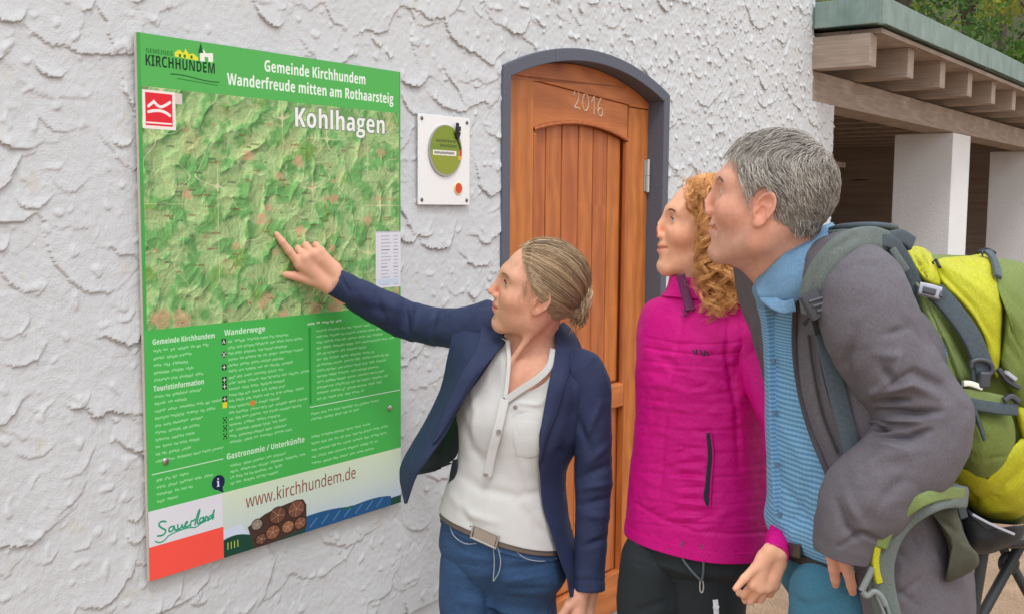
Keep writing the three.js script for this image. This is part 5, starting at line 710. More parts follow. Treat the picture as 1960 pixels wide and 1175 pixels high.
  add('lining', finish(crease(sheet(S([
    [[880, 700, 2.66], [900, 690, 2.62], [910, 690, 2.58]], [[850, 770, 2.66], [875, 770, 2.62], [893, 768, 2.56]], [[820, 830, 2.67], [855, 830, 2.62], [880, 820, 2.57]], [[798, 868, 2.68], [838, 870, 2.63], [874, 868, 2.58]], [[796, 904, 2.69], [832, 897, 2.64], [858, 886, 2.6], [869, 900, 2.58]].slice(0, 3), [[797, 906, 2.69], [833, 899, 2.64], [864, 888, 2.6]]]), { nu: 40, nv: 50, thick: 0.003 }), [{ l: [[860, 800], [835, 890]], w: 9, d: 0.006 }], 0.003, 14)), lining, blazer);
  add('hem_tab', finish(sheet(S([[[866, 880, 2.58], [874, 878, 2.56]], [[861, 905, 2.58], [873, 900, 2.56]], [[857, 934, 2.58], [866, 926, 2.565]]]), { nu: 8, nv: 16, thick: 0.003 })), lining, blazer);
  // left lapel, collar
  const T3 = (x, y, o) => { const q = T.under(x, y, o).p; return q; };
  add('lapel', finish(crease(sheet([[[1066, 655], [1080, 668], [1092, 680], [1100, 690]], [[1060, 690], [1076, 695], [1086, 697], [1094, 698]], [[1052, 730], [1064, 732], [1074, 734], [1082, 736]], [[1042, 780], [1050, 782], [1058, 784], [1068, 786]], [[1034, 830], [1039, 832], [1044, 834], [1050, 836]], [[1031, 880], [1033, 880], [1036, 881], [1038, 882]]].map((r, j) => r.map(([x, y], i) => { const q = T3(Math.min(x, 1108), y, 0.026 + (i === 1 || i === 2 ? 0.004 : 0)); return q; })), { nu: 24, nv: 60, thick: 0.004 }), [], 0.001, 20)), navy, blazer);
  add('collar', finish(crease(sheet(S([[[1076, 618, 2.63], [1066, 626, 2.58], [1062, 640, 2.555]], [[1092, 632, 2.63], [1078, 640, 2.57], [1064, 656, 2.54]], [[1106, 655, 2.6], [1090, 662, 2.55], [1066, 676, 2.515]], [[1112, 680, 2.57], [1096, 682, 2.53], [1064, 690, 2.505]], [[1098, 694, 2.53], [1084, 692, 2.515], [1060, 694, 2.5]]]), { nu: 24, nv: 40, thick: 0.005 }), [], 0.001)), navy, blazer);
  add('collar', finish(crease(sheet(S([[[1078, 620, 2.66], [1040, 640, 2.70], [985, 625, 2.68], [946, 585, 2.63]], [[1090, 640, 2.66], [1040, 662, 2.72], [975, 645, 2.70], [925, 600, 2.64]]]), { nu: 40, nv: 12, thick: 0.004 }), [], 0.001)), navy, blazer);
  // sleeves
  const sf = [[[650, 520], [668, 560]], [[690, 548], [706, 592]], [[722, 560], [742, 622]], [[752, 572], [760, 630]], [[775, 575], [782, 640]], [[800, 580], [790, 640]], [[838, 590], [815, 650]]].map((l, i) => ({ l, w: 5 + (i % 2) * 2, d: i % 2 ? -0.0055 : 0.008 }));
  sf.push({ l: [[760, 600], [700, 590]], w: 8, d: 0.004 }, { l: [[850, 610], [800, 640]], w: 10, d: 0.004 }, { l: [[905, 600], [880, 660]], w: 9, d: 0.003 });
  add('sleeve', limb([[975, 660, 2.63, 0.045], [940, 632, 2.66, 0.062], [905, 628, 2.68, 0.057], [870, 629, 2.7, 0.0515], [820, 622, 2.745, 0.049], [775, 611, 2.775, 0.0505], [735, 592, 2.745, 0.048], [700, 574, 2.715, 0.044], [660, 550, 2.68, 0.0385], [638, 538, 2.665, 0.036]], { nu: 64, nv: 150, thick: 0.003, folds: sf, noise: 0.006, scale: 15 }), navy, blazer);
  add('shoulder', cushion([[885, 592], [912, 580], [938, 574], [962, 596], [985, 632], [965, 668], [920, 690], [880, 672], [868, 630]], (x, y) => 2.69 - (x - 868) * 0.0001, 0.12, { bulge: 2.6, noise: 0.002 }), navy, blazer);
  add('shoulder', cushion([[1082, 672], [1112, 684], [1145, 700], [1165, 718], [1168, 742], [1152, 772], [1112, 760], [1090, 720]], (x, y) => 2.55 - (x - 1120) * 0.0001, 0.115, { bulge: 2.4, noise: 0.001, folds: [{ l: [[1150, 706], [1146, 740], [1130, 764]], w: 4, d: 0.003 }] }), navy, blazer);
  const lf = [[[1105, 800], [1130, 860]], [[1165, 850], [1125, 885]], [[1168, 890], [1110, 915]], [[1170, 925], [1112, 935]], [[1168, 955], [1115, 965]], [[1165, 990], [1118, 985]], [[1160, 1030], [1120, 1045]], [[1150, 770], [1120, 840]]].map((l, i) => ({ l, w: 6 + (i % 3), d: i % 2 ? -0.006 : 0.0085 }));
  lf.push({ l: [[1098, 1110], [1162, 1112]], w: 3, d: 0.002, flat: 1 });
  add('sleeve', limb([[1085, 690, 2.56, 0.04], [1108, 708, 2.545, 0.056], [1124, 738, 2.535, 0.056], [1131, 790, 2.525, 0.05], [1134, 850, 2.52, 0.0465], [1136, 925, 2.52, 0.0445], [1133, 1000, 2.51, 0.0415], [1129, 1070, 2.505, 0.039], [1127, 1126, 2.5, 0.0395]], { nu: 64, nv: 150, thick: 0.003, folds: lf, noise: 0.0055, scale: 15 }), navy, blazer);
}
// ================================================================ the hiker in the pink jacket
{
  const D = 2.42, SK = [0.88, 0.47, 0.31], rad = THREE.MathUtils.degToRad;
  const T = torso([[1346, 528, D, 0.058, 0.06, 0], [1344, 560, D, 0.072, 0.068, 0], [1340, 592, D, 0.13, 0.085, 2], [1340, 640, D, 0.150, 0.105, 2], [1342, 700, D, 0.142, 0.114, 1], [1346, 790, D, 0.143, 0.116, 1], [1344, 880, D, 0.15, 0.122, 1], [1342, 960, D, 0.16, 0.128, 1], [1340, 1030, D, 0.165, 0.13, 1], [1328, 1090, D, 0.160, 0.13, 0]], rad(45));
  const who = thing('person', 'woman with curly red hair in a bright pink jacket', 'person'), base = P(1320, 1050, D); base.y = 0; who.position.copy(base);
  const add = (name, g, m, parent) => { g.translate(-base.x, 0, -base.z); return mesh(name, g, m, parent ?? who); };
  const F = headFrame([1358, 450], D, 0.97, 0, 9, 4), H = headField({ jaw: 0.9, nose: 1.0, lip: 0.9, brow: 0.9, cheek: 1.0, open: 0.0008, smile: 8 }), sc = F.scale, e = F.I.elements;
  const loc = (x, y, z) => [e[0] * x + e[4] * y + e[8] * z + e[12], e[1] * x + e[5] * y + e[9] * z + e[13], e[2] * x + e[6] * y + e[10] * z + e[14]];
  const nk = P(1345, 570, D).toArray(), n0 = F.w(-0.02, -0.03, 0).toArray(), n1 = F.w(0.015, -0.055, 0).toArray(), fc = faceColor(SK, { red: 1.1, lips: 0.75, smile: 8 });
  const body = (x, y, z) => { const q = loc(x, y, z); let d = H(q[0], q[1], q[2]) * sc; return smin(d, smin(cap(x, y, z, n0, nk, 0.049, 0.052), cap(x, y, z, n1, nk, 0.036, 0.046), 0.02), 0.022); };
  const hd = [F.w(0.12, 0.13, 0), F.w(-0.11, -0.12, 0), F.w(0, 0, 0.09), F.w(0, 0, -0.09), P(1345, 590, D)]; const [lo, hi] = bounds(hd, 0.012);
  const parts = [skin(body, lo, hi, 0.0029, (x, y, z, c) => { const q = loc(x, y, z); fc(q[0], q[1], q[2], c); })];
  const W = P(1484, 1058, 1.985), d = V(-0.3, -0.95, 0.02).normalize(), n = V(0.15, 0, 1), s = V(-0.96, 0.28, 0); n.addScaledVector(d, -n.dot(d)).normalize(); s.addScaledVector(d, -s.dot(d)).addScaledVector(n, -s.dot(n)).normalize();
  const lh = handField(W, d, n, s, 0.8, [[34, 42, 26], [30, 40, 26], [30, 40, 26], [32, 40, 26]], [[0.016, 0.016, -0.004], [0.046, 0.036, 0.002], [0.078, 0.055, 0.006], [0.106, 0.068, 0.008]], [0.02, -0.02, -0.08, -0.14], P(1487, 1040, 2.01));
  const b2 = bounds([W.clone().addScaledVector(d, -0.05), W.clone().addScaledVector(d, 0.19), W.clone().addScaledVector(s, 0.09).addScaledVector(d, 0.08), W.clone().addScaledVector(n, -0.09).addScaledVector(d, 0.1), W.clone().addScaledVector(s, -0.05)], 0.03); parts.push(skin(lh, b2[0], b2[1], 0.003, handColor(SK)));
  const J = (a, b, c) => P(a, b, c).toArray(), rest = [[J(1425, 625, 2.34), J(1470, 735, 2.27), 0.022, 0.022], [J(1470, 735, 2.27), J(1500, 815, 2.21), 0.022, 0.022], [J(1500, 815, 2.21), J(1508, 950, 2.14), 0.022, 0.018], [J(1508, 950, 2.14), J(1488, 1045, 2.005), 0.016, 0.01], [J(1290, 640, 2.5), J(1300, 860, 2.56), 0.035, 0.03], [J(1300, 860, 2.56), J(1310, 1060, 2.5), 0.028, 0.018], [J(1262, 1100, D), J(1250, 1400, D), 0.055, 0.042], [J(1250, 1400, D), J(1245, 1670, D), 0.042, 0.03], [J(1362, 1100, D - 0.05), J(1360, 1400, D - 0.05), 0.055, 0.042], [J(1360, 1400, D - 0.05), J(1360, 1680, D - 0.05), 0.042, 0.03]];
  const inner = (x, y, z) => { let q = T.field(x, y, z, -0.045); for (const c of rest) q = smin(q, cap(x, y, z, c[0], c[1], c[2], c[3]), 0.03); return q; }, bb = bounds([P(1200, 560, 2.6), P(1540, 640, 2.3), P(1230, 1700, 2.5), P(1380, 1700, 2.3)], 0.1); parts.push(skin(inner, bb[0], bb[1], 0.014, handColor(SK)));
  add('body', merge(parts), skinMat());
  const at0 = who.children.length; eyes(F, who, [0.07, 0.13, 0.17]); brows(F, who, lin(0.3, 0.14, 0.06), 0.9, 0.8); for (let i = at0; i < who.children.length; i++) who.children[i].geometry.translate(-base.x, 0, -base.z);
  for (const sg of [1, -1]) { const fb = new Fibres(); for (let i = 0; i < 26; i++) { const t = i / 25, z = mix(0.0205, 0.0435, t), y = 0.0212 + 0.002 * Math.sin(t * 3.1), x = 0.0848 - 27 * (z - 0.031) ** 2, p = []; for (let k = 0; k < 3; k++) p.push(F.w(x + k * 0.002, y - 0.001 + k * k * 0.0008, sg * (z + k * 0.0006))); fb.add(p, 0.0006, lin(0.08, 0.04, 0.02)); } add('eyelash', fb.geometry(), std(lin(0.08, 0.04, 0.02), 0.7)); }
  { // long copper curls
    const col = (t) => lin(mix(0.34, 1.0, t), mix(0.10, 0.56, t), mix(0.022, 0.21, t)), line = (y) => (y > 0.06 ? mix(0.036, 0.06, clamp((y - 0.06) / 0.05)) : y > 0 ? mix(0.012, 0.036, y / 0.06) : mix(-0.03, 0.012, clamp((y + 0.06) / 0.06)));
    const cap0 = (x, y, z) => { let q = ell(x, y, z, [SC[0] - 0.006, SC[1], 0], [SR[0] + 0.014, SR[1] + 0.012, SR[2] + 0.014]); q = smin(q, cap(x, y, Math.abs(z), [-0.03, 0.0, 0.045], [-0.035, -0.09, 0.05], 0.04, 0.03), 0.03); return smax(q, (x - line(y)) * 0.85, 0.012); };
    const [l1, h1] = bounds([F.w(0.1, 0.15, 0), F.w(-0.13, -0.14, 0), F.w(0, 0, 0.11), F.w(0, 0, -0.11)], 0.02);
    const hair = add('hair', skin((x, y, z) => { const q = loc(x, y, z); return (cap0(q[0], q[1], q[2]) + 0.003 * fbm(q[0] * 70, q[1] * 70, q[2] * 70, 2)) * sc; }, l1, h1, 0.0045, (x, y, z, c) => { const k = col(0.38 + 0.3 * pn.noise(x * 60, y * 60, z * 60)); c[0] = k.r; c[1] = k.g; c[2] = k.b; }), new THREE.MeshPhysicalMaterial({ vertexColors: true, roughness: 0.7 }));
    const fb = new Fibres(), down = F.h(F.o.clone().add(V(0, -1, 0))).normalize();
    for (let i = 0; i < 210; i++) {
      const yy = rr(-0.03, 0.125), sg = rnd() < 0.8 ? 1 : -1, x0 = line(yy) - Math.pow(rnd(), 1.5) * 0.12; let zz = 1 - ((x0 - SC[0]) / SR[0]) ** 2 - ((yy - SC[1]) / SR[1]) ** 2; if (zz < 0.02) continue;
      let p = V(x0, yy, sg * SR[2] * Math.sqrt(zz)), dir = V(rr(-0.3, 0.35), 0.2, sg * 0.8).normalize(); const L = rr(0.09, 0.2) + Math.max(0, yy) * 0.9, pts = [p.clone()], out = rr(0.008, 0.03), drift = V(rr(-0.6, 0.15), 0, sg * rr(0, 0.55)), fw = x0 > line(yy) - 0.02 ? 0.04 : 0;
      for (let t = 0; t < L; t += 0.006) { const dd = ell(p.x, p.y, p.z, SC, SR), nr = V((p.x - SC[0]) / SR[0] ** 2, (p.y - SC[1]) / SR[1] ** 2, p.z / SR[2] ** 2).normalize(), g = down.clone().addScaledVector(drift, 0.5).add(V(fw * (p.y > -0.02 ? 1 : -0.5), 0, 0)); if (dd < out) g.addScaledVector(nr, -Math.min(0, g.dot(nr))).addScaledVector(nr, (out - dd) * 30); dir.lerp(g.normalize(), 0.35).normalize(); p = p.clone().addScaledVector(dir, 0.006); if (p.y < 0.055 && p.x > 0.02) p.x = mix(p.x, 0.02, 0.25); pts.push(p); }
      const curve = new THREE.CatmullRomCurve3(pts), turns = L / rr(0.034, 0.08), R0 = rr(0.006, 0.0125), ph = rr(0, 6.28), n = Math.ceil(turns * 11 + 8), fr = curve.computeFrenetFrames(n), shade = rr(0.25, 0.85), hand = rnd() < 0.5 ? 1 : -1, strands = 14 + (rnd() * 7 | 0);
      for (let q = 0; q < strands; q++) { const dp = rr(-0.5, 0.5), dr = rr(0.6, 1.3), df = rr(0.98, 1.03), d2 = rr(0, 6), path = [], frz = rnd() < 0.06 ? 1.7 : 1; for (let k = 0; k <= n; k++) { const t = k / n, c = curve.getPoint(t), a = ph + dp + t * turns * 6.283 * df + 0.1 * Math.sin(d2 + t * 7), R = R0 * dr * frz * smooth(0, 0.22, t) * (0.8 + 0.7 * t); c.addScaledVector(fr.normals[k], Math.cos(a) * R).addScaledVector(fr.binormals[k], hand * Math.sin(a) * R); path.push(c.applyMatrix4(F.M)); } fb.add(path, rr(0.0003, 0.0006), col(clamp(shade + rr(-0.2, 0.4))), 0.5); }
    }
    for (let i = 0; i < 1100; i++) { const yy = rnd() < 0.4 ? rr(0.09, 0.126) : rr(-0.03, 0.125), sg = rnd() < 0.8 ? 1 : -1, x0 = line(yy) - rr(0, 0.1); let zz = 1 - ((x0 - SC[0]) / SR[0]) ** 2 - ((yy - SC[1]) / SR[1]) ** 2; if (zz < 0.0) continue; const p = V(x0, yy, sg * SR[2] * Math.sqrt(zz)), nr = V((p.x - SC[0]) / SR[0] ** 2, (p.y - SC[1]) / SR[1] ** 2, p.z / SR[2] ** 2).normalize(), path = [], w = V(rr(-1, 1), rr(-1, 1), rr(-1, 1)), l = rr(0.02, 0.09), a0 = rr(0, 6); for (let k = 0; k <= 9; k++) { const t = k / 9; path.push(p.clone().addScaledVector(nr, 0.009 + rr(0.012, 0.03) * 0 + 0.02 * Math.sin(t * 3)).addScaledVector(down, l * t).addScaledVector(w, 0.009 * Math.sin(a0 + t * 9)).applyMatrix4(F.M)); } fb.add(path, 0.00045, col(rr(0.3, 1)), 0.4); }
    add('curls', fb.geometry(), new THREE.MeshPhysicalMaterial({ vertexColors: true, roughness: 0.45 }), hair);
  }
  // ---- quilted jacket
  const pink = cloth(lin(0.80, 0.004, 0.29), { sheen: 0, rough: 0.45, more: { specularIntensity: 0.45 }, bump: 0.0004, rep: 24 }), plum = cloth(lin(0.16, 0.02, 0.10), { rough: 0.7 });
  const qf = []; for (let i = 0; i < 16; i++) { const y = 646 + i * 24 + rr(-5, 5); qf.push({ l: [[1236 - i * 1.4, y - 6], [1290, y + 4 + rr(-3, 3)], [1350, y + 8 + rr(-3, 3)], [1405, y + 5], [1462, y - 2]], w: 2.6, d: rr(0.0008, 0.002), flat: 1 }); }
  for (let i = 0; i < 90; i++) { const x = rr(1230, 1400), y = rr(650, 1010), a = rr(-0.5, 0.5); qf.push({ l: [[x, y], [x + rr(15, 50), y + a * 30]], w: rr(3, 7), d: rr(-0.0035, 0.004) }); }
  for (let i = 0; i < 14; i++) { const y = 860 + i * 12; qf.push({ l: [[1325 - rr(0, 50), y + rr(-8, 4)], [1352, y]], w: 3.5, d: i % 2 ? -0.004 : 0.004 }); }
  qf.push({ l: [[1396, 610], [1392, 680], [1410, 780], [1415, 900]], w: 6, d: 0.006 }, { l: [[1430, 660], [1400, 740]], w: 9, d: 0.004 }, { l: [[1440, 720], [1395, 800]], w: 9, d: -0.004 }, { l: [[1312, 590], [1290, 690], [1272, 820], [1262, 960]], w: 3, d: 0.003, flat: 1 }, { l: [[1215, 962], [1262, 992], [1330, 1016], [1400, 1022], [1465, 1018]], w: 4, d: 0.004, flat: 1 }, { l: [[1250, 660], [1300, 720]], w: 10, d: 0.004 }, { l: [[1240, 720], [1310, 750], [1370, 745]], w: 9, d: -0.004 });
  const jacket = add('jacket', wrap(T, T.rowOf(555), T.rowOf(1024), 0, 2 * Math.PI, (v) => 0.004 + 0.01 * smooth(T.rowOf(640), T.rowOf(760), v), { nu: 200, nv: 220, closedU: true, folds: qf, noise: 0.004, scale: 22 }), pink);
  add('hem', wrap(T, T.rowOf(1012), T.rowOf(1032), 0, 2 * Math.PI, 0.016, { nu: 120, nv: 14, closedU: true, noise: 0.002, scale: 30, thick: 0.003 }), pink, jacket);
  add('collar', wrap(T, 0, T.rowOf(566), 0, 2 * Math.PI, (v) => 0.012 - 0.006 * v, { nu: 90, nv: 40, closedU: true, thick: 0.004, folds: [{ l: [[1300, 540], [1345, 556], [1390, 575]], w: 5, d: 0.003 }], noise: 0.003 }), pink, jacket);
  add('collar_flap', strap([[1303, 526, 2.345], [1310, 552, 2.342], [1318, 578, 2.335], [1322, 594, 2.325]], 17, 0.005), plum, jacket);
  const on = (px, py, off) => { const q = T.under(px, py, off).p; return [px, py, -q.z]; };
  add('pocket_zip', strap([[1357, 828], [1360, 870], [1356, 920], [1352, 950], [1357, 966]].map(([x, y]) => on(x, y, 0.017)), 9, 0.004), cloth(lin(0.025, 0.03, 0.055)), jacket);
  add('pocket_welt', rope([[1361, 826], [1366, 870], [1362, 920], [1360, 968]].map(([x, y]) => on(x, y, 0.017)), 0.0025), pink, jacket);
  add('chest_logo', merge([[1326, 670, 1331, 674], [1334, 668, 1334, 677], [1340, 669, 1345, 677], [1349, 670, 1349, 679], [1353, 672, 1357, 678]].map(([a, b, c, f]) => flat(rope([on(a, b, 0.018), on(c, f, 0.018), on(c - 3, f + 1, 0.018)], 0.0016, 8)))), cloth(lin(0.03, 0.03, 0.06)), jacket);
  add('zip_pull', strap([on(1310, 592, 0.012), on(1312, 604, 0.016)], 5, 0.004), plum, jacket);
  const slf = [[[1450, 660], [1420, 700]], [[1500, 780], [1470, 800]]].map((l) => ({ l, w: 8, d: 0.005 }));
  add('sleeve', limb([[1400, 600, 2.36, 0.05], [1424, 625, 2.345, 0.055], [1448, 690, 2.31, 0.05], [1480, 760, 2.25, 0.048], [1500, 815, 2.21, 0.046], [1508, 900, 2.16, 0.04], [1506, 980, 2.12, 0.03], [1496, 1020, 2.045, 0.0255], [1484, 1062, 1.983, 0.0245]], { nu: 56, nv: 100, thick: 0.003, folds: slf, noise: 0.006, scale: 26 }), pink, jacket);
  add('sleeve', limb([[1310, 600, 2.46, 0.05], [1300, 640, 2.5, 0.055], [1298, 760, 2.54, 0.052], [1300, 860, 2.56, 0.048], [1306, 960, 2.53, 0.042], [1310, 1050, 2.5, 0.034]], { nu: 40, nv: 60, noise: 0.006, scale: 26 }), pink, jacket);
  // ---- trousers
  const dark = cloth(lin(0.018, 0.026, 0.032), { sheen: 0.2, sheenColor: lin(0.12, 0.16, 0.2), rough: 0.8, bump: 0.0005, rep: 30 });
  const tf = [{ l: [[1215, 1060], [1262, 1072], [1300, 1088]], w: 5, d: 0.004 }, { l: [[1262, 1075], [1320, 1098], [1340, 1105]], w: 5, d: -0.004 }, { l: [[1212, 1078], [1240, 1084]], w: 4, d: 0.003 }, { l: [[1275, 1100], [1282, 1175]], w: 9, d: 0.006 }, { l: [[1220, 1170], [1270, 1152]], w: 6, d: 0.004 }, { l: [[1300, 1120], [1298, 1175]], w: 6, d: -0.003 }, { l: [[1255, 1015], [1252, 1050]], w: 5, d: 0.003 }, { l: [[1400, 1060], [1380, 1110]], w: 8, d: 0.003 }];
  const trousers = add('trousers', merge([wrap(T, T.rowOf(990), 1, 0, 2 * Math.PI, (v) => 0.004 - 0.03 * smooth(T.rowOf(1055), 1, v), { nu: 90, nv: 40, closedU: true, folds: tf }), limb([[1270, 1010, D, 0.06], [1262, 1060, D, 0.085], [1256, 1110, D, 0.088], [1250, 1180, D, 0.082], [1248, 1300, D, 0.068], [1246, 1450, D, 0.06], [1245, 1675, D, 0.055]], { folds: tf, noise: 0.005, scale: 12 }), limb([[1352, 1015, D - 0.04, 0.06], [1358, 1062, D - 0.05, 0.085], [1358, 1110, D - 0.05, 0.088], [1358, 1180, D - 0.05, 0.081], [1360, 1300, D - 0.05, 0.068], [1360, 1450, D - 0.05, 0.06], [1362, 1685, D - 0.05, 0.055]], { folds: tf, noise: 0.005, scale: 12 })]), dark);
  add('side_pocket', cushion([[1205, 972], [1222, 978], [1226, 1012], [1218, 1040], [1208, 1022], [1201, 995]], 2.475, 0.05, { bulge: 3, n: 50 }), dark, trousers);
  const cord = std(lin(0.09, 0.11, 0.12), 0.8);
  for (const l of [[[1308, 1036], [1304, 1052], [1306, 1066], [1322, 1090], [1341, 1110]], [[1344, 1042], [1346, 1062], [1347, 1090], [1344, 1112]]]) add('drawcord', rope(l.map(([x, y]) => { const q = T.under(x, Math.min(y, 1085), 0.012).p; return P(x, y, -q.z - (y > 1085 ? 0.004 : 0)); }), 0.0026), cord, trousers);
  { const q = T.under(1343, 1085, 0.018).p, z = -q.z - 0.012; const g = merge([rope([[1341, 1112, z], [1340, 1122, z], [1341, 1132, z]], 0.0015), rope([[1346, 1112, z], [1347, 1122, z], [1346, 1132, z]], 0.0015), rope([[1341, 1132, z], [1343.5, 1134, z], [1346, 1132, z]], 0.0015)].map(flat)); add('zip_pull', g, std(lin(0.7, 0.7, 0.7), 0.3, { metalness: 0.8 }), trousers);
    add('zip_pull', merge([strap([[1370, 1148, z + 0.0], [1371, 1160, z], [1372, 1176, z]], 10, 0.003), strap([[1366, 1160, z - 0.002], [1376, 1164, z - 0.002]], 8, 0.003)].map(flat)), std(lin(0.75, 0.76, 0.8), 0.4), trousers); }
  for (const [x, y, z] of [[1240, 1688, D], [1358, 1694, D - 0.05]]) { const p = P(x, y, z), g = new THREE.CapsuleGeometry(0.047, 0.16, 6, 16); g.rotateX(Math.PI / 2); g.rotateY(0.9); g.translate(p.x - 0.05, 0.047, p.z + 0.03); add('shoe', g, std(lin(0.07, 0.055, 0.045), 0.7)); }
}
// ================================================================ the grey-haired hiker with the backpack
{
  const D = 2.02, SK = [0.77, 0.405, 0.29], rad = THREE.MathUtils.degToRad;
  const T = torso([[1530, 500, 2.03, 0.064, 0.066, 0], [1552, 532, 2.03, 0.105, 0.08, 0], [1596, 578, D, 0.178, 0.1, 0], [1626, 640, D, 0.195, 0.117, 0], [1632, 700, D, 0.194, 0.124, 0], [1630, 790, D, 0.185, 0.126, 0], [1627, 880, D, 0.177, 0.125, 0], [1627, 980, D, 0.174, 0.121, 0], [1638, 1060, D, 0.172, 0.118, 0], [1642, 1130, D, 0.176, 0.122, 0], [1642, 1180, D, 0.178, 0.122, 0]], rad(65));
  hikerTorso = T;
  const who = thing('person', 'grey-haired man in a dark grey jacket and blue shirt', 'person'), base = P(1600, 1060, D); base.y = 0; who.position.copy(base);
  const add = (name, g, m, parent) => { g.translate(-base.x, 0, -base.z); return mesh(name, g, m, parent ?? who); };
  const F = headFrame([1460, 402], 1.98, 1.03, 21, 8, 5), H = headField({ jaw: 1.06, nose: 1.08, lip: 0.8, brow: 1.2, back: 0.0, chin: 0.002, open: 0.0016, age: 1, ear: 0.98, smile: 7 }), sc = F.scale, e = F.I.elements;
  const loc = (x, y, z) => [e[0] * x + e[4] * y + e[8] * z + e[12], e[1] * x + e[5] * y + e[9] * z + e[13], e[2] * x + e[6] * y + e[10] * z + e[14]];
  const nk = P(1527, 535, 2.03).toArray(), nk1 = P(1510, 546, 2.03).toArray(), n0 = F.w(-0.03, -0.02, 0).toArray(), n1 = F.w(0.012, -0.05, 0).toArray(), mast = F.w(-0.018, -0.03, 0.052).toArray(), notch = P(1486, 556, 2.0).toArray(), adam = [F.w(0.03, -0.1, 0).toArray(), P(1474, 540, 2.03).toArray()], fc = faceColor(SK, { red: 1.1, lips: 0.45, stubble: 0.7, smile: 7 });
  const body = (x, y, z) => { const q = loc(x, y, z); let d = H(q[0], q[1], q[2]) * sc, k = smin(cap(x, y, z, n0, nk, 0.058, 0.064), cap(x, y, z, n1, nk1, 0.042, 0.042), 0.03); k = smin(k, cap(x, y, z, mast, notch, 0.012, 0.009), 0.03); k = smin(k, cap(x, y, z, adam[0], adam[1], 0.018, 0.016), 0.025); return smin(smin(d, k, 0.024), T.field(x, y, z, -0.026), 0.025); };
  const hd = [F.w(0.12, 0.13, 0), F.w(-0.12, -0.12, 0), F.w(0, 0, 0.09), F.w(0, 0, -0.09), P(1450, 600, 1.95), P(1600, 600, 2.1)]; const [lo, hi] = bounds(hd, 0.012);
  const parts = [skin(body, lo, hi, 0.0025, (x, y, z, c) => { const q = loc(x, y, z); fc(q[0], q[1], q[2], c); })];
  const W = P(1610, 948, 1.825), d = V(0.13, -0.98, 0.02).normalize(), n = V(-0.15, 0.1, 1), s = V(-0.97, -0.2, 0); n.addScaledVector(d, -n.dot(d)).normalize(); s.addScaledVector(d, -s.dot(d)).addScaledVector(n, -s.dot(n)).normalize();
  const lh = handField(W, d, n, s, 1.02, [[12, 18, 12], [10, 16, 12], [60, 60, 40], [66, 66, 40]], [[0.014, 0.014, -0.012], [0.04, 0.025, -0.03], [0.066, 0.024, -0.048], [0.09, 0.016, -0.06]], [-0.1, -0.16, -0.2, -0.2], P(1650, 910, 1.81));
  const b2 = bounds([W.clone().addScaledVector(d, -0.05), W.clone().addScaledVector(d, 0.21), W.clone().addScaledVector(s, 0.06), W.clone().addScaledVector(s, -0.08).addScaledVector(d, 0.1), W.clone().addScaledVector(n, -0.1).addScaledVector(d, 0.1)], 0.03); parts.push(skin(lh, b2[0], b2[1], 0.0028, handColor(SK)));
  const J = (a, b, c) => P(a, b, c).toArray(), rest = [[J(1655, 560, 1.88), J(1765, 805, 1.83), 0.045, 0.036], [J(1765, 805, 1.83), J(1595, 990, 1.8), 0.036, 0.022], [J(1500, 600, 2.17), J(1540, 820, 2.2), 0.045, 0.036], [J(1540, 820, 2.2), J(1560, 1020, 2.15), 0.034, 0.024], [J(1608, 1160, 1.95), J(1590, 1500, 1.95), 0.05, 0.045], [J(1590, 1500, 1.95), J(1630, 1900, 1.98), 0.045, 0.035], [J(1612, 1160, 2.12), J(1600, 1480, 2.12), 0.05, 0.045], [J(1600, 1480, 2.12), J(1620, 1850, 2.13), 0.045, 0.035]];
  const yC = P(1600, 1120, D).y, inner = (x, y, z) => { let q = Math.max(T.field(x, y, z, -0.045), yC - y); for (const c of rest) q = smin(q, cap(x, y, z, c[0], c[1], c[2], c[3]), 0.03); return q; }, bb = bounds([P(1480, 540, 2.3), P(1800, 560, 1.75), P(1560, 1930, 2.2), P(1660, 1930, 1.9)], 0.1); parts.push(skin(inner, bb[0], bb[1], 0.014, handColor(SK)));
  add('body', merge(parts), skinMat());
  const at0 = who.children.length; eyes(F, who, [0.08, 0.12, 0.16]); brows(F, who, lin(0.16, 0.13, 0.11), 1, 1.5); for (let i = at0; i < who.children.length; i++) who.children[i].geometry.translate(-base.x, 0, -base.z);
  { // short grey hair brushed forward and down
    const xh = [[-0.075, -0.062], [-0.05, -0.05], [-0.03, -0.034], [-0.012, 0.012], [0.0, 0.02], [0.02, 0.026], [0.04, 0.035], [0.06, 0.046], [0.08, 0.058], [0.1, 0.078], [0.13, 0.085]], line = (y) => { for (let i = 1; i < xh.length; i++) if (y < xh[i][0]) { const a = xh[i - 1], b = xh[i]; return mix(a[1], b[1], clamp((y - a[0]) / (b[0] - a[0]))); } return 0.085; };
    const col = (t) => lin(mix(0.15, 0.72, t), mix(0.135, 0.67, t), mix(0.12, 0.60, t)), C = [SC[0] - 0.003, SC[1], 0], R0 = [SR[0] + 0.003, SR[1] - 0.001, SR[2] + 0.002];
    const cap0 = (x, y, z) => { let q = ell(x, y, z, C, [R0[0] + 0.007, R0[1] + 0.001, R0[2] + 0.005]); q = smin(q, ell(x, y, z, [-0.05, -0.008, 0], [0.038, 0.045, 0.056]), 0.03); q = smax(q, (x - line(y)) * 0.85, 0.008); q = smax(q, -(y + 0.044), 0.012); return smax(q, -ell(x, y, Math.abs(z), [0.0, 0.002, 0.08], [0.021, 0.036, 0.03]), 0.006); };
    const [l1, h1] = bounds([F.w(0.12, 0.15, 0), F.w(-0.14, -0.1, 0), F.w(0, 0, 0.1), F.w(0, 0, -0.1)], 0.02);
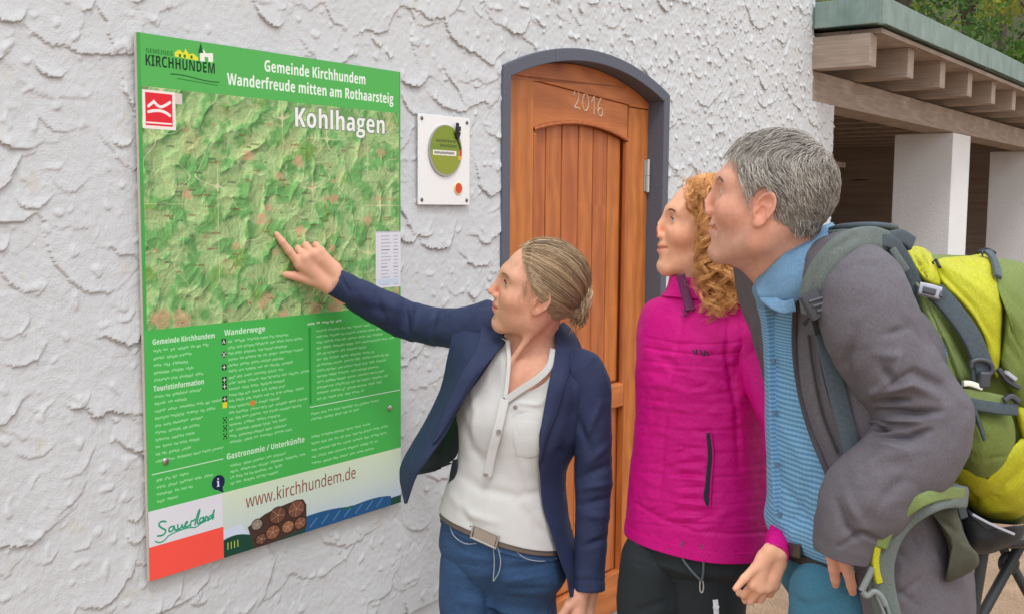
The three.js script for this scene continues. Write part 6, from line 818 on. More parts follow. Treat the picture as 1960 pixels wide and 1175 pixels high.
    const hair = add('hair', skin((x, y, z) => { const q = loc(x, y, z); return (cap0(q[0], q[1], q[2]) + 0.002 * fbm(q[0] * 110, q[1] * 60, q[2] * 110, 2)) * sc; }, l1, h1, 0.0036, (x, y, z, c) => { const k = col(0.22 + 0.16 * pn.noise(x * 120, y * 120, z * 120)); c[0] = k.r; c[1] = k.g; c[2] = k.b; }), new THREE.MeshPhysicalMaterial({ vertexColors: true, roughness: 0.65 }));
    const fb = new Fibres();
    for (let i = 0; i < 12000; i++) {
      const th = rnd() * 2 - 1, ph = rr(0, 6.283), yy = C[1] + th * R0[1] * 1.02, rc = Math.sqrt(Math.max(0, 1 - th * th)), x = C[0] + Math.cos(ph) * rc * R0[0], z = Math.sin(ph) * rc * R0[2]; if (x > line(yy) + 0.004 || yy < -0.06 || (z < 0 && rnd() < 0.55)) continue;
      const nr = V((x - C[0]) / R0[0] ** 2, (yy - C[1]) / R0[1] ** 2, z / R0[2] ** 2).normalize(), topness = smooth(0.075, 0.115, yy), sg = Math.sign(z) || 1, swirl = pn.noise(x * 26, yy * 26, z * 26 + 4);
      const flow = V(mix(-0.55, 0.55 + 0.35 * (x > 0.02 ? 1 : 0), topness) + 0.5 * swirl, mix(-0.9, -0.1, topness) + 0.4 * pn.noise(x * 20, yy * 20, z * 20), mix(0, 0.5 * sg, topness) + 0.3 * swirl); flow.addScaledVector(nr, -flow.dot(nr)).normalize();
      const L = mix(rr(0.014, 0.03), rr(0.025, 0.045), topness) * (x > 0.05 && yy > 0.09 ? 0.8 : 1), lift = mix(rr(0.03, 0.18), rr(0.02, 0.18), topness), p0 = V(x, yy, z).addScaledVector(nr, 0.004), path = [], cu = rr(-0.3, 0.3), bi = nr.clone().cross(flow); for (let k = 0; k <= 6; k++) { const t = k / 6; path.push(p0.clone().addScaledVector(flow, L * t).addScaledVector(nr, (0.005 + L * lift * Math.sin(t * 2.4)) * smooth(0, 0.3, t) - 0.22 * L * t * t * (1 - topness * 0.3)).addScaledVector(bi, cu * L * t * t).applyMatrix4(F.M)); }
      if (path.some((v) => { const h = F.h(v); return ((h.x - 0.0) / 0.019) ** 2 + ((h.y - 0.003) / 0.034) ** 2 < 1 && Math.abs(h.z) > 0.06; })) continue;
      fb.add(path, rr(0.0004, 0.0008), col(clamp(0.5 + 0.45 * rr(-1, 1) + 0.3 * swirl + (x > 0.0 && yy < 0.08 ? 0.12 : 0))), 0.3);
    }
    for (let i = 0; i < 2600; i++) { // the nape
      const a = rr(1.75, 4.53), yy = rr(-0.03, 0.022), N = [-0.05, -0.008], q = Math.sqrt(Math.max(0.05, 1 - ((yy - N[1]) / 0.047) ** 2)), p0 = V(N[0] + Math.cos(a) * 0.039 * q, yy, Math.sin(a) * 0.058 * q), nr = V(Math.cos(a), (yy - N[1]) * 8, Math.sin(a)).normalize(), path = [], L = rr(0.007, 0.015), dx = rr(-0.25, 0.35); if (p0.x > line(yy) - 0.004) continue; for (let k = 0; k <= 5; k++) { const t = k / 5; path.push(p0.clone().addScaledVector(nr, 0.002 + 0.004 * Math.sin(t * 2.6)).add(V(-dx * L * t * 0.6, -L * t, dx * L * t)).applyMatrix4(F.M)); } fb.add(path, rr(0.0005, 0.001), col(clamp(0.3 + 0.35 * rr(-1, 1))), 0.3);
    }
    add('strands', fb.geometry(), new THREE.MeshPhysicalMaterial({ vertexColors: true, roughness: 0.5 }), hair);
  }
  // ---- blue checked shirt
  const stripes = tex(256, 256, (u, v, o) => { const l = smooth(0.2, 0.8, Math.sin(v * 6.283 * 24) * 0.5 + 0.5), m = smooth(0.6, 1, Math.sin(u * 6.283 * 24) * 0.5 + 0.5) * 0.12, n = 0.06 * tn(u, v, 60), t = clamp(l * 0.75 + m + n); o[0] = mix(0.36, 0.60, t); o[1] = mix(0.58, 0.79, t); o[2] = mix(0.74, 0.92, t); }, true);
  const shirtM = cloth(lin(0.92, 0.92, 0.95), { map: rep(stripes, 5), sheen: 0.1, bump: 0.0003, rep: 40 }), plainBlue = cloth(lin(0.19, 0.37, 0.58), { sheen: 0.2, bump: 0.0004, rep: 30 });
  const sf = [{ l: [[1475, 680], [1520, 760], [1540, 830]], w: 9, d: 0.004 }, { l: [[1490, 800], [1540, 880], [1560, 960]], w: 10, d: -0.005 }, { l: [[1470, 880], [1520, 960], [1550, 1000]], w: 9, d: 0.005 }, { l: [[1475, 960], [1500, 1010]], w: 8, d: -0.005 }, { l: [[1560, 900], [1530, 980], [1500, 1020]], w: 8, d: 0.005 }, { l: [[1545, 980], [1540, 1030]], w: 7, d: 0.004 }, { l: [[1520, 640], [1500, 720]], w: 8, d: 0.003 }, { l: [[1490, 1010], [1495, 1040]], w: 5, d: 0.004 }, { l: [[1515, 1000], [1518, 1040]], w: 5, d: -0.004 }];
  const shirt = add('shirt', wrap(T, T.rowOf(522), T.rowOf(1052), 0, 2 * Math.PI, (v) => 0.003 + 0.012 * smooth(T.rowOf(960), T.rowOf(1020), v) - 0.008 * smooth(T.rowOf(1030), T.rowOf(1052), v), { nu: 160, nv: 160, closedU: true, folds: sf, noise: 0.004, scale: 14 }), shirtM);
  const on = (px, py, off) => { const q = T.under(px, py, off).p; return [px, py, -q.z]; };
  add('placket', strap([[1468, 568], [1478, 640], [1480, 720], [1482, 800], [1485, 880], [1490, 960], [1498, 1036]].map(([x, y]) => [x + 2, y, on(Math.max(x, 1478), y, 0.006)[2]]), 20, 0.004), shirtM, shirt);
  for (const [x, y] of [[1478, 600], [1481, 690], [1484, 790], [1488, 890], [1492, 985]]) { const q = T.under(x, y, 0.012).p, g = new THREE.CylinderGeometry(0.0048, 0.0048, 0.003, 18); g.rotateX(1.5); g.rotateY(-0.7); g.translate(q.x, q.y, q.z); add('button', g, std(lin(0.1, 0.16, 0.25), 0.35), shirt); }
  const S = (rows) => rows.map((r) => r.map((p) => P(...p)));
  add('collar', finish(crease(sheet(S([[[1590, 428, 2.09], [1570, 437, 1.98], [1543, 456, 1.945], [1512, 481, 1.935], [1480, 510, 1.945], [1452, 538, 1.985]], [[1600, 440, 2.1], [1582, 452, 1.965], [1554, 474, 1.925], [1522, 502, 1.915], [1490, 532, 1.925], [1449, 552, 1.97]], [[1608, 460, 2.1], [1594, 478, 1.95], [1566, 502, 1.91], [1534, 532, 1.90], [1504, 560, 1.91], [1452, 564, 1.95]], [[1612, 475, 2.1], [1600, 494, 1.95], [1572, 520, 1.908], [1544, 552, 1.90], [1512, 586, 1.915], [1462, 576, 1.945]]]), { nu: 60, nv: 30, thick: 0.005 }), [{ l: [[1575, 456], [1526, 500], [1480, 540]], w: 5, d: 0.004 }], 0.003, 24)), plainBlue, shirt);
  add('collar', finish(crease(sheet(S([[[1446, 538, 2.05], [1450, 540, 1.99], [1462, 542, 1.965]], [[1440, 556, 2.05], [1447, 562, 1.985], [1468, 560, 1.95]], [[1450, 584, 2.05], [1456, 588, 1.985], [1478, 580, 1.955]]]), { nu: 20, nv: 20, thick: 0.005 }), [], 0.001)), plainBlue, shirt);
  add('collar_stand', strap([[1464, 566, 1.945], [1482, 580, 1.915], [1502, 588, 1.9], [1522, 584, 1.9]], 24, 0.005), plainBlue, shirt);
  // ---- teal trousers, belt
  const teal = cloth(lin(0.07, 0.26, 0.40), { sheen: 0.15, bump: 0.0006, rep: 26 }), tf = [{ l: [[1500, 1075], [1520, 1110], [1512, 1150]], w: 5, d: 0.005 }, { l: [[1490, 1120], [1530, 1150], [1560, 1175]], w: 5, d: 0.004 }, { l: [[1530, 1090], [1600, 1100]], w: 8, d: -0.003 }, { l: [[1520, 1160], [1600, 1150], [1640, 1120]], w: 7, d: 0.004 }];
  const trousers = add('trousers', merge([wrap(T, T.rowOf(1040), 1, 0, 2 * Math.PI, (v) => 0.003 - 0.03 * smooth(T.rowOf(1105), 1, v), { nu: 100, nv: 50, closedU: true, folds: tf }), limb([[1630, 1060, 1.98, 0.06], [1614, 1125, 1.955, 0.094], [1608, 1200, 1.95, 0.095], [1584, 1350, 1.95, 0.082], [1590, 1500, 1.95, 0.07], [1610, 1700, 1.96, 0.062], [1630, 1915, 1.98, 0.06]], { folds: tf, noise: 0.005, scale: 12 }), limb([[1630, 1060, 2.06, 0.06], [1620, 1125, 2.1, 0.093], [1616, 1200, 2.11, 0.093], [1598, 1350, 2.12, 0.082], [1600, 1480, 2.12, 0.07], [1610, 1680, 2.13, 0.062], [1620, 1860, 2.14, 0.06]], { folds: tf, noise: 0.005, scale: 12 })]), teal);
  add('waistband', wrap(T, T.rowOf(1044), T.rowOf(1072), 0, 2 * Math.PI, 0.007, { nu: 100, nv: 12, closedU: true, thick: 0.003 }), teal, trousers);
  const belt = add('belt', wrap(T, T.rowOf(1046), T.rowOf(1066), 0, 2 * Math.PI, 0.0115, { nu: 100, nv: 12, closedU: true, thick: 0.004 }), std(lin(0.03, 0.026, 0.024), 0.5));
  add('buckle', strap([on(1512, 1050, 0.019), on(1522, 1053, 0.019), on(1534, 1056, 0.018)], 27, 0.006), std(lin(0.1, 0.1, 0.085), 0.35, { metalness: 0.7 }), belt);
  for (const [x, y, z] of [[1622, 1935, 1.98], [1612, 1875, 2.14]]) { const p = P(x, y, z), g = new THREE.CapsuleGeometry(0.05, 0.18, 6, 16); g.rotateX(Math.PI / 2); g.rotateY(1.2); g.translate(p.x - 0.06, 0.05, p.z); add('shoe', g, std(lin(0.06, 0.05, 0.04), 0.7)); }
  // ---- dark grey jacket
  const grey = cloth(lin(0.15, 0.138, 0.16), { sheen: 0.25, sheenColor: lin(0.3, 0.29, 0.33), rough: 0.7, bump: 0.0004, rep: 30 }), seam = cloth(lin(0.07, 0.064, 0.075), { rough: 0.7 });
  const poly = (pts) => (y) => { if (y <= pts[0][1]) return pts[0][0]; for (let i = 1; i < pts.length; i++) if (y <= pts[i][1]) return mix(pts[i - 1][0], pts[i][0], (y - pts[i - 1][1]) / (pts[i][1] - pts[i - 1][1])); return pts[pts.length - 1][0]; };
  const front = poly([[1560, 520], [1532, 560], [1520, 610], [1521, 680], [1530, 750], [1548, 820], [1570, 880], [1592, 930], [1612, 1000], [1640, 1060], [1652, 1120], [1656, 1175]]), cache = new Map(), aF = (v) => { const k = Math.round(v * 300); if (!cache.has(k)) { const w = k / 300, y = toPx(T.at(w, T.angleAt(w, 1560), 0.02))[1]; cache.set(k, T.angleAt(w, front(y), 0.018)); } return cache.get(k); };
  const jf = [{ l: [[1575, 640], [1590, 760], [1640, 900]], w: 4, d: 0.004, flat: 1 }, { l: [[1590, 600], [1620, 700], [1660, 800]], w: 8, d: 0.005 }, { l: [[1545, 700], [1565, 800], [1600, 880]], w: 7, d: -0.004 }, { l: [[1700, 1030], [1740, 1080]], w: 7, d: 0.005 }, { l: [[1730, 1060], [1720, 1130]], w: 9, d: -0.005 }, { l: [[1690, 1110], [1760, 1160]], w: 6, d: 0.004 }, { l: [[1760, 1110], [1720, 1140], [1690, 1150]], w: 6, d: 0.005 }, { l: [[1750, 1000], [1770, 1060]], w: 10, d: 0.006 }];
  const jacket = add('jacket', wrap(T, T.rowOf(560), 1, (v) => aF(v), () => Math.PI + 1.2, (v, a) => 0.018 + 0.012 * smooth(T.rowOf(900), T.rowOf(1060), v) + 0.045 * smooth(1.9, 2.9, a) * smooth(T.rowOf(850), T.rowOf(1000), v) * smooth(4.6, 3.6, a) - 0.07 * smooth(1.65, 2.4, a) * (1 - smooth(T.rowOf(840), T.rowOf(980), v)), { nu: 130, nv: 150, thick: 0.003, folds: jf, noise: 0.007, scale: 12 }), grey);
  add('jacket_edge', strap([[1548, 536], [1527, 575], [1521, 620], [1523, 690], [1534, 760], [1552, 824], [1574, 880], [1594, 925]].map(([x, y]) => on(x, y, 0.022)), 9, 0.005), seam, jacket);
  for (const l of [[[1548, 640], [1556, 700], [1574, 790], [1604, 868]], [[1566, 642], [1578, 720], [1606, 810], [1640, 872]]]) add('zip', rope(l.map(([x, y]) => on(x, y, 0.023)), 0.0025), seam, jacket);
  // far side of the open jacket
  add('jacket_front', finish(crease(sheet(S([[[1402, 506, 2.2], [1425, 498, 2.14], [1450, 512, 2.09]], [[1408, 545, 2.22], [1436, 545, 2.14], [1464, 560, 2.09]], [[1422, 600, 2.23], [1446, 605, 2.15], [1474, 620, 2.1]], [[1444, 650, 2.22], [1460, 660, 2.14], [1478, 680, 2.1]], [[1464, 712, 2.2], [1472, 720, 2.13], [1482, 740, 2.1]]]), { nu: 40, nv: 60, thick: 0.005 }), [{ l: [[1415, 520], [1445, 600], [1466, 690]], w: 6, d: 0.004 }, { l: [[1440, 510], [1462, 590]], w: 5, d: -0.003 }], 0.003, 18)), grey, jacket);
  add('jacket_collar', finish(crease(sheet(S([[[1612, 442, 2.1], [1606, 448, 1.98], [1590, 466, 1.93], [1568, 490, 1.90], [1548, 514, 1.90]], [[1640, 448, 2.1], [1630, 462, 1.97], [1606, 486, 1.91], [1576, 516, 1.885], [1548, 544, 1.885]], [[1660, 462, 2.1], [1648, 480, 1.95], [1620, 510, 1.89], [1586, 544, 1.875], [1550, 576, 1.88]]]), { nu: 50, nv: 24, thick: 0.005 }), [], 0.002)), grey, jacket);
  const slf = [{ l: [[1672, 676], [1722, 682], [1712, 724], [1672, 750]], w: 6.8, d: -0.0087 }, { l: [[1690, 700], [1710, 730]], w: 7.6, d: 0.0116 }, { l: [[1676, 772], [1740, 766]], w: 5.1, d: 0.0174 }, { l: [[1680, 788], [1750, 792], [1800, 788]], w: 6.8, d: 0.0159 }, { l: [[1655, 812], [1700, 820]], w: 5.1, d: 0.0174 }, { l: [[1662, 834], [1740, 836], [1780, 824]], w: 6.0, d: 0.0145 }, { l: [[1690, 742], [1750, 712], [1800, 735], [1815, 765]], w: 7.6, d: 0.0101 }, { l: [[1670, 752], [1745, 735], [1795, 760]], w: 7.6, d: -0.0101 }, { l: [[1690, 802], [1760, 806]], w: 6.0, d: -0.0101 }, { l: [[1680, 850], [1730, 858]], w: 7.6, d: -0.0087 }, { l: [[1640, 900], [1700, 870], [1760, 862]], w: 11.9, d: -0.0072 }, { l: [[1600, 960], [1620, 1010], [1640, 1030]], w: 7.6, d: 0.0087 }, { l: [[1620, 950], [1650, 1010]], w: 7.6, d: -0.0058 }, { l: [[1690, 640], [1740, 628]], w: 5.1, d: 0.0058 }, { l: [[1640, 630], [1620, 690], [1640, 760]], w: 7.6, d: 0.0087 }, { l: [[1720, 600], [1780, 660]], w: 8.5, d: 0.0043 }, { l: [[1690, 1040], [1650, 1020], [1610, 1045]], w: 5.1, d: 0.0087 }, { l: [[1600, 524], [1640, 505], [1680, 508]], w: 3.4, d: 0.0043, flat: 1 }, { l: [[1740, 900], [1690, 960]], w: 10.2, d: 0.0058 }];
  add('sleeve', limb([[1580, 500, 1.98, 0.045], [1608, 520, 1.92, 0.075], [1640, 556, 1.87, 0.084], [1668, 625, 1.84, 0.083], [1700, 690, 1.83, 0.08], [1738, 745, 1.825, 0.078], [1766, 800, 1.82, 0.083], [1752, 858, 1.81, 0.081], [1710, 906, 1.80, 0.075], [1662, 955, 1.80, 0.078], [1632, 1005, 1.80, 0.066], [1622, 1040, 1.80, 0.058], [1616, 1062, 1.80, 0.052]], { nu: 90, nv: 220, thick: 0.004, folds: slf, noise: 0.008, scale: 13 }), grey, jacket);
  add('sleeve', limb([[1530, 560, 2.12, 0.06], [1502, 600, 2.18, 0.07], [1520, 700, 2.22, 0.068], [1540, 820, 2.22, 0.064], [1555, 920, 2.19, 0.056], [1560, 1020, 2.16, 0.045]], { nu: 40, nv: 60, noise: 0.005, scale: 11 }), grey, jacket);
  add('elbow_patch', cushion([[1812, 760], [1842, 772], [1856, 800], [1850, 830], [1828, 836], [1814, 800]], (x, y) => 1.775 + ((x - 1790) / 90) ** 2 * 0.045, 0.008, { bulge: 6, n: 48 }), grey, jacket);
}
// ================================================================ the backpack he carries
{
  const pack = thing('hiking_backpack', 'large lime green and olive backpack on the back of the grey-haired man', 'backpack'), base = P(1880, 740, 2.05); base.y = P(1900, 1040, 2.05).y; pack.position.copy(base);
  const add = (name, g, m, parent) => { g.translate(-base.x, -base.y, -base.z); return mesh(name, g, m, parent ?? pack); };
  const lime = cloth(lin(0.60, 0.60, 0.012), { sheen: 0.1, rough: 0.6, bump: 0.0005, rep: 26 }), olive = cloth(lin(0.20, 0.27, 0.05), { sheen: 0.25, rough: 0.65, bump: 0.0006, rep: 26 }), green = cloth(lin(0.22, 0.30, 0.09), { rough: 0.7 }), slate = cloth(lin(0.11, 0.15, 0.18), { rough: 0.7, bump: 0.001, rep: 40 }), black = cloth(lin(0.018, 0.024, 0.028), { rough: 0.7 }), pad = cloth(lin(0.21, 0.255, 0.24), { rough: 0.8, bump: 0.0012, rep: 30 }), plastic = std(lin(0.06, 0.065, 0.08), 0.4), pale = std(lin(0.42, 0.43, 0.5), 0.4), moss = cloth(lin(0.085, 0.09, 0.06), { rough: 0.8 });
  const hull = [[1722, 480], [1800, 488], [1890, 492], [1985, 520], [2056, 640], [2060, 850], [1996, 985], [1900, 1000], [1832, 955], [1772, 880], [1732, 760], [1716, 600]], hc = [0, 0], edge = new Float32Array(720);
  for (const p of hull) { hc[0] += p[0] / hull.length; hc[1] += p[1] / hull.length; } for (let i = 0; i < 4000; i++) { const q = along(hull, i / 4000, true), a = Math.atan2(q[1] - hc[1], q[0] - hc[0]); edge[((Math.round((a / 6.28319) * 720) % 720) + 720) % 720] = Math.hypot(q[0] - hc[0], q[1] - hc[1]); }
  const cf = (x, y) => { const a = Math.atan2(y - hc[1], x - hc[0]), R = edge[((Math.round((a / 6.28319) * 720) % 720) + 720) % 720] || 200, r = Math.min(1, Math.hypot(x - hc[0], y - hc[1]) / R); return 2.06 - 0.152 * Math.sqrt(Math.max(0, 1 - r ** 4)); };
  add('main_compartment', cushion(hull, 2.06, 0.31, { bulge: 4, puff: 0.98, n: 140, m: 30, noise: 0.004, scale: 14 }), olive);
  const piece = (name, outline, m, th, folds = [], o = {}) => add(name, cushion(outline, (x, y) => cf(x, y) - (o.out ?? 0.004), th, { bulge: o.bulge ?? 3, n: o.n ?? 90, m: 18, folds, noise: o.noise ?? 0.003, scale: 26 }), m);
  piece('side_panel', [[1744, 520], [1768, 548], [1800, 600], [1838, 670], [1868, 738], [1846, 748], [1812, 720], [1780, 640], [1754, 570]], green, 0.06, [{ l: [[1760, 545], [1800, 630], [1836, 735]], w: 4, d: 0.008 }, { l: [[1784, 590], [1830, 670], [1858, 735]], w: 4, d: 0.006 }, { l: [[1750, 560], [1790, 660], [1820, 725]], w: 7, d: -0.006 }], { out: 0.02 });
  piece('top_pocket', [[1738, 474], [1762, 474], [1782, 486], [1794, 512], [1802, 545], [1784, 548], [1760, 530], [1742, 500]], lime, 0.06, [{ l: [[1750, 485], [1775, 530]], w: 4, d: 0.006 }, { l: [[1766, 480], [1790, 530]], w: 4, d: -0.005 }], { out: 0.02 });
  piece('lid', [[1794, 500], [1812, 492], [1850, 491], [1884, 486], [1902, 500], [1914, 540], [1920, 590], [1918, 650], [1914, 705], [1908, 722], [1892, 690], [1868, 640], [1838, 586], [1806, 548], [1796, 522]], lime, 0.075, [{ l: [[1800, 520], [1850, 570], [1905, 650]], w: 7, d: 0.009 }, { l: [[1800, 505], [1860, 545], [1912, 590]], w: 6, d: -0.007 }, { l: [[1850, 600], [1890, 660]], w: 6, d: 0.008 }, { l: [[1820, 500], [1880, 510], [1905, 525]], w: 5, d: 0.006 }, { l: [[1815, 540], [1870, 600], [1905, 680]], w: 6, d: -0.006 }], { out: 0.012 });
  piece('back_panel', [[1896, 506], [1924, 508], [1950, 532], [1982, 600], [2000, 700], [1990, 800], [1960, 790], [1934, 750], [1916, 700], [1922, 640], [1924, 580], [1910, 535]], olive, 0.07, [{ l: [[1925, 550], [1960, 590]], w: 5, d: 0.006 }, { l: [[1930, 590], [1960, 640]], w: 6, d: -0.005 }, { l: [[1925, 650], [1960, 700]], w: 6, d: 0.006 }, { l: [[1920, 690], [1950, 740]], w: 5, d: -0.005 }, { l: [[1935, 620], [1960, 680]], w: 4, d: 0.005 }]);
  piece('bottle_pocket', [[1834, 772], [1862, 772], [1900, 780], [1934, 790], [1946, 830], [1936, 880], [1912, 912], [1880, 924], [1850, 906], [1830, 870], [1826, 820]], olive, 0.10, [{ l: [[1866, 790], [1884, 840]], w: 4, d: 0.008 }, { l: [[1840, 860], [1880, 880], [1930, 872]], w: 3, d: 0.004 }], { out: 0.012, noise: 0.002 });
  piece('lower_band', [[1798, 878], [1814, 886], [1834, 920], [1862, 944], [1900, 942], [1930, 906], [1948, 850], [1962, 836], [1985, 850], [1985, 950], [1950, 992], [1906, 994], [1862, 976], [1826, 944], [1804, 906]], lime, 0.07, [{ l: [[1830, 920], [1870, 960]], w: 5, d: 0.008 }, { l: [[1850, 960], [1910, 950], [1950, 900]], w: 5, d: 0.007 }, { l: [[1870, 975], [1930, 975]], w: 5, d: -0.006 }, { l: [[1935, 930], [1970, 890]], w: 6, d: 0.007 }, { l: [[1815, 890], [1825, 930]], w: 4, d: -0.006 }], { out: 0.006 });
  piece('side_pocket', [[1946, 780], [1966, 776], [1990, 800], [1990, 850], [1962, 842], [1950, 815]], lime, 0.05);
  add('base', cushion([[1828, 950], [1848, 968], [1884, 994], [1930, 1012], [1966, 1004], [1956, 1030], [1912, 1054], [1880, 1060], [1850, 1056], [1838, 1010]], 1.99, 0.16, { bulge: 3, noise: 0.004, folds: [{ l: [[1850, 980], [1900, 1010], [1940, 1018]], w: 4, d: 0.006 }] }), black);
  add('hip_fin', cushion([[1772, 966], [1800, 956], [1826, 956], [1840, 1000], [1856, 1040], [1874, 1062], [1872, 1084], [1842, 1104], [1812, 1112], [1818, 1080], [1816, 1040], [1796, 1000]], 1.845, 0.06, { bulge: 3, noise: 0.003, folds: [{ l: [[1790, 985], [1836, 1020]], w: 5, d: 0.005 }] }), moss);
  const lie = (pts, off) => pts.map(([x, y, w]) => { const q = hikerTorso.under(x, Math.min(y, 1172), off).p; return [x, y, -q.z, w]; });
  const tri = (pts, w, m, name, th = 0.012, o = {}) => add(name, strap(pts, w, th, o), m);
  const beltPath = [[1838, 950, 1.84], [1806, 950, 1.79], [1772, 962, 1.755], ...lie([[1734, 986], [1706, 1020], [1690, 1064], [1688, 1112], [1700, 1170], [1712, 1215]], 0.085)];
  tri(beltPath, 44, pad, 'hip_belt', 0.028, { nv: 90, folds: [{ l: [[1820, 955], [1760, 968], [1710, 1010], [1690, 1060]], w: 3, d: 0.004, flat: 1 }] });
  tri([[1836, 944, 1.825], [1804, 943, 1.775], [1766, 954, 1.738], ...lie([[1726, 980], [1698, 1012], [1684, 1044]], 0.1)], 26, green, 'hip_belt_edge', 0.02);
  tri(lie([[1681, 1040], [1676, 1066], [1677, 1090], [1683, 1114]], 0.105), 13, lime, 'hip_belt_piping', 0.012);
  { const g = [], z = lie([[1672, 1110]], 0.11)[0][2]; g.push(rope([[1672, 1085, z], [1664, 1102, z], [1656, 1118, z], [1650, 1130, z]], 0.006), rope([[1650, 1130, z], [1660, 1140, z], [1674, 1132, z], [1686, 1140, z], [1696, 1158, z]], 0.0055), rope([[1678, 1138, z], [1688, 1160, z], [1696, 1185, z]], 0.003), rope([[1684, 1136, z], [1698, 1160, z], [1706, 1185, z]], 0.003)); add('belt_buckle', merge(g.map(flat)), std(lin(0.2, 0.23, 0.23), 0.45)); }
  // shoulder harness over his left shoulder
  tri([[1696, 462, 1.90], [1664, 454, 1.87], [1626, 462, 1.845], [1592, 490, 1.835], [1566, 528, 1.838], [1554, 566, 1.845], [1558, 598, 1.848]], 40, pad, 'shoulder_strap', 0.02, { nv: 90, folds: [{ l: [[1640, 452], [1590, 480], [1560, 530], [1552, 590]], w: 5, d: 0.003, flat: 1 }] });
  tri(lie([[1572, 606], [1584, 660], [1602, 740], [1622, 820], [1634, 868]], 0.034), 34, slate, 'webbing', 0.004);
  tri([[1548, 560, 1.832], [1560, 582, 1.832], [1572, 604, 1.834]], 38, plastic, 'strap_buckle', 0.012);
  for (const k of [0, 1, 2]) add('buckle_bar', rope([[1549 + k * 8, 584 + k * 9 - 6, 1.826], [1575 + k * 7, 570 + k * 9, 1.826]], 0.0035, 10), plastic);
  tri([[1540, 620, 1.86], [1556, 608, 1.845], [1566, 640, 1.85]], 10, black, 'chest_loop', 0.004);
  tri([[1590, 612, 1.84], [1625, 700, 1.84], [1652, 770, 1.845], [1676, 812, 1.85]], 5, black, 'adjusting_cord', 0.004);
  tri([[1588, 505, 1.838], [1612, 470, 1.835], [1650, 450, 1.86]], 7, slate, 'load_lifter', 0.004);
  tri([[1640, 462, 1.872], [1700, 462, 1.885], [1726, 490, 1.895], [1746, 530, 1.905], [1762, 570, 1.91], [1768, 592, 1.915]], 26, slate, 'load_strap', 0.014);
  tri([[1700, 468, 1.9], [1718, 455, 1.905], [1740, 466, 1.91]], 30, slate, 'lifter_wrap', 0.03);
  tri([[1706, 476, 1.885], [1722, 500, 1.882], [1734, 518, 1.882]], 14, pad, 'lifter_buckle', 0.014);
  // frame collar behind his neck
  add('frame_hoop', finish(crease(sheet([[[1580, 446, 2.06], [1610, 436, 1.97], [1660, 432, 1.95], [1706, 434, 1.98], [1716, 440, 2.08]], [[1584, 456, 2.05], [1612, 452, 1.96], [1660, 452, 1.94], [1702, 456, 1.97], [1714, 466, 2.08]], [[1592, 468, 2.04], [1620, 466, 1.955], [1664, 472, 1.935], [1700, 478, 1.965], [1712, 486, 2.08]]].map((r) => r.map((p) => P(...p))), { nu: 60, nv: 24, thick: 0.012 }), [1610, 1630, 1650, 1670, 1690].map((x) => ({ l: [[x, 436], [x + 2, 474]], w: 3, d: 0.003, flat: 1 })), 0.001)), black);
  add('hoop_edge', rope([[1578, 446, 2.05], [1610, 435, 1.962], [1660, 431, 1.942], [1707, 434, 1.972], [1718, 442, 2.07]], 0.006), slate);
  add('hoop_edge', rope([[1578, 450, 1.99], [1612, 446, 1.945], [1660, 446, 1.925]], 0.007), pad);
  const sp = (pts, w, m, name, th = 0.006, off = 0.03) => add(name, strap(pts.map(([x, y]) => [x, y, cf(x, y) - off]), w, th), m);
  sp([[1790, 556], [1822, 590], [1858, 640], [1880, 690], [1888, 716]], 36, slate, 'compression_strap', 0.008, 0.052);
  sp([[1760, 552], [1780, 556], [1800, 562]], 24, pale, 'side_release_buckle', 0.012, 0.062); sp([[1768, 554], [1792, 560]], 12, plastic, 'buckle_tongue', 0.006, 0.071); sp([[1757, 548], [1757, 562]], 6, plastic, 'buckle_end', 0.012, 0.064); sp([[1801, 556], [1799, 570]], 6, plastic, 'buckle_end', 0.012, 0.064);
  sp([[1826, 752], [1862, 756], [1904, 764], [1944, 774]], 22, green, 'pocket_hem', 0.01, 0.058); sp([[1846, 770], [1880, 776], [1920, 782], [1948, 784]], 22, slate, 'pocket_strap', 0.008, 0.066);
  sp([[1844, 734], [1858, 734], [1880, 742]], 11, std(lin(0.8, 0.82, 0.7), 0.5), 'name_tag', 0.01, 0.06);
  add('cord_loop', rope([[1860, 702], [1862, 692], [1880, 688], [1898, 696], [1900, 710], [1888, 722]].map(([x, y]) => [x, y, cf(x, y) - 0.06]), 0.0045), plastic); add('cord_lock', box(0.02, 0.03, 0.016, ...(() => { const p = P(1884, 726, cf(1884, 726) - 0.06); return [p.x, p.y, p.z]; })(), 0.005), plastic);
  sp([[1912, 706], [1930, 728], [1952, 742]], 9, plastic, 'side_buckle', 0.01, 0.05); sp([[1926, 712], [1944, 726]], 8, pale, 'side_buckle', 0.01, 0.055); sp([[1922, 766], [1936, 758], [1950, 768]], 10, plastic, 'side_buckle', 0.012, 0.066);
  sp([[1880, 486], [1892, 482], [1905, 500], [1912, 530]], 14, slate, 'lid_strap', 0.006, 0.05); sp([[1872, 484], [1890, 478], [1906, 486]], 7, black, 'grab_loop', 0.006, 0.04);
  sp([[1800, 512], [1792, 498], [1786, 504]], 5, black, 'zip_pull', 0.004, 0.05); sp([[1862, 700], [1868, 740], [1884, 770]], 7, slate, 'cord', 0.005, 0.05); sp([[1866, 780], [1876, 812], [1886, 842]], 6, slate, 'cord', 0.005, 0.07);
  tri([[1796, 880, 1.9], [1816, 916, 1.895], [1834, 950, 1.89], [1846, 990, 1.9]], 16, slate, 'tension_strap', 0.006);
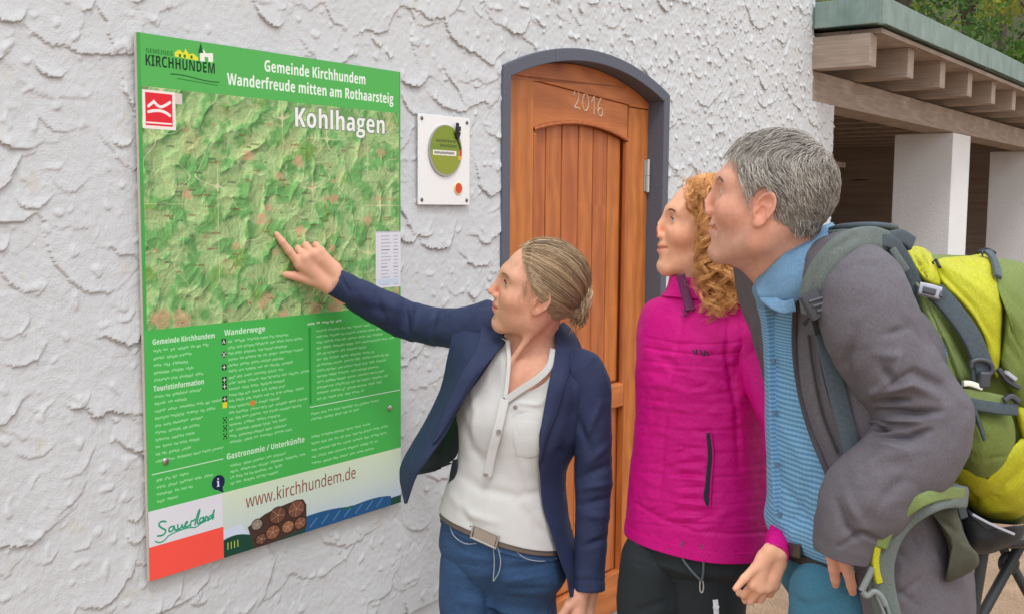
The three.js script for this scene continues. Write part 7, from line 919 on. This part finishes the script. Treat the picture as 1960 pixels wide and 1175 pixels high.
  tri([[1786, 870, 1.905], [1806, 910, 1.90], [1826, 950, 1.895]], 7, black, 'tension_strap', 0.006);
  tri([[1862, 984, 1.9], [1900, 1004, 1.9], [1942, 1022, 1.91]], 5, pale, 'piping', 0.005);
  add('zip_pull', rope([[1822, 1080, 1.895], [1818, 1092, 1.895], [1817, 1100, 1.896]], 0.004, 10), std(lin(0.7, 0.7, 0.72), 0.3, { metalness: 0.8 }));
}
// ================================================================ dark folding stand on the gravel behind him
{
  const t = thing('folding_stand', 'dark crossed folding stand on the ground behind the backpack', 'stand'), base = P(1900, 1120, 3.2); base.y = 0; t.position.copy(base);
  const m = std(lin(0.03, 0.036, 0.04), 0.5), add = (name, g, parent) => { g.translate(-base.x, 0, -base.z); return mesh(name, g, m, parent ?? t); };
  const bar = (a, b, r, name) => { const c = new THREE.CapsuleGeometry(r, a.distanceTo(b), 6, 14), d = b.clone().sub(a).normalize(); c.applyQuaternion(new THREE.Quaternion().setFromUnitVectors(V(0, 1, 0), d)); const q = a.clone().add(b).multiplyScalar(0.5); c.translate(q.x, q.y, q.z); return add(name, c); };
  const on = (x, y, d) => P(x, y, d), foot = (a, b) => { const k = (a.y - 0.012) / (a.y - b.y); return a.clone().lerp(b, k); };
  const A = on(1886, 1040, 3.0), B = on(1864, 1175, 3.0), C = on(1956, 1040, 3.1), E = on(1882, 1175, 3.04), G = on(1916, 1040, 3.25), K = on(1976, 1150, 3.2);
  bar(A, foot(A, B), 0.0155, 'leg'); bar(C, foot(C, E), 0.0155, 'leg'); bar(G, foot(G, K), 0.014, 'leg'); bar(A, C, 0.012, 'rail'); bar(C, G, 0.012, 'rail');
  { const p = on(1932, 1078, 3.1), g = new THREE.SphereGeometry(0.032, 16, 12); g.scale(1, 1.1, 0.6); g.translate(p.x, p.y, p.z); add('joint', g); }
  add('seat', cushion([[1850, 1030], [1920, 1024], [2000, 1032], [2010, 1044], [1930, 1050], [1856, 1044]], 3.1, 0.3, { bulge: 8, n: 60 }));
}
renderer.render(scene, camera);
